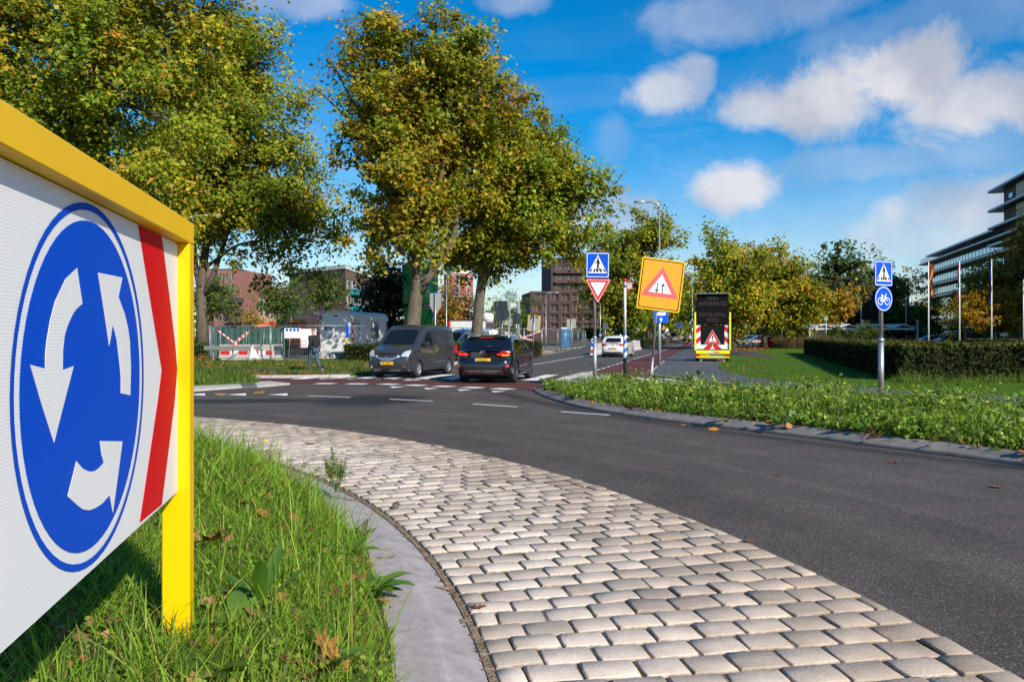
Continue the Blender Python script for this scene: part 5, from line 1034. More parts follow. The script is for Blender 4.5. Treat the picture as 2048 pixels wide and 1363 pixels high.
M_brB = brick_mat('brown_brick', (.17, .085, .058), (.12, .06, .042), (.16, .13, .11)); M_brR = brick_mat('red_brick', (.26, .085, .06), (.20, .065, .048), (.22, .17, .15)); M_brY = brick_mat('buff_brick', (.42, .30, .21), (.36, .25, .17), (.4, .34, .28)); M_brD = brick_mat('dark_purple_brick', (.075, .034, .032), (.055, .026, .026), (.06, .045, .045)); M_brT = brick_mat('orange_red_brick', (.36, .072, .045), (.30, .06, .038), (.3, .12, .09))
M_wfr = mat('white_window_frame', (.72, .72, .70), .5); M_woodfr = mat('oak_window_frame', (.42, .20, .065), .6); M_teal = mat('teal_balcony_panel', (.008, .20, .21), .5, var=.1, vscale=2); M_roofw = mat('pale_roof_edge', (.62, .62, .62), .6); M_dk = mat('dark_roofing', (.05, .052, .056), .8); M_greenfr = mat('green_window_frame', (.16, .36, .30), .5); M_railing = mat('dark_balcony_railing', (.04, .045, .045), .6)
# brick flats with teal balconies
A = XY(579, 150); B = XY(691, 138); Bd = np.array((B[0] + 1.0, B[1] + 46))                         # gable, then the long side running away
fl = thing('brick_flats', 'brown brick flats with teal balconies behind the site cabin', 'building', (*B, 0))
zt1 = 13.0; s_ = 138 / FPX
def gw(p0, p1, q0, q1):
    Lw = np.linalg.norm(B - A); f = lambda p: Lw * (p - 579) / 112; return (f(p0), f(p1), ZZ(q1, 143), ZZ(q0, 143))
facade(fl, A, B, 0, zt1, [gw(630, 641, 563, 569), gw(650, 665.5, 563, 577.5), gw(630, 641, 590, 596), gw(650, 665.5, 593, 608), gw(630, 641, 620, 627), gw(650, 665.5, 624, 639)], M_brB, M_wfr, sill=False)
Ls = np.linalg.norm(Bd - B); wins = []; bal = (3.4, 9.6, 16.4, 22.6)
for f in range(4):
    zf = .9 + f * 2.85; wins += [(1.0, 2.4, zf + .2, zf + 1.9)] + [(u + .3, u + 5.0, zf - .2, zf + 1.95) for u in bal] + [(u, u + 1.8, zf + .2, zf + 1.9) for u in (29.5, 32.5, 35.5, 38.5, 41.5)]
pt = facade(fl, B, Bd, 0, zt1, wins, M_brB, M_wfr, mull=True)
for f in range(1, 4):
    zf = .9 + f * 2.85
    for u in bal:
        b = MB(); q = [pt(u, zf - .7, 0), pt(u + 5.6, zf - .7, 0), pt(u + 5.6, zf - .7, 1.25), pt(u, zf - .7, 1.25)]; b.prism([p[:2] for p in q], zf - .75, zf + .28, lambda a, c, d: (a, c, d)); b.build('balcony', M_teal, fl, world=True)
tt_ = (Bd - B) / Ls; nn_ = np.array((tt_[1], -tt_[0])); back = -nn_ * 28
slab(fl, [A + (-.4, -.4), B + (.1, -.6), Bd + nn_ * .5, Bd + back, A + tt_ * 30], zt1, zt1 + .55, M_roofw); slab(fl, [A, B, Bd, Bd + back, A + tt_ * 30], zt1 + .55, zt1 + .7, M_dk)
for u in (8, 20, 34): p = B + tt_ * u + back * .45; b = MB(); b.box((p[0], p[1], zt1 + 1.1), (1.6, 1.0, 1.0)); b.build('chimney', M_brB, fl, world=True)
# red brick flats and buff terrace at the far left
rf = thing('red_brick_flats', 'red brick flats with dark balconies behind the big tree', 'building', (*XY(480, 165), 0))
def px_wins(p0, p1, Y, lst): return [((a - p0) * Y / FPX, (c - p0) * Y / FPX, ZZ(q1, Y), ZZ(q0, Y)) for a, c, q0, q1 in lst]
wl_ = []
for q in (555, 576, 598, 618, 637):
    for a in (408, 418, 431, 444, 450.5, 462.5): wl_.append((a, a + (5 if a not in (431, 450.5) else 4.6), q - 8, q + 5))
facade(rf, XY(395, 165), XY(479, 165), 0, ZZ(540, 165), px_wins(395, 479, 165, wl_), M_brR, M_greenfr, mull=False); slab(rf, [XY(395, 165), XY(479, 165), XY(479, 165) + (0, 12), XY(395, 165) + (0, 12)], ZZ(540, 165), ZZ(540, 165) + .3, M_dk)
facade(rf, XY(479, 165), XY(479, 165) + (3, 12), 0, ZZ(540, 165), [], M_brR, M_greenfr)
for q in (601, 621, 641):
    b = MB(); c = XY(472, 164.2); b.box((c[0], c[1], ZZ(q, 165)), (2.6, 1.7, .9)); b.build('balcony', M_railing, rf, world=True)
bt = thing('buff_terrace', 'buff brick terrace beside the red brick flats', 'building', (*XY(500, 172), 0))
facade(bt, XY(479, 172), XY(580, 172), 0, ZZ(591, 172), px_wins(479, 580, 172, [(495, 500, 601, 607), (501.5, 508, 601, 607), (497, 504, 617, 631), (510, 513, 617, 631), (520, 524, 617, 631), (494, 501, 636, 648), (510, 517, 636, 648), (530, 537, 603, 612), (530, 537, 618, 631), (546, 553, 603, 612), (546, 553, 618, 631)]), M_brY, M_railing, mull=False)
b = MB(); q = [XY(479, 172), XY(580, 172), XY(580, 172) + (0, 9), XY(479, 172) + (0, 9)]; z0 = ZZ(591, 172); z1 = ZZ(574, 172); m0 = (q[0] + q[3]) / 2; m1 = (q[1] + q[2]) / 2
b.add([(*q[0], z0), (*q[1], z0), (*q[2], z0), (*q[3], z0), (*m0, z1), (*m1, z1)], [(0, 1, 5, 4), (2, 3, 4, 5), (1, 2, 5), (3, 0, 4)]); b.build('roof', mat('brown_roof_tiles', (.13, .075, .055), .8, var=.2, vscale=2), bt, world=True)
# dark apartment block in the middle
Yd = 210; dk = thing('dark_brick_flats', 'tall dark brick flats with oak windows behind the street trees', 'building', (*XY(1150, Yd), 0)); lst = []
for r_, q in enumerate((617.5, 637.5, 655.5)):
    for c_, a in enumerate((1066, 1087, 1101.5, 1123.5, 1145.5, 1167, 1188, 1205, 1222)): lst.append((a, a + (7 if c_ == 1 else 14.5), q - 9.5, q + 5))
for q in (594,):
    for a, w_ in ((1070, 24), (1101.5, 14.5), (1123.5, 14.5), (1145, 20), (1170, 24)): lst.append((a, a + w_, q - 7, q + 6))
def wl2(lst, p0): return [((a - p0) * Yd / FPX, (c - p0) * Yd / FPX, ZZ(q1, Yd), ZZ(q0, Yd), ZZ(q1, Yd) + (ZZ(q0, Yd) - ZZ(q1, Yd)) * .42) for a, c, q0, q1 in lst]
facade(dk, XY(1060, Yd), XY(1262, Yd), 0, ZZ(584, Yd), wl2(lst, 1060), M_brD, M_woodfr, depth=.35)
facade(dk, XY(1102, Yd + 2.2), XY(1250, Yd + 2.2), ZZ(584, Yd), ZZ(516, Yd), [((a - 1102) * Yd / FPX, (a - 1102 + w_) * Yd / FPX, ZZ(q + 6.5, Yd), ZZ(q - 6.5, Yd)) for q in (535.5, 555.5, 574) for a, w_ in ((1112.5, 16), (1130, 14), (1146, 7), (1160, 16), (1180, 14), (1206, 16))], M_brD, M_woodfr, depth=.3, glass_m=M_win)
facade(dk, XY(1060, Yd) + (-2, 14), XY(1060, Yd), 0, ZZ(584, Yd), [], M_brD, M_woodfr); facade(dk, XY(1102, Yd + 2.2) + (-2, 14), XY(1102, Yd + 2.2), ZZ(584, Yd), ZZ(516, Yd), [], M_brD, M_woodfr)
slab(dk, [XY(1059, Yd), XY(1263, Yd), XY(1263, Yd + 16), XY(1059, Yd + 16)], ZZ(584, Yd), ZZ(584, Yd) + .25, M_dk); slab(dk, [XY(1101, Yd + 2), XY(1251, Yd + 2), XY(1251, Yd + 16), XY(1101, Yd + 16)], ZZ(516, Yd), ZZ(516, Yd) + .3, M_dk)
for q in (542, 562, 581):
    b = MB(); c = XY(1160, Yd + 1.4); b.box((c[0], c[1], ZZ(q, Yd)), (100 * Yd / FPX, .06, .9)); b.build('balcony_rail', mat('bronze_balcony_glass', (.10, .045, .03), .2), dk, world=True)
# octagonal brick water tower
Yt = 290; wt = thing('water_tower', 'orange red brick water tower with green roof behind the trees', 'tower', (*XY(917, Yt), 0)); cx_, cy_ = XY(917, Yt)
def octo(r, z0, z1, m, name): b = MB(); b.prism([(r * math.cos(R(22.5 + 45 * k)), r * math.sin(R(22.5 + 45 * k))) for k in range(8)], z0, z1, lambda u, v, d: (u, v, d)); o = b.build(name, m, wt); return o
def uvbox(o):
    me = o.data; uv = me.uv_layers.new(name='UVMap')
    for p in me.polygons:
        for li in p.loop_indices: v = me.vertices[me.loops[li].vertex_index].co; uv.data[li].uv = (v.x * .9 + v.y * .5, v.z)
octo(4.1, 0, ZZ(596, Yt), M_brT, 'shaft'); octo(5.6, ZZ(596, Yt), ZZ(549, Yt), M_brT, 'tank'); octo(5.75, ZZ(594.5, Yt), ZZ(593, Yt), M_conc2, 'cornice'); octo(5.72, ZZ(571, Yt), ZZ(570, Yt), M_conc2, 'band'); octo(4.6, ZZ(549, Yt), ZZ(540, Yt), M_wfr, 'lantern'); octo(5.2, ZZ(540, Yt), ZZ(537, Yt), mat('copper_green', (.13, .36, .30), .6), 'roof')
for o in wt.children: uvbox(o)
for q0, q1 in ((553, 567), (573, 589)):
    for k in (-1, 0, 1):
        a = R(-90 + 45 * k); r = 5.6 * math.cos(R(22.5)); b = MB(); M = Matrix.Rotation(a + R(90), 3, 'Z'); b.box((r * math.cos(a), r * math.sin(a), (ZZ(q0, Yt) + ZZ(q1, Yt)) / 2), (1.3, .2, ZZ(q0, Yt) - ZZ(q1, Yt)), M=M); b.build('window', M_wfr, wt)
        b = MB(); b.box((r * math.cos(a) * 1.012, r * math.sin(a) * 1.012, (ZZ(q0, Yt) + ZZ(q1, Yt)) / 2), (1.0, .2, ZZ(q0, Yt) - ZZ(q1, Yt) - .6), M=M); b.build('pane', M_win, wt)
for k in (-1, 0, 1):
    a = R(-90 + 45 * k); b = MB(); M = Matrix.Rotation(a + R(90), 3, 'Z'); r = 4.1 * math.cos(R(22.5))
    for q in (602, 613): b = MB(); b.box((r * math.cos(a), r * math.sin(a), ZZ(q, Yt)), (.5, .2, 1.4), M=M); b.build('slit_window', M_dk, wt)
# office with dark eaves at the right
of = thing('office_building', 'long office building with deep dark eaves and window bands', 'building', (*XY(1845, 214), 0))
E0 = XY(1853, 213); dv = np.array((.262, .965)); dv /= np.linalg.norm(dv); nv = np.array((-dv[1], dv[0]))     # outward normal faces the street (left)
def op(t, d=0.0): return E0 - dv * t + nv * d
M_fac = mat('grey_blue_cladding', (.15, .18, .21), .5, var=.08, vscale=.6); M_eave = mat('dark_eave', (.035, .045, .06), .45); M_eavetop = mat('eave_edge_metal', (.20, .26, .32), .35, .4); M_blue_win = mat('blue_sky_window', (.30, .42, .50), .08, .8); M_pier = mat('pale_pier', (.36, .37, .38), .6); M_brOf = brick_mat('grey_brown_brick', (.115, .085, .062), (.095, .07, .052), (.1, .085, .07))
fz = [ZZ(p, 213) for p in (644, 624, 597.6, 575, 551, 528)]; Lf = 150; hf = fz[3] - fz[2]
pane_me = None
for i, z in enumerate(fz[1:], 1):
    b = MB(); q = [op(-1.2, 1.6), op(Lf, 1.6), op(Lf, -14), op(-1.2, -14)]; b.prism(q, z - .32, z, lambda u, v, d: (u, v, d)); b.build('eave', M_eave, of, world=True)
    b = MB(); q = [op(-1.25, 1.66), op(Lf, 1.66), op(Lf, 1.58), op(-1.25, 1.58)]; b.prism(q, z - .16, z + .06, lambda u, v, d: (u, v, d)); b.build('eave_edge', M_eavetop, of, world=True)
for i in range(len(fz) - 1):
    z0, z1 = fz[i], fz[i + 1] - .32
    if i == 0: z0 = .2
    b = MB(); q = [op(.6, -.2), op(Lf, -.2), op(Lf, -13), op(.6, -13)]; b.prism(q, z0, z0 + (z1 - z0) * .32, lambda u, v, d: (u, v, d)); b.build('spandrel', M_fac, of, world=True)
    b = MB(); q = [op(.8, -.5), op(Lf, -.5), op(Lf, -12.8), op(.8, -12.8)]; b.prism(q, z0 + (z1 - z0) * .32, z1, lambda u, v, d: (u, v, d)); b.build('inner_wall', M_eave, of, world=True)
    for k in range(46):
        t0 = .8 + k * 2.5
        if t0 > 112: break
        if i == len(fz) - 2 and False: continue
        zz0 = z0 + (z1 - z0) * .32; c = op(t0 + 1.15, -.20); b = MB(); b.box((0, 0, 0), (.06, 2.15, z1 - zz0 - .06))
        o = b.build('window', M_blue_win, of) if True else None; o.location = (c[0] - of.location.x, c[1] - of.location.y, (zz0 + z1) / 2); o.rotation_euler[2] = -math.atan2(dv[0], dv[1])
        c = op(t0 + 2.32, -.26); b = MB(); b.box((0, 0, 0), (.24, .22, z1 - zz0)); o = b.build('pier', M_pier, of); o.location = (c[0] - of.location.x, c[1] - of.location.y, (zz0 + z1) / 2); o.rotation_euler[2] = -math.atan2(dv[0], dv[1])
# set-back top storey with its own flat roof
zr0 = fz[-1]; zr1 = ZZ(509, 206); ts = 6.5
b = MB(); b.prism([op(ts + 3, -1.6), op(Lf, -1.6), op(Lf, -12), op(ts + 3, -12)], zr0, zr1 - .3, lambda u, v, d: (u, v, d)); b.build('top_storey', M_fac, of, world=True)
b = MB(); b.prism([op(ts - 3, 1.0), op(Lf, 1.0), op(Lf, -13), op(ts - 3, -13)], zr1 - .3, zr1 + .1, lambda u, v, d: (u, v, d)); b.build('top_roof', M_eavetop, of, world=True)
for k in range(30): c = op(ts + 5 + k * 2.5, -1.57); b = MB(); b.box((c[0], c[1], (zr0 + zr1) / 2 + .1), (.08, 1.7, (zr1 - zr0) * .5), rz=-math.atan2(dv[0], dv[1])); b.build('top_window', M_blue_win, of, world=True)
rb = MB()
for k in range(60): c = op(k * .8 - .8, 1.3); rb.box((c[0], c[1], zr0 + .55), (.05, .05, 1.1))
a_, c_ = op(-1, 1.3), op(48, 1.3); rb.tube([(*a_, zr0 + 1.1), (*c_, zr0 + 1.1)], .05, 6); rb.build('railing', M_eave, of, world=True)
# tower block rising at the near end
tw0 = 62.6
tz = [15.4, 19.0, 22.4, 25.8, 29.6]
b = MB(); b.prism([op(tw0, .2), op(Lf, .2), op(Lf, -16), op(tw0, -16)], 0, tz[-1], lambda u, v, d: (u, v, d)); o = b.build('tower_wall', M_brOf, of, world=True); uvbox(o)
for z in tz[1:]:
    b = MB(); b.prism([op(tw0 - 3.4, 2.0), op(Lf, 2.0), op(Lf, -17), op(tw0 - 3.4, -17)], z - .35, z + .05, lambda u, v, d: (u, v, d)); b.build('tower_eave', M_eave, of, world=True)
    b = MB(); b.prism([op(tw0 - 3.45, 2.06), op(Lf, 2.06), op(Lf, 1.98), op(tw0 - 3.45, 1.98)], z - .2, z + .1, lambda u, v, d: (u, v, d)); b.build('eave_edge', M_eavetop, of, world=True)
for i in range(4):
    for k in range(22):
        z = tz[i] + .7 + k * .13
        if z > tz[i + 1] - .6: break
    b = MB()
    for k in range(14): zq = tz[i] + .5 + k * .22; b.face([(*op(tw0 + 7, .26), zq), (*op(tw0 + 40, .26), zq), (*op(tw0 + 40, .30), zq + .16), (*op(tw0 + 7, .30), zq + .16)])
    b.build('louvre_band', mat('blue_grey_louvre', (.22, .30, .36), .4, .4), of, world=True)
c = op(tw0 + 4.2, .28); b = MB(); b.box((c[0], c[1], tz[-1] - 2.0), (.1, 1.9, .8), rz=-math.atan2(dv[0], dv[1])); b.build('small_window', M_blue_win, of, world=True)
for k in (0, 1): c = op(47 + k * 1.1, -4); b = MB(); b.tube([(*c, zr1), (*c, zr1 + 2.2 + .2 * k)], .35, 10); b.build('chimney_pipe', M_pier, of, world=True)
# far white flats closing the street
fw2 = thing('white_flats', 'white balconied flats closing the far end of the street', 'building', (*XY(1385, 330), 0)); lst = []
for f in range(6):
    for k in range(6): lst.append((1.2 + k * 2.6, 2.9 + k * 2.6, 1.0 + f * 3.0, 2.6 + f * 3.0))
facade(fw2, XY(1358, 330), XY(1358, 330) + (18, -3), 0, 19.5, lst, mat('white_render', (.62, .60, .57), .8, var=.1, vscale=.5), M_brT, mull=False)
for f in range(6): b = MB(); c = XY(1358, 330) + (9, -2.2); b.box((c[0], c[1], .6 + f * 3.0), (17, 1.4, .8)); b.build('balcony', M_wfr, fw2, world=True)

# ------------------------------------------------------------------ building site
M_fence = mat('zinc_fence_tube', (.36, .39, .41), .45, .6); M_wire = mat('fence_wire', (.28, .31, .33), .5, .5)
def fence_panel(label, A, B, h=2.0, lean=0.0, foot=True, group='mesh fence panels round the building site'):
    A = np.array(A, float); B = np.array(B, float); L_ = np.linalg.norm(B - A); c = (A + B) / 2; t = thing('fence_panel', label, 'fence', (*c, 0), math.atan2(B[1] - A[1], B[0] - A[0]), group)
    hl = L_ / 2 - .03; k = math.sin(lean); q = lambda x, z: (x, z * k, .08 + z)
    b = MB(); b.tube([q(-hl, 0), q(-hl, h)], .024, 6); b.build('frame_tube', M_fence, t); b = MB(); b.tube([q(hl, 0), q(hl, h)], .024, 6); b.build('frame_tube', M_fence, t)
    for z in (.12, h - .03): b = MB(); b.tube([q(-hl, z), q(hl, z)], .02, 6); b.build('rail', M_fence, t)
    b = MB(); n = int(L_ / .13)
    for i in range(1, n): x = -hl + 2 * hl * i / n; b.tube([q(x, .12), q(x, h - .03)], .0035, 3, cap=False)
    for z in (.5, .9, 1.3, 1.65): b.tube([q(-hl, z), q(hl, z)], .0035, 3, cap=False)
    o = b.build('wire_mesh', M_wire, t); o['kind'] = 'stuff'
    if foot: b = MB(); b.box((hl, 0, .06), (.65, .22, .12), bev=.02); b.build('foot_block', M_dk, t)
    return t
pts = [XY(419, 46.5), XY(541, 46), XY(694, 46), XY(775, 51)]
for i, lb in enumerate(('mesh fence panel in front of the red and white barrier', 'mesh fence panel carrying the site boards', 'mesh fence panel between cabin and hedge')): fence_panel(lb, pts[i], pts[i + 1])
fence_panel('leaning mesh fence panel behind the site boards', XY(576, 49), XY(640, 49), 2.6, .25); fence_panel('mesh fence panel set back by the big tree', XY(419, 47), XY(436, 56)); 
line = [(-5.8, 53), (-3.6, 58.5), (-1.2, 62.5), (1.0, 66), (2.6, 69), (4.2, 73), (5.2, 77.5), (6.2, 82), (7.2, 87), (8.2, 92), (8.9, 96.5)]
nm = ['nearest the yellow van', 'second from the yellow van', 'third from the yellow van, behind the trunk', 'fourth from the yellow van, behind the tape', 'behind the single yellow edged board', 'in front of the dark flats with white notices', 'just left of the blue toilet', 'in front of the blue toilet', 'just right of the blue toilet', 'at the far corner by the street']
for i in range(10): fence_panel('mesh fence panel ' + nm[i], line[i], line[i + 1])
# dark green windbreak screen behind the left fence
sg = thing('screen_fence', 'dark green screened fence behind the barrier', 'fence', (*XY(500, 50), 0)); A, B = XY(430, 50), XY(570, 49)
b = MB(); n = 40
for i in range(n):
    p = A + (B - A) * i / n; q = A + (B - A) * (i + 1) / n; f = lambda k: .05 * math.sin(k * 1.9) + .03 * math.sin(k * .7)
    b.face([(p[0], p[1] + f(i), .1), (q[0], q[1] + f(i + 1), .1), (q[0], q[1] + f(i + 1) * .4, 2.0 + .05 * math.sin(i * .5)), (p[0], p[1] + f(i) * .4, 2.0 + .05 * math.sin(i * .5 - .5))])
b.build('screen_cloth', mat('green_screen_cloth', (.012, .055, .04), .8, var=.5, vscale=5, var2=(.05, .12, .10)), sg, world=True)
for i in range(8): p = A + (B - A) * (i + .5) / 8; b = MB(); b.tube([(*p, 0), (p[0] + .1, p[1], 2.05)], .02, 6); b.build('screen_post', M_fence, sg, world=True)
# concrete barrier with red and white bands (two blocks)
def barrier(label, A, B, h=.78, w=.55, bands=4, tape=True, name='concrete_barrier'):
    A = np.array(A, float); B = np.array(B, float); L_ = np.linalg.norm(B - A); c = (A + B) / 2; t = thing(name, label, 'barrier', (*c, 0), math.atan2(B[1] - A[1], B[0] - A[0]), 'concrete road barriers')
    b = MB(); b.prism([(-w / 2, 0), (w / 2, 0), (w / 2, .12), (.14, .32), (.10, h), (-.10, h), (-.14, .32), (-w / 2, .12)], -L_ / 2, L_ / 2, lambda u, v, d: (d, u, v)); b.build('block', M_conc2, t)
    if tape:
        for i in range(bands):
            x0 = -L_ / 2 + .08 + (L_ - .16) * i / bands; x1 = -L_ / 2 + .08 + (L_ - .16) * (i + 1) / bands; b = MB(); z0, z1 = .30, .58
            fy = lambda z: -(.14 - (z - .32) * .04 / (h - .32)) - .006; b.face([(x0, fy(.34), .34), (x1, fy(.34), .34), (x1, fy(z1), z1), (x0, fy(z1), z1)]); b.build('reflective_band', (M_sred, M_swhite)[i % 2], t)
    return t
barrier('concrete barrier with red and white bands and orange scrawls', XY(441, 47.6), XY(500, 47.4), .95, bands=3); barrier('concrete barrier with red and white bands beside the white cloth', XY(502, 47.4), XY(564, 47.2), .95, bands=4)
barrier('white concrete barrier beside the white hatchback', XY(1252, 72), XY(1278, 84), .95, tape=False); barrier('low concrete barrier left of the white hatchback', XY(1187, 62), XY(1201, 67), .85, tape=False)
# crash rail in front, white cloth hung on its post
gr = thing('crash_rail', 'grey metal rail on posts in front of the barriers', 'guard rail', (*XY(480, 45.4), 0)); a, c = XY(409, 45.4), XY(523, 45.2)
b = MB(); m_ = (a + c) / 2; Lr = np.linalg.norm(c - a); b.box((m_[0], m_[1], ZZ(695.5, 45.4)), (Lr, .06, .24), bev=.02); b.build('rail', mat('weathered_rail', (.16, .17, .16), .7, var=.2, vscale=6), gr, world=True)
for px in (427, 465.5, 503): p = XY(px, 45.5); b = MB(); b.box((p[0], p[1], .45), (.07, .07, 1.0)); b.build('post', M_fence, gr, world=True)
cl = thing('white_cloth', 'crumpled white cloth hanging on the grey rail', 'cloth', (*XY(508, 45.1), .4)); b = MB(); rr_ = random.Random(3); g = [[None] * 7 for _ in range(10)]; vs = []
for i in range(10):
    for j in range(7):
        z = ZZ(691, 45) - i * .11; wd = .10 + .035 * i; x = XY(505 + i * .45, 45.1)[0] + (j / 6 - .5) * wd * 2; vs.append((x, 45.1 + .05 * math.sin(j * 2.1 + i * .4) + rr_.uniform(-.02, .02), z - .04 * abs(j - 3)))
b.smooth = True; b.add(vs, [(i * 7 + j, i * 7 + j + 1, (i + 1) * 7 + j + 1, (i + 1) * 7 + j) for i in range(9) for j in range(6)]); b.build('cloth', mat('white_cloth_fabric', (.75, .75, .76), .8), cl, world=True)
# red and white tapes / crossed barrier planks
M_tape = bpy.data.materials.new('red_white_tape'); M_tape.use_nodes = True
_nt = M_tape.node_tree; _tc = _nt.nodes.new('ShaderNodeTexCoord'); _w = _nt.nodes.new('ShaderNodeTexChecker'); _w.inputs['Scale'].default_value = 7; _w.inputs[1].default_value = (.7, .7, .7, 1); _w.inputs[2].default_value = (.6, .02, .03, 1)
_mp = _nt.nodes.new('ShaderNodeMapping'); _mp.inputs['Scale'].default_value = (1, 0, 0); _nt.links.new(_tc.outputs['UV'], _mp.inputs[0]); _nt.links.new(_mp.outputs[0], _w.inputs['Vector']); _nt.links.new(_w.outputs[0], _nt.nodes['Principled BSDF'].inputs['Base Color'])
def tape(label, A, B, w=.08, name='barrier_tape', sag=0.0, seg=12):
    A = np.array(A); B = np.array(B); t = []; L_ = np.linalg.norm(B - A); me = bpy.data.meshes.new(name); vs = []; fs = []; uv = []
    for i in range(seg + 1):
        k = i / seg; p = A + (B - A) * k; p[2] -= sag * 4 * k * (1 - k); vs += [(p[0], p[1], p[2] - w / 2), (p[0], p[1] + .01, p[2] + w / 2)]
    for i in range(seg): fs.append((2 * i, 2 * i + 2, 2 * i + 3, 2 * i + 1)); u0, u1 = L_ * i / seg, L_ * (i + 1) / seg; uv += [(u0, 0), (u1, 0), (u1, 1), (u0, 1)]
    c = vs[0]; me.from_pydata([(x - c[0], y - c[1], z - c[2]) for x, y, z in vs], [], fs); me.materials.append(M_tape); ul = me.uv_layers.new(name='UVMap'); ul.data.foreach_set('uv', np.array(uv, dtype=np.float32).ravel()); me.update()
    o = link_mesh(name, me); o.location = c; return tag(o, label, 'tape', 'red and white barrier tapes')
tape('red white tape falling from the left fence post', P(434, 659, 45.8), P(478, 692, 45.8), .09); tape('red white tape rising to the middle fence post', P(466, 690, 45.75), P(500, 662, 45.75), .09); tape('thin red white tape beside the rising one', P(464, 688, 45.7), P(493, 663, 45.7), .05)
tape('red white tape sloping right behind the crossover roof', P(1008, 664, 62), P(1070, 682, 66), .12); tape('red white tape crossing towards the lamp post', P(1030, 680, 63), P(1085, 661, 68), .10); tape('red white tape strung across the grass by the trees', P(1459, 678, 88), P(1530, 682, 88), .12, sag=.1)
# site boards
st = thing('site_safety_board', 'white site board with four blue pictograms on the fence', 'sign', P(585, 676, 45.8)); Fb = Face(st, P(585, 666, 45.8)); k = 45.8 / FPX
Fb.pl('board', rrect(32.5 * k, 20 * k, .01), -.01, 0, M_swhite)
for i in range(4): Fb.pl('pictogram', circ(.085, 16, (i - 1.5) * 7.4 * k, .185), .001, .003, M_sblue)
for i, v in enumerate((.03, -.05, -.15, -.25)): Fb.tx(('BETREDEN TERREIN OP EIGEN RISICO', 'EN OP DE WEG', 'VERBODEN TOEGANG', 'WERKZAAMHEDEN AAN DE WEG')[i], 0, v, .002, .045, M_sblue)
sm = thing('contractor_board', 'white contractor board with red letters behind the walking person', 'sign', P(617, 695, 45.9)); Fm = Face(sm, P(617, 676, 45.9)); Fm.pl('board', rrect(32 * k, 38 * k, .01), -.01, 0, M_swhite); Fm.ringpl('red_border', rrect(31 * k, 37 * k, .01), rrect(30 * k, 36 * k, .01), .001, M_sred)
Fm.ringpl('logo_frame', rrect(.30, .24, .005, cx=-.26, cy=-.25), rrect(.25, .19, .005, cx=-.26, cy=-.25), .001, M_sred); Fm.tx('1', -.26, -.25, .002, .2, M_sred); Fm.tx('MA', -.27, -.45, .002, .2, M_sred, 1.2)
# orange excavator
ex = thing('excavator', 'orange excavator behind the site boards', 'excavator', (*XY(600, 53), 0), R(-20)); M_or = mat('excavator_orange', (.78, .13, .01), .4, var=.08, vscale=3)
for sd in (-1, 1):
    b = MB(); n = 16; pl_ = [(1.0 + .32 * math.cos(a), .34 + .32 * math.sin(a)) for a in np.linspace(-math.pi / 2, math.pi / 2, 9)] + [(-1.0 + .32 * math.cos(a), .34 + .32 * math.sin(a)) for a in np.linspace(math.pi / 2, 3 * math.pi / 2, 9)]; b.prism(pl_, sd * .75 - .2, sd * .75 + .2, lambda u, v, d: (u, d, v)); b.build('track', M_tyre, ex)
b = MB(); b.box((-.1, 0, .78), (1.2, 1.2, .25)); b.build('turntable', M_dk, ex); b = MB(); b.box((.35, 0, 1.3), (1.9, 1.7, .85), bev=.22); b.build('engine_housing', M_or, ex)
b = MB(); b.box((-.55, .45, 1.75), (1.0, .9, 1.55), bev=.1); cabo = b.build('cab', M_or, ex); b = MB(); b.box((-.6, .45, 1.95), (1.04, .80, .85), bev=.05); b.box((-.55, .45, 1.95), (.8, .94, .85), bev=.05); b.build('cab_glass', M_carglass, cabo)
b = MB(); b.prism([(-.9, 1.2), (-.9, 1.55), (-2.0, 2.45), (-3.1, 2.2), (-3.1, 2.0), (-2.0, 2.15)], -.35, -.05, lambda u, v, d: (u, d, v)); b.build('boom', M_or, ex); b = MB(); b.prism([(-3.0, 2.3), (-3.2, 2.15), (-2.75, .8), (-2.6, .8)], -.32, -.08, lambda u, v, d: (u, d, v)); b.build('stick', M_or, ex); b = MB(); b.prism([(-2.9, .9), (-2.4, .9), (-2.3, .4), (-2.6, .15), (-2.95, .35)], -.55, .15, lambda u, v, d: (u, d, v)); b.build('bucket', M_dk, ex)
# white site cabin on wheels
ph = R(12); Cc = np.array((-10.0, 49.5)); d1 = np.array((-math.cos(ph), math.sin(ph))); d2 = np.array((math.sin(ph), math.cos(ph)))
cb = thing('site_cabin', 'white wheeled site cabin with rounded roof and blue lettering', 'cabin', (*Cc, 0)); M_cab = mat('cabin_white', (.66, .66, .64), .45, var=.07, vscale=2.5); Wc, Lc, z0, ze, zr = 2.1, 6.1, .45, 2.52, 2.98
def cp(a, l, z): q = Cc + d1 * a + d2 * l; return (q[0], q[1], z)
sec = [(0, z0), (0, ze)] + [(Wc / 2 - Wc / 2 * math.copysign(abs(math.cos(t)) ** .45, math.cos(t)) , ze + (zr - ze) * math.sin(t) ** .8) for t in np.linspace(.12, math.pi - .12, 14)] + [(Wc, ze), (Wc, z0)]
b = MB(); b.prism(sec, 0, Lc, lambda u, v, d: cp(u, d, v)); b.build('shell', M_cab, cb, world=True)
rs = [(-.06, ze - .03)] + [(Wc / 2 - (Wc / 2 + .06) * math.copysign(abs(math.cos(t)) ** .45, math.cos(t)), ze + .03 + (zr - ze + .03) * math.sin(t) ** .8) for t in np.linspace(.08, math.pi - .08, 16)] + [(Wc + .06, ze - .03)]; rs2 = [(Wc / 2 + (u - Wc / 2) * .972, v - .05) for u, v in rs]
b = MB(); b.smooth = False; n = len(rs)
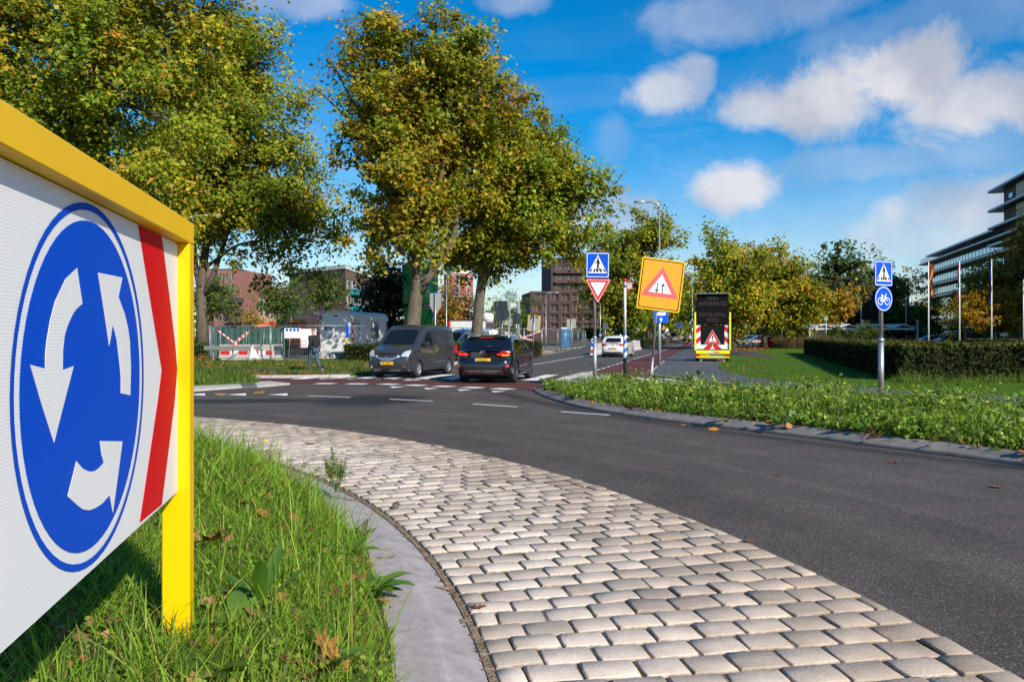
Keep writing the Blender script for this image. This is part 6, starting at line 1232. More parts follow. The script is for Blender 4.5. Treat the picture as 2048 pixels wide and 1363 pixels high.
b.add([cp(u, -.15, v) for u, v in rs] + [cp(u, Lc + .15, v) for u, v in rs] + [cp(u, -.15, v) for u, v in rs2], [(i, i + 1, n + i + 1, n + i) for i in range(n - 1)] + [(i, i + 1, 2 * n + i + 1, 2 * n + i) for i in range(n - 1)]); b.build('roof', M_cab, cb, world=True)
def cside(name, l0, l1, za, zb_, m, off=.012): b = MB(); b.prism([(l0, za), (l1, za), (l1, zb_), (l0, zb_)], -off, -off + .01, lambda u, v, d: cp(d, u, v)); return b.build(name, m, cb, world=True)
def cend(name, a0, a1, za, zb_, m, off=.012): b = MB(); b.prism([(a0, za), (a1, za), (a1, zb_), (a0, zb_)], -off, -off + .01, lambda u, v, d: cp(u, d, v)); return b.build(name, m, cb, world=True)
for i in range(5):
    zz = .7 + i * .45
    cside('red_marker', .06, .40, zz, zz + .24, M_sred); cend('red_marker', Wc - .12, Wc - .02, zz, zz + .24, M_sred)
    cside('red_marker', Lc - .15, Lc - .03, zz, zz + .24, M_sred)
cside('door', 2.4, 4.8, .5, 2.4, mat('cabin_white_door', (.60, .60, .58), .45)); cside('window', 3.2, 4.6, 1.28, 2.36, M_win, .024); cside('window_board', 3.22, 4.58, 1.29, 1.95, mat('weathered_curtain', (.12, .10, .09), .9, var=.5, vscale=6, var2=(.03, .14, .10)), .03); cside('window_blind', 3.25, 3.7, 1.99, 2.33, M_cab, .03); cside('vent', .62, .85, 2.2, 2.4, M_alu); cend('roof_plate', .85, 1.2, 2.66, 2.74, M_sblue)
def ctext(body, on, a, z, size, m, rot=0.0, xs=1.0, name='lettering'):
    if on == 'end': o3 = cp(a, -.02, z); xd = (-d1[0], -d1[1], 0)
    else: o3 = cp(-.034, a, z); xd = (d2[0], d2[1], 0)
    M = frame_M((o3[0] - cb.location.x, o3[1] - cb.location.y, o3[2]), xd, (0, 0, 1))
    if rot: M = M @ Matrix.Rotation(rot, 4, 'Z')
    text(name, body, size, m, cb, M, xs=xs)
M_cblue = mat('cabin_lettering_blue', (.015, .07, .24), .5)
cend('logo_field', 1.3, 1.82, 1.82, 2.14, M_cblue); ctext('123', 'end', 1.56, 1.98, .27, M_swhite); ctext('Machineverhuur', 'end', .68, 1.98, .15, M_cblue); ctext('0800 - 50 50 123', 'end', .95, 1.4, .18, M_cblue); ctext('TE HUUR', 'side', 1.2, 1.55, .38, M_cblue, R(90), 1.1)
cside('logo_field', 2.45, 3.15, .75, 1.17, M_cblue, .026); ctext('123', 'side', 2.8, .96, .28, M_swhite); ctext('Rolmateriaal', 'side', 3.95, .94, .18, M_cblue, xs=1.2)
for l in (1.9, 4.2): b = MB(); b.lathe([(.1, -.1), (.32, -.1), (.35, 0), (.32, .1), (.1, .1), (0, .1)], (0, 0, 0), 16, axis='x', M=Matrix.Rotation(-ph, 3, 'Z')); q = cp(.15, l, .35); b.v = [(x + q[0], y + q[1], z + q[2]) for x, y, z in b.v]; b.build('wheel', M_tyre, cb, world=True)
b = MB(); b.tube([cp(.6, -.02, .45), cp(1.2, -1.3, .5), cp(1.8, -.02, .45)], .05, 6); b.tube([cp(1.2, -1.3, .15), cp(1.2, -1.3, .95)], .04, 6); b.build('drawbar', M_fence, cb, world=True)
fl_ = thing('blue_flag', 'rolled blue flag standing at the fence corner by the cabin', 'flag', (*XY(693, 45.7), 0)); b = MB(); b.tube([(*XY(692, 45.7), .1), (*XY(692, 45.7), 2.2)], .02, 6); b.build('flagstaff', M_fence, fl_, world=True); b = MB(); q = XY(694.5, 45.6); b.prism([(-.05, 0), (.07, .0), (.09, .55), (.04, .8), (-.04, .85), (-.08, .5)], -.02, .04, lambda u, v, d: (q[0] + u, q[1] + d, 1.35 + v)); b.build('cloth', M_sblue, fl_, world=True); b = MB(); b.box((XY(693.5, 45.55)[0], 45.55, 1.22), (.12, .05, .24)); b.build('yellow_tag', M_yel, fl_, world=True)
for i, (px, Y, s__) in enumerate(((650, 48, .45), (660, 47.7, .32), (640, 48.4, .4))):
    b = MB(); bm = bmesh.new(); bmesh.ops.create_icosphere(bm, subdivisions=2, radius=s__); rr_ = random.Random(i)
    for v in bm.verts: v.co *= rr_.uniform(.7, 1.15); v.co.z *= .7
    vs = [v.co[:] for v in bm.verts]; fs = [[v.index for v in f.verts] for f in bm.faces]; bm.free(); b.add(vs, fs); o = b.build('rubble_lump', M_conc2); o.location = (*XY(px, Y), .2); tag(o, ('largest broken concrete lump by the cabin drawbar', 'smallest broken concrete lump by the cabin drawbar', 'broken concrete lump nearest the excavator')[i], 'rubble', 'broken concrete lumps')
# green mortar silo
Ys = 62; si = thing('mortar_silo', 'tall green mortar silo behind the plane trunk', 'silo', (*XY(840, Ys), 0)); M_gr = mat('silo_green', (.01, .33, .05), .35, var=.15, vscale=1.5, coat=.3); rS = 36 * Ys / FPX
b = MB(); b.lathe([(0, ZZ(520, Ys)), (rS * .7, ZZ(524, Ys)), (rS, ZZ(531, Ys)), (rS, ZZ(617, Ys)), (rS * .2, .9), (rS * .2, .7)], (0, 0, 0), 36); b.build('tank', M_gr, si)
b = MB(); b.lathe([(rS + .01, ZZ(608, Ys)), (rS + .01, ZZ(616, Ys))], (0, 0, 0), 36); b.build('black_band', M_black, si); text('lettering', 'kal mix', .36, M_swhite, si, frame_M((.45, -rS - .03, ZZ(612, Ys)), (1, 0, 0), (0, 0, 1)))
b = MB(); b.lathe([(rS + .04, ZZ(619, Ys)), (rS + .04, ZZ(617, Ys))], (0, 0, 0), 36); b.build('ring_beam', M_gr, si)
for sx in (-1, 1):
    for sy in (-1, 1): b = MB(); b.tube([(sx * rS * .72, sy * rS * .72, 0), (sx * rS * .72, sy * rS * .72, ZZ(615, Ys))], .09, 8); b.build('leg', M_gr, si)
for sy in (-1, 1): b = MB(); b.tube([(-rS * .72, sy * rS * .72, .4), (rS * .72, sy * rS * .72, ZZ(630, Ys))], .05, 6); b.tube([(rS * .72, sy * rS * .72, .4), (-rS * .72, sy * rS * .72, ZZ(630, Ys))], .05, 6); b.build('cross_brace', M_gr, si)
b = MB(); 
for k in range(14): b.box((rS * .98, -rS * .25, ZZ(617, Ys) + k * .3), (.06, .35, .05))
b.tube([(rS * .98, -rS * .25 - .17, .6), (rS * .98, -rS * .25 - .17, ZZ(545, Ys))], .03, 6); b.tube([(rS * .98, -rS * .25 + .17, .6), (rS * .98, -rS * .25 + .17, ZZ(545, Ys))], .03, 6); b.build('ladder', M_lamp, si)
# white containers, silo tank, portable toilet
ct = thing('site_container', 'white site container with graffiti behind the yellow van', 'container', (*XY(935, 72), 0)); b = MB(); c = XY(935, 72); b.box((c[0], c[1] + 1.3, 1.55), (70 * 72 / FPX, 2.5, 2.5), bev=.04); b.build('box', mat('container_white', (.55, .57, .58), .5, var=.12, vscale=1.5), ct, world=True); b = MB(); b.box((c[0], c[1] + 1.3, 2.83), (71 * 72 / FPX, 2.56, .08)); b.build('roof_frame', M_dk, ct, world=True); text('graffiti', 'ZEEF 26', .7, M_dgrey, ct, frame_M((.1, -.02, 1.3), (1, 0, 0), (0, 0, 1))); b = MB(); b.box((c[0] - 1.62, c[1] - .03, 1.6), (.18, .08, 2.3)); b.build('red_corner', M_sred, ct, world=True)
tk = thing('water_tank', 'white round tank behind the second plane trunk', 'tank', (*XY(975, 80), 0)); b = MB(); b.lathe([(0, ZZ(625, 80)), (.5, ZZ(626.5, 80)), (.62, ZZ(630, 80)), (.62, ZZ(645, 80)), (0, ZZ(645, 80))], (0, 0, 0), 20); b.build('tank', M_roofw, tk); b = MB(); b.box((0, 0, ZZ(645, 80) / 2), (1.3, 1.3, ZZ(645, 80) - .01)); b.build('stand', M_dk, tk)
tl = thing('portable_toilet', 'blue portable toilet cabin behind the fence', 'toilet', (*XY(1132, 88), 0)); M_tb = mat('toilet_blue', (.02, .17, .36), .45, var=.1, vscale=3); b = MB(); b.box((0, .6, 1.1), (1.05, 1.1, 2.15), bev=.04); b.build('cabin', M_tb, tl); b = MB(); b.box((0, .6, 2.25), (1.1, 1.15, .16), bev=.06); b.build('roof', M_swhite, tl); b = MB(); b.box((0.05, .03, 1.05), (.75, .03, 1.9)); dr = b.build('door', M_tb, tl); text('lettering', 'DIXI', .24, M_swhite, dr, frame_M((0, .0, 1.6), (1, 0, 0), (0, 0, 1)))
# signs seen from behind
def back_sign(label, px, py, w, h, Y, top, border=M_yel, shape=None, roll=0.0, base=None, pr=.03, nposts=1):
    t = thing('sign_back', label, 'traffic sign', (*XY(px, Y), 0), group='signs seen from behind'); k = Y / FPX; Fk = Face(t, P(px, py, Y), 0, R(roll)); b = MB(); x = XY(px, Y)[0]; b.tube([(0 if roll == 0 else -.1, -.09, 0), (0 if roll == 0 else .04, -.09, ZZ(top, Y))], pr, 8); b.build('post', M_galv, t)
    sh = shape or rrect(w * k, h * k, .03); Fk.pl('rim', sh, -.015, -.006, border); Fk.pl('plate_back', scl(sh, .93), -.006, .0, M_alu); return t, Fk
t_, Fk = back_sign('back of a zebra plate and yield triangle beside the green silo', 871, 598, 1, 1, 40, 585, M_sblue, rrect(.60, .62, .03))
F_ = Face(t_, (t_.location.x, t_.location.y, ZZ(621, 40))); tri_ = rpoly([(-.34, .31), (.34, .31), (0, -.30)], .02); F_.pl('yield_back_rim', tri_, -.015, -.006, M_sred); F_.pl('yield_back', scl(tri_, .9, 0, .08), -.006, 0, M_alu)
back_sign('upper of two stacked yellow edged boards, seen from behind', 1001.5, 612, 28, 20, 55, 598, roll=-3); back_sign('lower of two stacked yellow edged boards, seen from behind', 1005, 631, 28, 19, 54.6, 616, roll=-2); back_sign('narrow yellow edged board between the stacked pair and the big one', 1032.5, 637.5, 14.5, 23, 56, 620); back_sign('big tilted yellow edged board nearest the dark flats', 1068, 646, 25, 31, 53, 626, roll=4); back_sign('plain grey board back in front of the blue toilet', 1142.5, 647, 18, 19, 84, 636, M_alu)
for px, Y, top in ((1018, 60, 601), (1037, 62, 602)):
    t = thing('board_carrier', 'grey flat carrier post between the yellow edged boards' if px == 1018 else 'grey flat carrier post right of the narrow board', 'post', (*XY(px, Y), 0)); b = MB(); b.box((0, 0, ZZ(top, Y) / 2), (.16, .05, ZZ(top, Y)), bev=.01); b.build('profile', M_galv, t); b = MB(); b.box((.10, .0, ZZ(top + 12, Y)), (.05, .04, 1.2)); b.build('clamp_strip', M_lamp, t)
# keep-right signs by the white hatchback
kr = thing('keep_right_sign', 'round blue keep right sign on a low bollard left of the white car', 'traffic sign', (*XY(1186.5, 60), 0)); b = MB(); b.prism([(-.16, 0), (.16, 0), (.18, .35), (.16, 1.15), (.08, 1.25), (-.08, 1.25), (-.16, 1.15), (-.18, .35)], 0, .16, lambda u, v, d: (u, d, v)); b.build('bollard', M_swhite, kr); b = MB(); b.box((0, -.01, .28), (.34, .02, .3)); b.build('red_band', M_sred, kr)
def keepright(t, c, r): Fq_ = Face(t, c); Fq_.pl('disc', circ(r, 24), 0, .02, M_sblue); Fq_.pl('white_arrow', [(-r * .5, r * .38), (-r * .34, r * .54), (r * .22, -r * .02), (r * .42, r * .18), (r * .5, -r * .5), (-r * .2, -r * .42), (0, -r * .2)], .02, .024, M_swhite)
keepright(kr, (kr.location.x, 59.98, ZZ(686, 60)), .26)
k4 = thing('keep_right_sign', 'small round blue sign on thin post above the white car', 'traffic sign', (*XY(1200.5, 70), 0)); b = MB(); b.tube([(0, 0, 0), (0, 0, ZZ(606, 70))], .035, 8); b.build('post', M_galv, k4); keepright(k4, (k4.location.x, 69.95, ZZ(669.5, 70)), .16)
for px, py, w_, h_, Y, m, lb in ((1211, 652, 10, 14, 110, M_dgrey, 'dark sign back on a post under the avenue trees'), (1289, 661, 5, 9, 140, M_sorange, 'small orange diversion sign under the avenue trees'), (1328, 655, 4, 9, 150, M_sorange, 'small orange sign left of the silver van'), (1358.5, 651, 9, 9, 190, M_sblue, 'blue direction board above the silver van'), (1334, 662, 6, 12, 150, M_swhite, 'white triangle sign back beside the silver van')):
    t = thing('distant_sign', lb, 'traffic sign', (*XY(px, Y), 0)); Fk = Face(t, P(px, py, Y - .1)); Fk.pl('plate', rrect(w_ * Y / FPX, h_ * Y / FPX, .03), -.02, 0, m); b = MB(); b.tube([(0, 0, 0), (0, 0, ZZ(py, Y))], .04, 6); b.build('post', M_galv, t)

# ------------------------------------------------------------------ right: bollard, canopies, flags
rbd = thing('red_bollard', 'red cylindrical post standing on the lawn', 'bollard', (*XY(1540, 92), 0)); b = MB(); b.lathe([(.30, 0), (.30, 1.15), (.33, 1.17), (.33, 1.27), (.25, 1.33), (0, 1.34)], (0, 0, .05), 18); b.build('column', mat('bollard_red', (.60, .012, .015), .35), rbd); b = MB(); b.lathe([(.31, .98), (.31, 1.02)], (0, 0, .05), 18); b.build('groove', mat('dark_red', (.25, .01, .01), .5), rbd)
co = thing('traffic_cone', 'small red and white cone beside the tape on the lawn', 'cone', (*XY(1517, 98), .05)); b = MB(); b.lathe([(.22, 0), (.22, .04), (.13, .05), (.10, .22)], n=14); b.build('cone_foot', M_swhite, co); b = MB(); b.lathe([(.10, .22), (.03, .65), (0, .66)], n=14); b.build('cone_tip', M_sred, co)
Yc = 104; cn = thing('parking_canopy', 'white zigzag roofed parking canopies beyond the hedge', 'canopy', (*XY(1730, Yc), 0)); kc = Yc / FPX; M_wood = mat('canopy_timber', (.10, .06, .04), .8)
for p0 in (1622, 1670, 1731, 1780):
    for (a, c), nm_ in ((((p0, 657), (p0 + 25, 649.5)), 'roof_plane'), (((p0 + 25, 649.5), (p0 + 48, 656)), 'roof_plane')):
        b = MB(); b.prism([(XY(a[0], Yc)[0], ZZ(a[1], Yc)), (XY(c[0], Yc)[0], ZZ(c[1], Yc)), (XY(c[0], Yc)[0], ZZ(c[1], Yc) + .14), (XY(a[0], Yc)[0], ZZ(a[1], Yc) + .14)], Yc - .3, Yc + 6, lambda u, v, d: (u, d, v)); b.build(nm_, M_roofw, cn, world=True)
    b = MB(); b.face([(XY(p0, Yc)[0], Yc, ZZ(657, Yc)), (XY(p0 + 48, Yc)[0], Yc, ZZ(656.5, Yc)), (XY(p0 + 25, Yc)[0], Yc, ZZ(649.6, Yc))]); b.build('gable', M_wood, cn, world=True)
    b = MB(); c = (XY(p0, Yc)[0] + XY(p0 + 48, Yc)[0]) / 2; b.box((c, Yc - .1, ZZ(657.5, Yc)), (48 * kc, .2, .22)); b.build('beam', M_roofw, cn, world=True)
for px in (1619, 1725, 1835): b = MB(); b.box((*XY(px, Yc), ZZ(639, Yc) / 2), (.26, .26, ZZ(639, Yc)), bev=.03); b.build('column', M_lamp, cn, world=True)
b = MB(); b.box((*XY(1640, Yc + 4), 1.1), (42 * kc, .15, 2.2)); b.build('side_wall', M_lamp, cn, world=True)
gs = thing('assembly_point_sign', 'green assembly point sign in front of the canopies', 'sign', (*XY(1652, 90), 0)); b = MB(); b.tube([(0, 0, 0), (0, 0, ZZ(634, 90))], .05, 8); b.build('post', M_galv, gs); Fg = Face(gs, P(1652, 636.5, 89.9)); Fg.pl('plate', rrect(.46, .44, .02), -.02, 0, mat('safety_green', (.0, .26, .13), .4)); Fg.pl('pictogram', circ(.07, 10), .001, .004, M_swhite)
for a in range(4): Fg.pl('pictogram_arrow', [(x * math.cos(R(45 + 90 * a)) - y * math.sin(R(45 + 90 * a)), x * math.sin(R(45 + 90 * a)) + y * math.cos(R(45 + 90 * a))) for x, y in ((.12, 0), (.22, -.05), (.22, .05))], .001, .004, M_swhite)
ib = thing('info_board', 'small white tilted board under the yellow tree', 'sign', (*XY(2008, 92), 0)); b = MB(); b.box((0, 0, ZZ(668.5, 92)), (16 * 92 / FPX, .08, .42), M=Matrix.Rotation(R(-20), 3, 'X')); b.build('board', M_swhite, ib); b = MB(); b.box((0, .1, .75), (.1, .1, 1.5)); b.build('stand', M_dgrey, ib)
def flagpole(px, top, Y, cols, label, fh=(0.06, 0.55), dx=6):
    t = thing('flagpole', label, 'flagpole', (*XY(px, Y), 0), group='flagpoles'); zt3 = ZZ(top, Y); b = MB(); b.tube([(0, 0, 0), (0, 0, zt3)], [.085, .05], 10); b.build('pole', M_swhite, t); b = MB(); b.lathe([(0, .1), (.07, .05), (.07, -.03), (.05, -.05)], (0, 0, zt3), 10); b.build('finial', M_lamp, t)
    H_ = zt3 * fh[1]; n = 18; wv = dx * Y / FPX; sgn = -1 if cols[0] == 'l' else 1; strips = cols[1:]
    b = MB(); b.smooth = True; vs = []; fs = []; m = len(strips)
    for j in range(m * 3 + 1):
        for i in range(n + 1):
            kx = j / (m * 3); x = sgn * (.06 + wv * kx * (.75 + .25 * math.sin(i * .5))); y = .12 * math.sin(i * .55 + kx * 5) - .25 * kx; z = zt3 * (1 - fh[0]) - H_ * i / n - kx * .7 * math.sin(i / n * 2.0); vs.append((x, y, z))
    b.v = vs
    for j in range(m * 3):
        for i in range(n): b.f.append([j * (n + 1) + i, j * (n + 1) + i + 1, (j + 1) * (n + 1) + i + 1, (j + 1) * (n + 1) + i]); b.mi.append(j // 3); b.sm.append(True)
    b.build('flag', [mat('flag_' + c[1:], c, .8) for c in strips], t); return t
flagpole(1857, 524, 84, ['r', '#9a1420', '#d8a010', '#9a1420'], 'white flagpole with red and yellow flag in front of the office', (.02, .32), 8); flagpole(1919, 522, 84, ['l', '#b8bcc8', '#1c2f7a', '#8f1a26'], 'white flagpole with a red, white and blue flag', (.03, .33), 5); flagpole(1983, 519, 84, ['l', '#13308f', '#13308f'], 'white flagpole with a plain dark blue flag', (.02, .42), 4)
t = flagpole(2047, 560, 84, ['r', '#13308f'], 'white flagpole at the very edge, flag out of view', (.02, .1), 2)

# ------------------------------------------------------------------ vegetation
M_leaf = leafmat('tree_leaves', .42, .5, .2); M_hleaf = leafmat('hedge_leaves', .25, .65, .1); M_blade = leafmat('grass_blades', .45, .5, .3); M_weed = leafmat('weed_leaves', .38, .45, .35); M_dead = leafmat('fallen_leaf', .15, .7, .2)
M_bark = mat('plane_bark', (.066, .054, .039), .9, var=.5, vscale=3.5, var2=(.145, .122, .083), bump=.5, bscale=18); M_barkd = mat('dark_bark', (.055, .045, .035), .9, var=.4, vscale=5, bump=.5, bscale=22)
LEAF8 = np.array([(0, -.5), (.46, -.30), (.27, -.02), (.48, .24), (0, .56), (-.48, .24), (-.27, -.02), (-.46, -.30)]); LEAF3 = np.array([(0, -.46), (.54, -.12), (.22, .06), (0, .58), (-.22, .06), (-.54, -.12)]); LEAF4 = np.array([(0, -.55), (.42, 0), (0, .55), (-.42, 0)]); LEAF6 = np.array([(0, -.5), (.34, -.16), (.28, .2), (0, .55), (-.28, .2), (-.34, -.16)])
def scatter_leaves(name, C, N_, size, cols, m, parent, shape, rs, fold=.22):
    """C centres, N_ normals, size per leaf, cols per leaf"""
    n = len(C); k = len(shape); N_ = N_ / (np.linalg.norm(N_, axis=1, keepdims=True) + 1e-9); a = rs.normal(size=(n, 3)); U = np.cross(N_, a); U /= (np.linalg.norm(U, axis=1, keepdims=True) + 1e-9); W = np.cross(N_, U)
    s = size[:, None, None]; V = C[:, None, :] + s * (shape[None, :, 0:1] * U[:, None, :] + shape[None, :, 1:2] * W[:, None, :]) + s * fold * (np.abs(shape[None, :, 0:1]) - .2) * N_[:, None, :] - s * .25 * (shape[None, :, 1:2] ** 2) * N_[:, None, :] * rs.uniform(0, 1, (n, 1, 1))
    F_ = np.arange(n * k).reshape(n, k); return np_mesh(name, V.reshape(-1, 3), F_, m, parent, colors=np.repeat(cols, k, 0))
def pick(pal, n, rs):
    w = np.array([p[3] for p in pal], float); i = rs.choice(len(pal), n, p=w / w.sum()); return np.array([p[:3] for p in pal])[i]
PLANE = [(0.251, 0.252, 0.019, 5.00), (0.363, 0.312, 0.022, 4.00), (0.151, 0.193, 0.019, 4.00), (0.501, 0.325, 0.024, 1.20), (0.477, 0.205, 0.023, 0.60), (0.301, 0.132, 0.027, 0.42)]
PLANE_G = [(0.240, 0.266, 0.019, 6.00), (0.353, 0.330, 0.024, 3.50), (0.147, 0.198, 0.019, 4.00), (0.564, 0.368, 0.029, 0.72), (0.480, 0.203, 0.024, 0.36)]
PLANE_Y = [(0.341, 0.246, 0.021, 5), (0.255, 0.220, 0.022, 4), (0.443, 0.264, 0.024, 2.5), (0.375, 0.158, 0.021, 1.5), (0.136, 0.150, 0.021, 2)]
GREEN = [(0.061, 0.108, 0.023, 5), (0.100, 0.146, 0.026, 4), (0.144, 0.177, 0.033, 2), (0.177, 0.146, 0.033, .6)]
YELL = [(0.395, 0.228, 0.016, 5), (0.291, 0.180, 0.016, 3), (0.174, 0.144, 0.023, 2), (0.349, 0.144, 0.016, 1)]
BROWN = [(0.273, 0.178, 0.033, 5), (0.356, 0.238, 0.033, 3), (0.167, 0.143, 0.030, 3), (0.440, 0.285, 0.030, 1)]
PURP = [(0.070, 0.051, 0.033, 4), (0.109, 0.072, 0.037, 2), (0.078, 0.096, 0.031, 2)]
def tree(name, label, base, lobes, trunk, n_cl, n_lf, size, pal, seed, shape=LEAF3, bark=None, group=None, sig=.55, limbs=None, cat='tree', twig=True, hollow=.55, fork=None, droop=.0):
    """base (x, y); lobes = (x, y, z, rx, ry, rz); trunk = [(x, y, z, r), ...] in world metres"""
    rs = np.random.default_rng(seed); t = thing(name, label, cat, (base[0], base[1], 0), group=group); o3 = np.array((base[0], base[1], 0)); bark = bark or M_bark
    lob = np.array(lobes, float); vol = lob[:, 3] * lob[:, 4] * lob[:, 5]; vol = vol ** .75; ns = max(4, n_cl // 8); idx = rs.choice(len(lob), ns, p=vol / vol.sum())
    d = rs.normal(size=(ns, 3)); d /= np.linalg.norm(d, axis=1, keepdims=True); r = hollow + (1 - hollow) * rs.random(ns) ** .75
    C = lob[idx, :3] + d * (r * rs.uniform(.88, 1.14, ns))[:, None] * lob[idx, 3:6]; k_ = np.repeat(np.arange(ns), 8); n_cl = len(k_); d = d[k_]; spr = rs.normal(size=(n_cl, 3)) * sig * 1.25 * np.array((1, 1, .55)) + d * (sig * 1.1 * rs.normal(size=(n_cl, 1))); C = C[k_] + spr
    # branches
    b = MB(); tp = [Vector(p[:3]) - Vector(o3) for p in trunk]; b.tube(tp, [p[3] for p in trunk], 10)
    tb = b.build('trunk', bark, t); b = MB()
    attach = [Vector(p[:3]) - Vector(o3) for p in trunk[len(trunk) // 2:]]; limb_pts = []
    for li, L_ in enumerate(lob):
        c = Vector(L_[:3]) - Vector(o3); a = min(attach, key=lambda q: (q - c).length + max(0, q.z - c.z) * 2); mid = a.lerp(c, .5) + Vector((rs.normal(0, .4), rs.normal(0, .4), .12 * (c - a).length)); r0 = trunk[-1][3] * (.45 + .35 * (L_[3] / lob[:, 3].max()))
        pts_ = spline([a, a.lerp(mid, .5) + Vector((0, 0, .1)), mid, c, c + (c - mid) * .45], 3); pts_ = [Vector(q) for q in pts_]; b.tube(pts_, [r0 * (1 - .85 * i / (len(pts_) - 1)) for i in range(len(pts_))], 7); limb_pts += pts_[3:]
    if limbs:
        for L_ in limbs: b.tube([Vector(p[:3]) - Vector(o3) for p in L_], [p[3] for p in L_], 8)
    LP = np.array([tuple(p) for p in limb_pts]); Cl = C - o3
    if twig:
        nt_ = min(n_cl, 320)
        for i in rs.choice(n_cl, nt_, replace=False):
            j = np.argmin(((LP - Cl[i]) ** 2).sum(1) + np.maximum(0, LP[:, 2] - Cl[i][2]) * .5); p = Vector(LP[j]); q = Vector(Cl[i]); mid = p.lerp(q, .5) + Vector((rs.normal(0, .15), rs.normal(0, .15), .15)); b.tube([p, mid, q], [.045, .03, .01], 4, cap=False)
    b.build('branches', bark, t)
    # leaves
    cnt = rs.poisson(n_lf, n_cl); ii = np.repeat(np.arange(n_cl), cnt); sg = (sig * .68 * rs.uniform(.5, 1.35, n_cl))[ii]
    off = rs.normal(size=(len(ii), 3)) * sg[:, None] * np.array((1, 1, .72)); off[:, 2] -= droop * np.abs(rs.normal(size=len(ii)))
    P_ = Cl[ii] + off; nrm = rs.normal(size=(len(ii), 3)) * .7 + np.array((0, 0, .5)) + d[ii] * .45 + np.array((tosun.x, tosun.y, tosun.z)) * .6
    c_cl = np.repeat(rs.normal(1, .16, ns), 8)[ii]; warm = np.repeat(np.clip(rs.normal(0, .5, ns), -.7, 1), 8)[ii]; col = pick(pal, len(ii), rs) * c_cl[:, None] * rs.uniform(.75, 1.25, (len(ii), 1)); col = col * (1 + warm[:, None] * np.array((.30, .0, .0))); col = np.clip(col, .004, .8)
    sz = size * rs.uniform(.6, 1.25, len(ii)); o = scatter_leaves('crown', P_, nrm, sz, col, M_leaf, t, shape, rs); return t
def lobpx(lst, Y, dep=1.0):
    k = Y / FPX; return [((px - CX) * k, Y + dy, HC + (HY - py) * k, rx * k, min(rx, ry) * k * dep, ry * k) for px, py, rx, ry, dy in [(q + (0,))[:5] for q in lst]]
def TP(lst, Y): return [(*P(px, py, Y), r) for px, py, r in lst]
# A: big plane tree whose trunk stands behind the roundabout board
tree('plane_tree', 'big plane tree above the roundabout board, trunk hidden behind it', XY(215, 34)[:2], lobpx([(120, 120, 230, 190), (-80, 60, 200, 210, -1), (300, 230, 130, 170, -1), (200, -120, 260, 160), (330, 60, 110, 130, 1), (60, 330, 170, 110, -1), (-220, 200, 180, 200, 0), (280, 390, 120, 80, 0)], 34, .85), TP([(215, 735, .62), (213, 640, .5), (212, 520, .45), (205, 380, .38), (200, 200, .24)], 34), 1400, 80, .205, PLANE_G, 1, sig=.62, group='plane trees round the crossing')
# B: tall plane tree left of the building site
tree('plane_tree', 'tall plane tree with thick trunk left of the building site', XY(408, 60)[:2], lobpx([(430, 170, 105, 125), (500, 260, 95, 130), (400, 330, 105, 120, -2), (575, 345, 62, 110, 1), (520, 150, 48, 62), (470, 425, 115, 75, -1), (622, 420, 38, 70, 0), (375, 440, 75, 65, 0), (450, 70, 45, 40), (560, 480, 62, 42, -1)], 60, .8), TP([(406, 712, .52), (404, 640, .40), (402, 590, .37), (405, 540, .32), (420, 440, .24)], 60), 1050, 68, .285, PLANE_G, 2, sig=.85, limbs=[TP([(406, 590, .26), (428, 545, .22), (450, 480, .16), (480, 400, .08)], 60), TP([(402, 590, .24), (392, 540, .2), (388, 470, .14)], 60)], group='plane trees round the crossing', hollow=.5)
# C and D: the two plane trees behind the vans
tree('plane_tree', 'plane tree with forked pale trunk behind the grey van', XY(822, 46)[:2], lobpx([(795, 90, 50, 75), (740, 190, 58, 72, -1), (850, 190, 100, 105), (800, 320, 85, 105, -1), (925, 110, 52, 62), (890, 330, 95, 110, 1), (775, 440, 38, 66, 0), (850, 450, 62, 66, -1), (950, 220, 48, 66), (682, 160, 20, 42, 0), (672, 215, 16, 22)], 46, .75), TP([(820, 722, .60), (824, 660, .46), (830, 610, .41), (834, 560, .36), (838, 500, .30)], 46), 1000, 66, .255, PLANE, 3, sig=.60, limbs=[TP([(832, 590, .33), (855, 556, .27), (880, 515, .24), (906, 478, .21), (915, 420, .16), (905, 340, .1)], 46), TP([(836, 540, .32), (828, 480, .25), (815, 400, .16), (800, 280, .1)], 46)], group='plane trees round the crossing')
tree('plane_tree', 'plane tree with slim trunk directly behind the black crossover', XY(955, 50)[:2], lobpx([(1010, 300, 82, 95), (1080, 295, 42, 65), (1075, 410, 90, 85, -1), (1140, 400, 30, 48), (985, 450, 78, 68, 0), (1045, 500, 68, 34, -1), (940, 510, 45, 38, 0), (1130, 475, 32, 28)], 50, .75), TP([(952, 712, .44), (954, 660, .36), (958, 610, .33), (964, 560, .30), (975, 470, .24), (1000, 380, .15)], 50), 760, 66, .255, PLANE_G, 4, sig=.62, limbs=[TP([(962, 570, .24), (1000, 500, .18), (1050, 440, .12), (1090, 380, .07)], 50)], group='plane trees round the crossing')
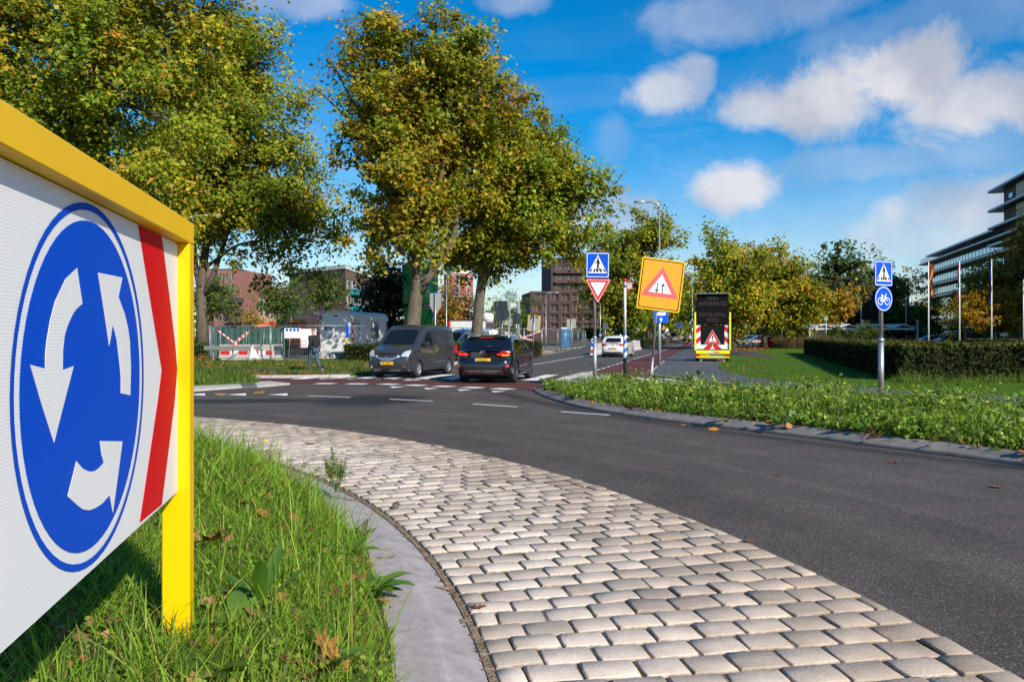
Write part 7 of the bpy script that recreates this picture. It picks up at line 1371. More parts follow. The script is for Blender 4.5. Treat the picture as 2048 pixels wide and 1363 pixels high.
# avenue trees further down the street
AV = 'avenue trees along the far street'
tree('avenue_tree', 'round plane tree left of the tilted amber board', XY(1210, 118)[:2], lobpx([(1230, 520, 55, 65), (1205, 580, 42, 50), (1260, 575, 50, 60), (1230, 635, 50, 30)], 118), TP([(1208, 690, .5), (1208, 640, .42), (1215, 580, .3), (1225, 520, .2)], 118), 300, 50, .46, PLANE_G, 5, LEAF4, sig=1.0, group=AV)
tree('avenue_tree', 'plane tree with pale trunk right behind the amber board', XY(1296, 122)[:2], lobpx([(1285, 510, 60, 68), (1320, 560, 40, 55), (1290, 590, 55, 40), (1345, 600, 22, 40)], 122), TP([(1297, 688, .45), (1296, 650, .38), (1290, 610, .34), (1290, 540, .2)], 122), 290, 50, .46, PLANE_G, 6, LEAF4, sig=1.0, group=AV)
tree('avenue_tree', 'plane tree behind the warning trailer matrix', XY(1466, 84)[:2], lobpx([(1470, 525, 52, 72), (1430, 590, 38, 55), (1500, 560, 55, 60), (1460, 615, 50, 38), (1408, 630, 22, 40)], 84), TP([(1464, 702, .42), (1466, 660, .34), (1468, 610, .28), (1470, 540, .16)], 84), 330, 54, .34, PLANE_G, 7, LEAF6, sig=.72, limbs=[TP([(1465, 650, .2), (1476, 642, .15), (1484, 636, .1)], 84)], group=AV)
tree('avenue_tree', 'yellowing plane tree on the lawn right of the trailer', XY(1529, 88)[:2], lobpx([(1545, 555, 48, 62), (1585, 600, 42, 52), (1540, 620, 52, 40), (1612, 625, 22, 40), (1500, 610, 30, 40)], 88), TP([(1528, 697, .36), (1529, 660, .3), (1532, 610, .25), (1540, 560, .14)], 88), 320, 54, .34, PLANE, 8, LEAF6, sig=.72, group=AV)
for i, (px, Y, lst, lb) in enumerate([(1330, 165, [(1330, 590, 32, 40), (1345, 620, 30, 30), (1318, 625, 22, 30)], 'avenue tree above the silver delivery van'), (1405, 150, [(1400, 575, 25, 40), (1410, 610, 28, 40), (1392, 625, 14, 25)], 'avenue tree left of the trailer matrix'), (1256, 175, [(1256, 630, 45, 22), (1275, 610, 30, 30)], 'shaded avenue tree behind the striped post'), (1352, 215, [(1352, 605, 18, 24), (1362, 625, 14, 16)], 'farthest avenue tree over the end of the street')]):
    tree('avenue_tree', lb, XY(px, Y)[:2], lobpx(lst, Y), TP([(px, HY + HC * FPX / Y, .35), (px, 640, .28), (px, 600, .15)], Y), 130, 46, .55, PLANE_G, 20 + i, LEAF4, sig=1.2, group=AV)
# parkland trees at the right
PK = 'parkland trees beyond the canopies'
for i, (px, Y, lst, pal, lb, n) in enumerate([(1700, 135, [(1705, 555, 45, 50), (1670, 600, 40, 45), (1735, 600, 38, 48), (1700, 630, 55, 25), (1640, 580, 28, 40)], GREEN, 'dark green tree in the middle above the canopies', 260), (1618, 128, [(1612, 560, 22, 38), (1630, 610, 26, 45), (1600, 630, 20, 30)], GREEN, 'dark green tree left of the canopies', 150), (1645, 112, [(1648, 610, 20, 42), (1640, 635, 18, 18)], YELL, 'small orange tree behind the green assembly sign', 90), (1760, 140, [(1760, 590, 28, 45), (1775, 630, 30, 28)], GREEN, 'dark tree behind the bicycle disc sign', 120),
                                             (1815, 190, [(1815, 600, 40, 48), (1790, 630, 35, 30), (1845, 620, 25, 40)], PLANE_G, 'pale green tree left of the office', 170), (1860, 170, [(1850, 640, 25, 25), (1830, 645, 25, 20)], PLANE_Y, 'yellow green bush tree at the office corner', 80), (1690, 118, [(1690, 600, 26, 42), (1690, 640, 28, 18)], [(.075, .075, .035, 4), (.05, .055, .028, 4), (.10, .095, .05, 1)], 'grey green conifer behind the flat topped lamp', 130)]):
    tree('park_tree', lb, XY(px, Y)[:2], lobpx(lst, Y), TP([(px, HY + HC * FPX / Y, .35), (px, 645, .3), (px + 2, 590, .15)], Y), n, 54, .52, pal, 40 + i, LEAF4, bark=M_barkd, sig=1.0, group=PK)
tree('park_tree', 'brown leaved tree in front of the office', XY(2000, 100)[:2], lobpx([(2005, 565, 42, 45), (2042, 510, 30, 42), (1948, 598, 22, 22), (2050, 600, 40, 40), (1990, 622, 36, 20)], 100), TP([(2000, 690, .4), (2000, 640, .32), (2005, 560, .2)], 100), 330, 50, .38, BROWN, 60, LEAF6, sig=.8, bark=M_barkd, group=PK)
for i, (px, lst) in enumerate([(1930, [(1925, 625, 42, 30), (1900, 640, 30, 18), (1955, 610, 30, 25)]), (1985, [(1985, 620, 38, 32), (2005, 640, 35, 20)]), (2035, [(2040, 615, 40, 35), (2020, 645, 28, 16)])]):
    tree('yellow_tree', ('low golden tree left of the middle flagpole', 'low golden tree in the middle of the three by the office', 'low golden tree at the picture edge by the office')[i], XY(px, 92)[:2], lobpx(lst, 92), TP([(px, 694, .16), (px, 665, .13), (px, 630, .08)], 92), 130, 44, .24, YELL, 70 + i, LEAF4, sig=.6, bark=M_barkd, group='golden trees by the office')
# greenery among the buildings on the left
for i, (px, Y, lst, pal, lb, n) in enumerate([(425, 100, [(425, 610, 18, 34), (436, 595, 12, 20)], GREEN, 'green tree behind the thick plane trunk', 120), (555, 95, [(565, 610, 20, 38), (545, 615, 14, 26)], GREEN, 'green tree in front of the buff terrace', 90), (652, 78, [(655, 600, 22, 22), (640, 585, 14, 16), (665, 575, 14, 12)], GREEN, 'thin young tree in front of the brick flats gable', 34), (775, 64, [(775, 605, 30, 50), (790, 560, 22, 35), (755, 640, 22, 28)], PURP, 'dark reddish shrub tree left of the green silo', 170), (500, 130, [(500, 640, 14, 22)], BROWN, 'bare little tree in front of the buff terrace', 16),
                                             (935, 140, [(930, 625, 26, 28), (900, 620, 20, 36), (960, 635, 25, 18)], [(.085, .085, .05, 4), (.06, .065, .035, 4)], 'grey green willow below the water tower', 130), (1035, 190, [(1040, 615, 30, 32), (1015, 635, 22, 24), (1060, 630, 18, 24)], GREEN, 'dark green tree behind the yellow edged boards', 130), (985, 170, [(985, 640, 30, 20), (1000, 620, 16, 14)], GREEN, 'far green bush between trunk and boards', 70), (880, 85, [(893, 600, 12, 40), (885, 630, 14, 20)], BROWN, 'thin brown tree beside the silo ladder', 50)]):
    tree('garden_tree', lb, XY(px, Y)[:2], lobpx(lst, Y), TP([(px, HY + HC * FPX / Y, .2), (px, 655, .16), (px, 610, .08)], Y), n, 40, .30, pal, 80 + i, LEAF4, bark=M_barkd, sig=.8, group='trees among the buildings')

# far backdrop wood that closes the horizon
def wood(name, label, x0, x1, Y0, Y1, h, n, pal, seed):
    rs = np.random.default_rng(seed); X = rs.uniform(x0, x1, n); Yy = rs.uniform(Y0, Y1, n); zt4 = h * (.7 + .3 * np.sin(X * .11 + 1) * np.sin(X * .037)); Z = zt4 * rs.random(n) ** .7; C = np.c_[X, Yy, Z]; nrm = rs.normal(size=(n, 3)) + np.array((.2, -.5, .6)); o = scatter_leaves(name, C, nrm, rs.uniform(.7, 1.6, n), pick(pal, n, rs) * rs.uniform(.6, 1.3, (n, 1)), M_leaf, None, LEAF4, rs); tag(o, label, None, kind='stuff'); return o
wood('distant_woods', 'distant band of trees along the horizon', -260, -60, 190, 230, 9, 5000, GREEN, 5); wood('distant_woods', 'distant band of trees along the horizon', 45, 190, 225, 260, 9, 6000, GREEN, 6); wood('distant_woods', 'distant band of trees along the horizon', -60, 60, 300, 340, 8, 4000, GREEN, 7); wood('shaded_undergrowth', 'dark undergrowth beneath the parkland trees', 32, 78, 128, 150, 3.2, 6000, GREEN, 8); wood('shaded_undergrowth', 'dark undergrowth behind the avenue trees', 12, 22, 130, 160, 3.0, 1500, GREEN, 9)

# hedges
def hedge(label, poly, h, n, pal, seed, size=.07, top_pal=None, group='clipped hedges', zb_=.0, gap=0.0):
    poly = [tuple(p[:2]) for p in poly]; rs = np.random.default_rng(seed); t = thing('hedge', label, 'hedge', (*poly[0], 0), group=group); o3 = np.array((*poly[0], 0))
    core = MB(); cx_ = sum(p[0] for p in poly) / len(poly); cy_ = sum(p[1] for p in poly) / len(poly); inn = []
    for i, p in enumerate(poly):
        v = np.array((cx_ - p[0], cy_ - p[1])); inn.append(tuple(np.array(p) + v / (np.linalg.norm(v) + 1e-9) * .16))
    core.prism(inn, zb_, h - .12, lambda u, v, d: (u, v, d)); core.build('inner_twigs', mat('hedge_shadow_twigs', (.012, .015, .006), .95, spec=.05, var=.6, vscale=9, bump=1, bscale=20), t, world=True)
    # surface sampling: sides and top
    per = [np.linalg.norm(np.subtract(poly[(i + 1) % len(poly)], poly[i])) for i in range(len(poly))]; As = np.array([l * (h - zb_) for l in per]); pa = np.array(poly); x, y = pa[:, 0], pa[:, 1]; At = abs((x * np.roll(y, -1) - y * np.roll(x, -1)).sum()) / 2; w = np.r_[As, At]; cnt = rs.multinomial(n, w / w.sum()); C = []; Nn = []
    for i in range(len(poly)):
        k = rs.random(cnt[i]); a, c = pa[i], pa[(i + 1) % len(poly)]; tt_ = (c - a) / per[i]; nn = np.array((tt_[1], -tt_[0])); 
        if np.dot(nn, np.array((cx_, cy_)) - a) > 0: nn = -nn
        q = a + (c - a) * k[:, None]; dd = rs.normal(-.04, .05, cnt[i]) + .04 * np.sin(k * per[i] * 3.1); z = zb_ + (h - zb_) * rs.random(cnt[i]); C.append(np.c_[q + nn * dd[:, None], z]); Nn.append(np.c_[np.tile(nn, (cnt[i], 1)), np.full(cnt[i], .35)])
    m = cnt[-1]; bx0, bx1, by0, by1 = x.min(), x.max(), y.min(), y.max(); pts_ = np.zeros((0, 2))
    while len(pts_) < m: q = np.c_[rs.uniform(bx0, bx1, m * 3 + 10), rs.uniform(by0, by1, m * 3 + 10)]; pts_ = np.r_[pts_, q[inside(q[:, 0], q[:, 1], poly)]]
    q = pts_[:m]; C.append(np.c_[q, h + rs.normal(-.02, .03, m)]); Nn.append(np.tile((0, 0, 1.0), (m, 1))); C = np.concatenate(C) - o3; Nn = np.concatenate(Nn) + rs.normal(size=(len(C), 3)) * .55
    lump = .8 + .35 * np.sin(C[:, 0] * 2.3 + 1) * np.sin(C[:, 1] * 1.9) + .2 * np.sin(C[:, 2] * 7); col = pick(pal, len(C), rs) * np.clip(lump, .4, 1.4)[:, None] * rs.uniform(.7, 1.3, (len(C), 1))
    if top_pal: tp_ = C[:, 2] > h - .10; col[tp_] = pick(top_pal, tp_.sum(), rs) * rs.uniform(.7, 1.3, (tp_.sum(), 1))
    scatter_leaves('hedge_foliage', C, Nn, size * rs.uniform(.6, 1.3, len(C)), np.clip(col, .003, .6), M_hleaf, t, LEAF4, rs); return t
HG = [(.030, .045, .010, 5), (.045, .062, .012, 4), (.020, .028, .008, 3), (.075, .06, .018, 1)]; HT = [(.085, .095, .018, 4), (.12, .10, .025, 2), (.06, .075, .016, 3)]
hf = [(23.3, 63.5), G(1775, 761)[:2], G(1800, 764)[:2], (16.0, 25.4), (24, 22.2), (24.6, 24.6), (17.2, 28.0), (15.6, 30.2), (25.8, 63)]
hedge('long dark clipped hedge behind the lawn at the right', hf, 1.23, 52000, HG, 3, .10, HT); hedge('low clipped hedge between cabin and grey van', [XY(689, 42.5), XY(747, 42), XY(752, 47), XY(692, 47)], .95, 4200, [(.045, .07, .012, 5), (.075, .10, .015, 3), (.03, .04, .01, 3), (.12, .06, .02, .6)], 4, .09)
hedge('low clipped hedge between the van and the crossover', [XY(904, 44.5), XY(962, 46), XY(985, 52), XY(905, 50)], 1.0, 3800, [(.045, .07, .012, 5), (.075, .10, .015, 3), (.03, .04, .01, 3), (.12, .06, .02, .6)], 5, .09); hedge('low clipped hedge right of the crossover by the fence', [XY(1036, 50), XY(1083, 56), XY(1080, 62), XY(1030, 58)], 1.05, 3800, [(.055, .065, .012, 5), (.085, .085, .015, 3), (.04, .04, .01, 3)], 6, .09); hedge('dark low hedge in the shade beyond the white hatchback', [XY(1262, 100), XY(1330, 112), XY(1330, 128), XY(1250, 125)], 1.0, 3000, GREEN, 7, .14)
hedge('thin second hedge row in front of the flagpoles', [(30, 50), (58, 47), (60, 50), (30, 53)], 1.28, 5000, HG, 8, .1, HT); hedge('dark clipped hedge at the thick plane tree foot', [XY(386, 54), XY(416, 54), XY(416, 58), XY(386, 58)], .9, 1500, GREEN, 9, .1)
# bare stems showing in the front face of the long hedge
# ornamental grasses and shrubs by the bollard
def tuftbed(name, label, c, rx, ry, h, n, pal, seed, lean=.35, wid=.018, kind='stuff'):
    rs = np.random.default_rng(seed); a = rs.uniform(0, 6.28, n); r = np.sqrt(rs.random(n)); X = c[0] + rx * r * np.cos(a); Yy = c[1] + ry * r * np.sin(a); H_ = h * rs.uniform(.5, 1.1, n) * (1 - .35 * r); return blades(name, label, X, Yy, np.full(n, c[2] if len(c) > 2 else 0.), H_, wid, pal, rs, lean, kind)
def blades(name, label, X, Y, Z, H_, wid, pal, rs, lean=.5, kind='stuff', seg=3, parent=None, tipbend=1.0):
    n = len(X); az = rs.uniform(0, 6.28, n); ln = np.abs(rs.normal(lean, lean * .5, n)) * H_; wd = (wid if np.isscalar(wid) else wid) * rs.uniform(.6, 1.3, n); dx, dy = np.cos(az), np.sin(az); yaw = az + rs.normal(math.pi / 2, .5, n); wx, wy = np.cos(yaw), np.sin(yaw); V = []
    for k in range(seg + 1):
        t_ = k / seg; hh = H_ * (t_ * (1 - .22 * t_ * tipbend * lean)); bend = ln * t_ ** 1.8; w = wd * (1 - t_ ** 2.2) * .5 if k < seg else 0 * wd; px, py, pz = X + dx * bend, Y + dy * bend, Z + hh
        if k < seg: V += [np.c_[px - wx * w, py - wy * w, pz], np.c_[px + wx * w, py + wy * w, pz]]
        else: V += [np.c_[px, py, pz]]
    m = 2 * seg + 1; VV = np.stack(V, 1).reshape(-1, 3); base = np.arange(n) * m; tri = []
    for k in range(seg - 1): tri += [np.c_[base + 2 * k, base + 2 * k + 1, base + 2 * k + 3], np.c_[base + 2 * k, base + 2 * k + 3, base + 2 * k + 2]]
    tri.append(np.c_[base + 2 * seg - 2, base + 2 * seg - 1, base + 2 * seg]); col = pick(pal, n, rs) * rs.uniform(.65, 1.3, (n, 1)); cc = np.repeat(col, m, 0); o = np_mesh(name, VV, np.concatenate(tri), M_blade, parent, colors=cc, smooth=True); tag(o, label, None, kind=kind); return o
STRAW = [(.22, .14, .07, 5), (.16, .11, .05, 3), (.10, .09, .03, 2)]
tuftbed('ornamental_grass', 'straw coloured ornamental grass beside the red bollard', (*XY(1570, 96), 0), 3.0, 4, 1.9, 5000, STRAW, 1, .3, .03); tuftbed('ornamental_grass', 'straw coloured ornamental grass behind the hedge end', (*XY(1635, 88), 0), 4.0, 3, 1.9, 5000, STRAW, 2, .3, .03); tuftbed('ornamental_grass', 'straw coloured ornamental grass in front of the canopies', (*XY(1790, 84), 0), 9, 3, 1.4, 4000, STRAW, 3, .3, .03)
for i, (px, Y, lst, lb) in enumerate([(1600, 90, [(1600, 675, 18, 14), (1590, 682, 16, 10)], 'dark green round shrub between the ornamental grasses'), (1665, 92, [(1666, 664, 8, 9)], 'small green shrub in front of the canopy'), (1730, 84, [(1735, 664, 22, 12), (1715, 668, 14, 9)], 'low spreading shrub in front of the canopies'), (1585, 108, [(1585, 645, 22, 25), (1560, 655, 14, 16)], 'leafy shrub at the foot of the leaning mast')]):
    tree('shrub', lb, XY(px, Y)[:2], lobpx(lst, Y), TP([(px, HY + HC * FPX / Y, .08), (px, 686, .06), (px, 672, .03)], Y), 60, 34, .16, GREEN, 110 + i, LEAF4, bark=M_barkd, sig=.35, group='shrubs by the lawn', cat='shrub', twig=False)
# dug-over soil heap behind the trailer
def heap(name, label, c, rx, ry, h, m, seed):
    rs = np.random.default_rng(seed); n = 26; V = []; b = MB(); b.smooth = True
    for i in range(n):
        for j in range(n): u, v = i / (n - 1) * 2 - 1, j / (n - 1) * 2 - 1; d_ = max(0, 1 - (u * u + v * v)); V.append((c[0] + u * rx, c[1] + v * ry, c[2] - .03 + d_ * h * (.6 + .4 * math.sin(u * 7 + seed) * math.sin(v * 6)) + rs.uniform(0, .09) * min(1, d_ * 3)))
    b.add(V, [(i * n + j, i * n + j + 1, (i + 1) * n + j + 1, (i + 1) * n + j) for i in range(n - 1) for j in range(n - 1)]); o = b.build(name, m); tag(o, label, None, kind='structure')
heap('soil_heap', 'dug over soil', (*XY(1474, 60), .05), 1.3, 9, .3, M_soil, 2)
heap('soil_heap', 'dark soil heap', (*XY(1180, 105), 0), 3.5, 3, 1.3, M_soil, 3); heap('grass_mound', 'green mound', (*XY(490, 62), 0), 7, 5, 2.3, mat('dark_mound_grass', (.02, .045, .012), .9, var=.4, vscale=2, bump=1, bscale=14), 4)

# ---- grass on the roundabout mound (near the lens), weeds on the island, verges
rs = np.random.default_rng(77)
GRASS = [(0.223, 0.372, 0.033, 5), (0.152, 0.279, 0.026, 4), (0.329, 0.465, 0.047, 3), (0.106, 0.186, 0.022, 2), (0.469, 0.353, 0.094, .5)]
def in_mound(n, dmax, ymin, ymax, tmin, tmax):
    th_ = rs.uniform(R(tmin), R(tmax), n); d = dmax * rs.random(n) ** .9; r = R_GR - d + .04; x = CR[0] + r * np.cos(th_); y = CR[1] + r * np.sin(th_); px = CX + x / np.maximum(y, .1) * FPX; ok = (y > ymin) & (y < ymax) & (px > -500) & (px < 1300); return x[ok], y[ok], d[ok]
def clear_post(x, y): return (np.hypot(x - bp(.04, .05, 0)[0], y - bp(.04, .05, 0)[1]) > .085)
for (n, dm, y0, y1, t0, t1, h, w, lb) in [(90000, 2.6, 1.1, 5.2, -8, 24, .085, .0068, 'long green grass on the mound under the roundabout board'), (45000, 3.0, 5.0, 14, 14, 62, .15, .011, 'taller grass along the far crest of the mound')]:
    x, y, d = in_mound(n, dm, y0, y1, t0, t1); k = clear_post(x, y); x, y, d = x[k], y[k], d[k]; tuft = .65 + .5 * np.sin(x * 6.3 + 2) * np.sin(y * 5.1) + .3 * np.sin(x * 17 + y * 13); kk = rs.random(len(x)) < np.clip(tuft + .2, .05, 1); x, y, d, tuft = x[kk], y[kk], d[kk], tuft[kk]
    H_ = h * np.clip(rs.lognormal(0, .5, len(x)), .3, 3.0) * np.clip(.75 + .35 * tuft, .5, 1.3) * np.clip(.7 + d * 1.2, .6, 1)
    blades('grass', lb, x, y, mound_z(x, y) - .005, H_, w, GRASS, rs, .75, seg=3)
x, y, d = in_mound(5000, 2.4, 1.1, 9, -8, 45); k = clear_post(x, y); x, y = x[k], y[k]; blades('grass', 'dry straw stems among the mound grass', x, y, mound_z(x, y), rs.uniform(.06, .24, len(x)), .003, [(.32, .24, .10, 1), (.25, .15, .07, 1)], rs, .9)
x, y, d = in_mound(500, .5, 3, 12, 8, 55); blades('grass', 'tall flowering grass stalks at the mound edge', x, y, mound_z(x, y), rs.uniform(.25, .5, len(x)), .006, GRASS, rs, .45, seg=4)
# small clover-like leaves low in the turf
x, y, d = in_mound(17000, 2.6, 1.1, 9, -8, 45); k = clear_post(x, y); x, y, d = x[k], y[k], d[k]; C = np.c_[x, y, mound_z(x, y) + rs.uniform(.01, .09, len(x))]; o = scatter_leaves('clover', C, rs.normal(size=C.shape) * .5 + np.array((.1, -.2, 1)), rs.uniform(.012, .035, len(x)), pick(GRASS, len(x), rs) * .8, M_weed, None, LEAF6, rs); tag(o, 'small low weed leaves in the mound turf', None, kind='stuff')

def big_leaf(parent, base, az, L_, w, arch, m, col, name='leaf', up=.6, ribs=True):
    """a single broad leaf with midrib fold and wavy edge"""
    b = MB(); b.smooth = True; n, mm = 9, 5; vs = []; dx, dy = math.cos(az), math.sin(az); ph_ = random.random() * 6
    for i in range(n + 1):
        t_ = i / n; s_ = L_ * (t_ * .96); z = up * L_ * (t_ - arch * t_ * t_); ww = w * (math.sin(math.pi * min(1, max(0, (t_ - .12) / .88)) ** .9) ** .75 if t_ > .12 else .08 * (1 + t_)) + w * .05 * (1 - t_)
        for j in range(mm): q = (j / (mm - 1) - .5) * 2; vs.append((base[0] + dx * s_ - dy * ww / 2 * q, base[1] + dy * s_ + dx * ww / 2 * q, base[2] + z + abs(q) * ww * .16 + .012 * w * 8 * math.sin(i * 1.9 + ph_) * abs(q) * .3))
    fs = [(i * mm + j, i * mm + j + 1, (i + 1) * mm + j + 1, (i + 1) * mm + j) for i in range(n) for j in range(mm - 1)]; b.add(vs, fs); o = b.build(name, m, parent, world=True); at = o.data.attributes.new('tint', 'FLOAT_COLOR', 'POINT'); at.data.foreach_set('color', np.tile((*col, 1), len(vs)).astype(np.float32)); return o
random.seed(5)
def rosette(name, label, px, py, n, L_, w, col, seed, arch=.55, up=.8, z=None, az0=0.0, spread=6.28, cat='plant', group=None):
    rr_ = random.Random(seed); c = None; zz = .3
    for _ in range(8): c = G(px, py, zz); zz = float(mound_z(c[0], c[1])) if z is None else z
    t = thing(name, label, cat, c, group=group)
    for k in range(n): big_leaf(t, (c[0], c[1], c[2]), az0 + spread * (k + rr_.uniform(-.3, .3)) / n, L_ * rr_.uniform(.7, 1.15), w * rr_.uniform(.8, 1.15), arch * rr_.uniform(.7, 1.2), M_weed, [v * rr_.uniform(.8, 1.25) for v in col], up=up * rr_.uniform(.6, 1.3))
    return t
PG = 'broad leaved weeds in the mound grass'
rosette('plantain_plant', 'ribbed plantain rosette left of the yellow post foot', 478, 1262, 6, .19,   .075, (.12, .23, .03), 1, az0=2.2, group=PG); rosette('plantain_plant', 'upright plantain leaves just behind the yellow post', 520, 1222, 5, .20, .06, (.09, .19, .025), 2, arch=.3, up=1.3, group=PG); rosette('plantain_plant', 'plantain leaves at the lower picture edge', 400, 1372, 6, .20, .07, (.07, .15, .02), 3, group=PG); rosette('dock_plant', 'dock plant with big leaves lying over the grey kerb', 735, 1190, 8, .27, .085, (.10, .21, .025), 4, arch=.75, up=.55, az0=-1.2, spread=3.4, group=PG); rosette('dock_plant', 'leafy dock plant at the middle of the mound edge', 690, 1120, 8, .22, .07, (.09, .20, .022), 5, group=PG); rosette('dandelion_plant', 'dandelion rosette in the grass below the dock', 650, 1345, 9, .17, .045, (.11, .22, .028), 6, group=PG); rosette('dandelion_plant', 'pale mugwort rosette beside the kerb', 720, 1090, 9, .16, .04, (.13, .20, .06), 7, up=1.4, arch=.3, group=PG); rosette('dandelion_plant', 'dandelion rosette between post and kerb', 560, 1150, 9, .18, .045, (.10, .21, .025), 8, group=PG)
# feathery flowering weed at the kerb
fwd = thing('flowering_weed', 'feathery yellow flowering weed at the kerb corner', 'plant', G(672, 985, .12)); c = fwd.location; rs2 = np.random.default_rng(8); b = MB(); tips = []
for k in range(16):
    a = rs2.uniform(0, 6.28); l = rs2.uniform(.10, .22); p1 = (c.x + .05 * math.cos(a), c.y + .05 * math.sin(a), c.z + l * .5 + .05); p2 = (c.x + l * .6 * math.cos(a), c.y + l * .6 * math.sin(a), c.z + l * 1.7); b.tube([tuple(c), p1, p2], [.004, .003, .0015], 4, cap=False); tips += [np.array(p1) * (1 - q) + np.array(p2) * q for q in np.linspace(.2, 1, 9)]
b.build('stems', mat('weed_stem', (.08, .12, .03), .7), fwd, world=True); tips = np.array(tips); tips = np.repeat(tips, 6, 0) + rs2.normal(0, .014, (len(tips) * 6, 3)); scatter_leaves('florets', tips - np.array(c), rs2.normal(size=tips.shape), rs2.uniform(.010, .022, len(tips)), pick([(.13, .17, .03, 4), (.30, .30, .06, 1.5), (.08, .13, .03, 3)], len(tips), rs2), M_weed, fwd, LEAF4, rs2)

# fallen leaves: the ones that can be told apart near the lens are single things
MAPLE = [(0, -.5), (.10, -.30), (.34, -.42), (.30, -.16), (.56, -.06), (.30, .10), (.40, .36), (.14, .28), (0, .60), (-.14, .28), (-.40, .36), (-.30, .10), (-.56, -.06), (-.30, -.16), (-.34, -.42), (-.10, -.30)]
def fallen(label, px, py, size, col, z, tilt, seed, group='fallen plane leaves'):
    rr_ = random.Random(seed); zz = .02 if z is None else z; c = G(px, py, zz)
    if z is None:
        for _ in range(8): zz = float(mound_z(c[0], c[1])) + .07; c = G(px, py, zz)
    b = MB(); b.smooth = True; a = rr_.uniform(0, 6.28); M = Matrix.Rotation(a, 3, 'Z') @ Matrix.Rotation(tilt, 3, 'X'); cu = rr_.uniform(.25, .6); vs = [(0, 0, .0)]
    for x, y in MAPLE: q = M @ Vector((x * size, y * size, size * (cu * (x * x + y * y) * .7 + rr_.uniform(-.06, .06)))); vs.append(tuple(q))
    n = len(MAPLE); b.add(vs, [(0, i + 1, (i + 1) % n + 1) for i in range(n)]); o = b.build('fallen_leaf', M_dead); o.location = (c[0], c[1], c[2] + .012 if z is None else max(.004, c[2] - .017)); at = o.data.attributes.new('tint', 'FLOAT_COLOR', 'POINT'); cc = np.ones((n + 1, 4), np.float32); cc[:, :3] = np.array(col) * np.random.default_rng(seed).uniform(.7, 1.2, (n + 1, 1)); at.data.foreach_set('color', cc.ravel()); return tag(o, label, 'leaf', group)
BRN, ORG, TAN = (.30, .11, .04), (.42, .17, .05), (.40, .22, .10)
for i, (px, py, sz, col, z, tl, lb) in enumerate([(508, 948, .13, ORG, None, .6, 'orange curled leaf standing in the grass near the mound top'), (545, 970, .11, TAN, None, .3, 'tan leaf just right of the orange curled leaf'), (525, 1030, .12, ORG, None, .5, 'orange leaf in the middle of the mound grass'), (588, 1040, .11, BRN, None, .7, 'brown leaf right of the orange one in the middle grass'), (425, 1085, .19, BRN, None, .35, 'large brown leaf right beside the yellow post'), (655, 1105, .09, TAN, None, .3, 'small tan leaf by the dock plant'), (770, 1205, .08, ORG, None, .4, 'small orange leaf beside the dock leaves on the kerb side'), (652, 1298, .15, ORG, None, .7, 'bright orange leaf in the foreground grass'), (605, 1080, .10, BRN, None, .3, 'brown leaf half hidden in the turf'), (480, 1010, .10, BRN, None, .2, 'dull brown leaf near the post'),
                                              (955, 1207, .10, BRN, .058, .2, 'brown leaf at the inner edge of the cobbles'), (1497, 1076, .10, ORG, .058, .15, 'orange leaf at the outer edge of the cobbles'), (620, 885, .16, BRN, .058, .1, 'brown leaf lying on the far cobbles'), (532, 880, .06, (.6, .45, .02), .35, .5, 'tiny yellow flower head in the crest grass'), (1427, 856, .17, (.50, .25, .03), .03, .3, 'yellow leaf on the asphalt below the island kerb'), (1557, 946, .10, TAN, .02, .2, 'tan leaf on the open asphalt'), (1787, 922, .12, ORG, .02, .2, 'orange leaf on the asphalt below the right kerb'), (1990, 970, .12, BRN, .02, .1, 'red brown leaf on the asphalt at the far right'), (680, 795, .22, ORG, .02, .2, 'orange leaf on the darkened patch'), (1367, 848, .10, ORG, .03, .2, 'small orange leaf against the island kerb'), (440, 788, .3, TAN, .02, .2, 'tan leaf between the give way teeth'), (519, 784, .3, (.35, .22, .04), .02, .2, 'ochre leaf beyond the give way teeth'), (1260, 826, .10, BRN, .02, .2, 'brown leaf near the last white dash')]):
    fallen(lb, px, py, sz, col, z, tl, i + 1)
stone = MB(); bm = bmesh.new(); bmesh.ops.create_icosphere(bm, subdivisions=2, radius=.035)
for v in bm.verts: v.co *= random.uniform(.75, 1.1)
stone.add([v.co[:] for v in bm.verts], [[v.index for v in f.verts] for f in bm.faces]); bm.free(); o = stone.build('loose_stone', mat('brown_stone', (.12, .085, .06), .9)); o.location = (*G(790, 1012, .06)[:2], .06); tag(o, 'small brown stone lying on the cobbles', 'stone')
# crumbs and pebbles in the kerb gutter
n = 900; th_ = rs.uniform(R(5), R(45), n); r = R_CI + rs.normal(-.01, .025, n); C = np.c_[CR[0] + r * np.cos(th_), CR[1] + r * np.sin(th_), np.full(n, .022)]; o = scatter_leaves('gutter_crumbs', C, rs.normal(size=(n, 3)) + (0, 0, 1), rs.uniform(.006, .022, n), pick([(.12, .08, .05, 4), (.25, .10, .05, 2), (.35, .33, .3, .7), (.06, .09, .02, 1)], n, rs), M_dead, None, LEAF4, rs); tag(o, 'crumbs of leaf and grit along the kerb foot', None, kind='stuff')
n = 1800; th_ = rs.uniform(R(4), R(60), n); r = rs.uniform(R_CI, R_CO, n); C = np.c_[CR[0] + r * np.cos(th_), CR[1] + r * np.sin(th_), np.full(n, .02)]; o = scatter_leaves('joint_crumbs', C, rs.normal(size=(n, 3)) * .4 + (0, 0, 1), rs.uniform(.005, .014, n), pick([(.12, .08, .05, 4), (.30, .12, .05, 1)], n, rs), M_dead, None, LEAF4, rs); tag(o, 'leaf crumbs caught in the cobble joints', None, kind='stuff')

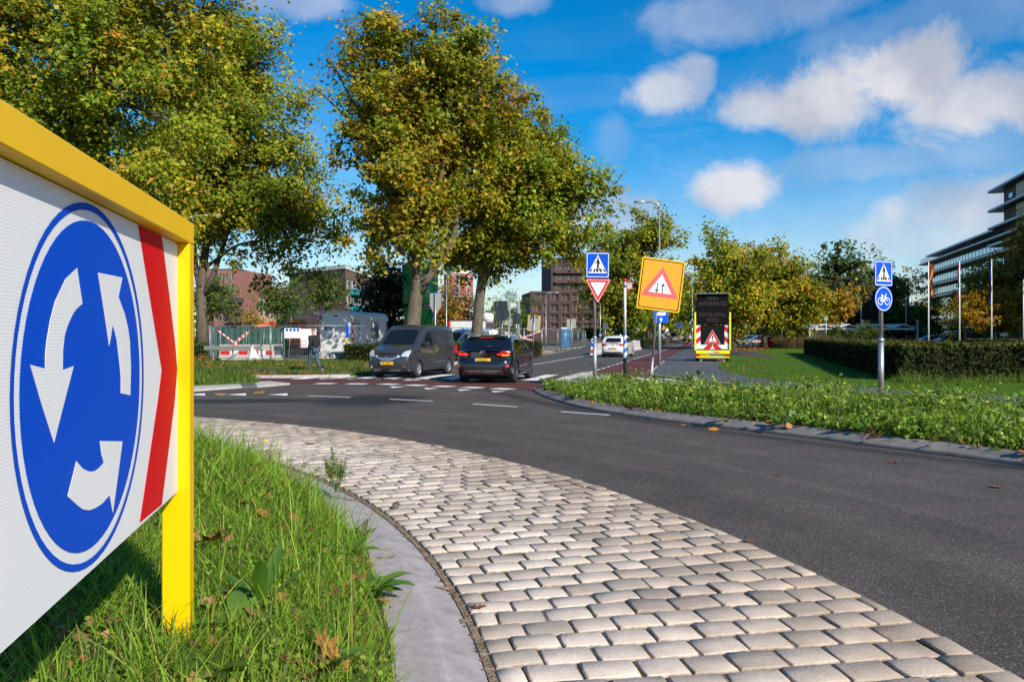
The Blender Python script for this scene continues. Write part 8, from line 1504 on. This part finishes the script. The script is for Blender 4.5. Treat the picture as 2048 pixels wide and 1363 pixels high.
# brown leaf scraps down in the turf
x, y, d = in_mound(1500, 2.4, 1.1, 9, -8, 45); C = np.c_[x, y, mound_z(x, y) + rs.uniform(.0, .07, len(x))]; o = scatter_leaves('leaf_scraps', C, rs.normal(size=C.shape) * .6 + np.array((0, -.2, 1)), rs.uniform(.02, .07, len(x)), pick([(.30, .12, .05, 3), (.20, .09, .05, 3), (.42, .22, .09, 1)], len(x), rs), M_dead, None, LEAF8, rs, fold=.5); tag(o, 'brown leaf scraps caught in the mound turf', None, kind='stuff')
# weeds on the island
def in_poly(n, poly, rs_):
    pa = np.array(poly)[:, :2]; q = np.c_[rs_.uniform(pa[:, 0].min(), pa[:, 0].max(), n), rs_.uniform(pa[:, 1].min(), pa[:, 1].max(), n)]; return q[inside(q[:, 0], q[:, 1], pa)]
rs = np.random.default_rng(31)
wp = offset_line(kerb_line, .33) + isl_back[::-1]; q = in_poly(120000, wp, rs); px = CX + q[:, 0] / q[:, 1] * FPX; q = q[(px > 1000) & (px < 2150)]
tuft = .55 + .45 * np.sin(q[:, 0] * 1.9 + 1.1) * np.sin(q[:, 1] * 1.6) + .25 * np.sin(q[:, 0] * 5.3) * np.sin(q[:, 1] * 4.1 + 2)
WEED = [(0.161, 0.269, 0.026, 5), (0.118, 0.196, 0.023, 4), (0.237, 0.332, 0.037, 3), (0.075, 0.119, 0.018, 2), (0.322, 0.347, 0.060, 1.0)]
cl_c = q[rs.choice(len(q), 1900, replace=False)]; cl_c = cl_c[rs.random(len(cl_c)) < np.clip(.72 + .5 * np.sin(cl_c[:, 0] * 2.7 + .4) * np.sin(cl_c[:, 1] * 2.3 + 1), .25, 1)]; dens = .55 + .45 * np.sin(cl_c[:, 0] * 1.9 + 1.1) * np.sin(cl_c[:, 1] * 1.6); cl_h = np.clip(.10 + .30 * dens + rs.normal(0, .11, len(cl_c)), .05, .7)
edge_d = np.array([min(np.hypot(p[0] - k_[0], p[1] - k_[1]) for k_ in kerb_line[::2]) for p in cl_c]); cl_h *= np.clip(.35 + edge_d * .55, .3, 1.15); ii = np.repeat(np.arange(len(cl_c)), 34); off = rs.normal(size=(len(ii), 2)) * (.06 + .16 * rs.random(len(ii)))[:, None]; Z = .10 + cl_h[ii] * rs.random(len(ii)) ** .7; C = np.c_[cl_c[ii] + off, Z]
keep = inside(C[:, 0], C[:, 1], offset_line(kerb_line, .18) + isl_back[::-1]); C = C[keep]; ii = ii[keep]; cvar = rs.normal(1, .25, len(cl_c))[ii]; big = rs.random(len(cl_c))[ii]; kindz = (big > .9); sz = rs.uniform(.025, .07, len(C)) * np.where(kindz, 2.1, 1)
o = scatter_leaves('weeds', C, rs.normal(size=C.shape) * .6 + (.15, -.3, .8), sz, np.clip(pick(WEED, len(C), rs) * cvar[:, None] * rs.uniform(.75, 1.25, (len(C), 1)), .01, .5), M_weed, None, LEAF4, rs); tag(o, 'dense leafy weeds on the traffic island', None, kind='stuff')
k = rs.random(len(q)) < np.clip(tuft, .12, 1) * .62; q2 = q[k]; blades('grass', 'long grass growing among the island weeds', q2[:, 0], q2[:, 1], np.full(len(q2), .09), np.clip(rs.lognormal(-1.55, .5, len(q2)), .06, .7), .011, WEED, rs, .5)
q3 = q[rs.choice(len(q), 700)]; blades('grass', 'tall stalks sticking out of the island weeds', q3[:, 0], q3[:, 1], np.full(len(q3), .09), rs.uniform(.35, .75, len(q3)), .009, WEED, rs, .3)
q4 = q[rs.choice(len(q), 120)]; o = scatter_leaves('wildflowers', np.c_[q4, rs.uniform(.35, .6, len(q4))], rs.normal(size=(len(q4), 3)), rs.uniform(.02, .045, len(q4)), pick([(.7, .5, .02, 1), (.6, .35, .02, .5)], len(q4), rs), M_weed, None, LEAF8, rs); tag(o, 'tiny yellow flowers above the island weeds', None, kind='stuff')
IG = 'big leaved weeds on the island'
for i, (px, y_, n, L_, w, lb) in enumerate([(2040, 880, 4, .42, .22, 'huge burdock leaves at the right end of the island'), (1330, 812, 7, .28, .10, 'pale thistle rosette in the island weeds'), (1200, 797, 7, .30, .10, 'dock rosette at the yield sign foot'), (1560, 846, 6, .26, .10, 'dock rosette in the middle of the island'), (1720, 860, 6, .25, .10, 'dock rosette right of the island middle'), (1850, 866, 6, .27, .11, 'dock rosette left of the burdock'), (1440, 836, 6, .24, .10, 'dock rosette left of the island middle'), (1150, 793, 8, .25, .06, 'pale upright weed at the island tip')]):
    rosette('big_leaf_weed', lb, px, y_, n, L_, w, (.085, .18, .03) if i != 1 else (.14, .20, .05), 50 + i, z=.16, up=.75, arch=.6, group=IG)
# leaf litter: under the weeds, on verges and gutters
def litter(name, label, poly, n, z, size, seed, pal=None):
    rs_ = np.random.default_rng(seed); q = in_poly(n * 4, poly, rs_)[:n]; cl_ = np.sin(q[:, 0] * 1.3) * np.sin(q[:, 1] * .9 + 1); q = q[rs_.random(len(q)) < .45 + .4 * cl_]; C = np.c_[q, z + rs_.uniform(.0, .03, len(q))]; o = scatter_leaves(name, C, rs_.normal(size=C.shape) * .35 + (0, 0, 1), size * rs_.uniform(.5, 1.2, len(C)), pick(pal or [(.34, .13, .04, 4), (.26, .10, .04, 3), (.42, .20, .06, 2), (.18, .09, .05, 2)], len(C), rs_), M_dead, None, LEAF8, rs_, fold=.4); tag(o, label, None, kind='stuff')
litter('leaf_litter', 'brown leaves drifted along the island kerb', kerb_line[8:] + offset_line(kerb_line[8:], .75)[::-1], 520, .125, .12, 1)
litter('leaf_litter', 'autumn leaves strewn over the left verge', [G(*p)[:2] for p in [(388, 727), (745, 727), (748, 742), (690, 740.6), (388, 737)]], 900, .10, .16, 2); litter('leaf_litter', 'autumn leaves on the strip beside the path', [G(*p)[:2] for p in [(480, 755), (701, 753), (746, 748), (690, 746.2), (470, 744.2)]], 380, .075, .16, 3); litter('leaf_litter', 'leaves on the sand under the thick plane tree', [XY(388, 46), XY(440, 46), XY(440, 60), XY(388, 60)], 700, .02, .25, 4); litter('leaf_litter', 'leaves along the street gutter', [(-3.4, 36), (-2.6, 36), (1.4, 56), (6, 80), (4.6, 80), (-.2, 56)], 700, .06, .2, 5); litter('leaf_litter', 'scattered leaves on the lawn edge', path_out[3:10] + [(a + 2.2, b_ + 1.2) for a, b_ in path_out[3:10]][::-1], 330, .075, .085, 6); litter('leaf_litter', 'leaves at the cycle lane corner', [G(*p)[:2] for p in [(1292, 742), (1306, 742), (1310, 752), (1290, 752)]], 60, .03, .16, 7); litter('leaf_litter', 'sparse leaves over the footpath', pp, 300, .065, .12, 8)
litter('leaf_litter', 'leaves under the avenue trees', [XY(1460, 74), XY(1530, 74), XY(1540, 98), XY(1460, 98)], 1200, .07, .25, 9)
# verge and lawn blades
def turf(name, label, poly, n, z, h, w, pal, seed, lean=.5):
    rs_ = np.random.default_rng(seed); q = in_poly(n * 5, poly, rs_)[:n]; tf = .6 + .5 * np.sin(q[:, 0] * 1.7) * np.sin(q[:, 1] * 1.3 + 2); blades(name, label, q[:, 0], q[:, 1], np.full(len(q), z), h * np.clip(rs_.lognormal(0, .4, len(q)), .3, 2.2) * np.clip(tf, .3, 1.2), w, pal, rs_, lean)
VG = [(0.119, 0.200, 0.025, 4), (0.163, 0.237, 0.037, 3), (0.075, 0.138, 0.020, 3), (0.225, 0.200, 0.062, 1)]
turf('grass', 'rough grass on the tip left of the crossing', [G(*p, .05)[:2] for p in [(300, 744), (388, 744), (470, 750), (505, 759), (520, 762), (508, 766.2), (388, 771.6), (300, 774)]], 9000, .08, .24, .022, VG, 1); turf('grass', 'rough grass on the bank before the fence', [G(*p)[:2] for p in [(388, 724), (745, 724), (750, 742.5), (690, 740.6), (388, 737.3)]], 14000, .05, .17, .02, VG, 2); turf('grass', 'short grass on the strip beside the path', [G(*p)[:2] for p in [(480, 755), (701, 753), (746, 748.4), (690, 746.6), (470, 744.6)]], 6000, .055, .10, .016, VG, 3)
LW = [(0.049, 0.119, 0.014, 5), (0.070, 0.154, 0.020, 4), (0.105, 0.182, 0.028, 2)]
near_lawn = [(x + .05, y) for x, y in path_out[3:]] + [(26, 20), (24, 60)]
turf('grass', 'mown lawn grass beside the footpath', near_lawn, 20000, .045, .05, .018, LW, 4, .6); turf('grass', 'uncut grass fringe at the hedge foot', [G(1775, 765)[:2], G(1810, 770)[:2], (16.6, 24.2), (24, 21), (24, 22.3), (16, 25.5), G(1800, 763)[:2], G(1775, 760)[:2]], 5000, .05, .28, .014, VG, 5)
turf('grass', 'weeds growing at the foot of the right fence', [(-3, 55), (-1, 61), (4.4, 72.6), (9.2, 96), (9.6, 96), (5, 73), (-.4, 60), (-2.4, 54)], 2500, .03, .3, .02, VG, 6)
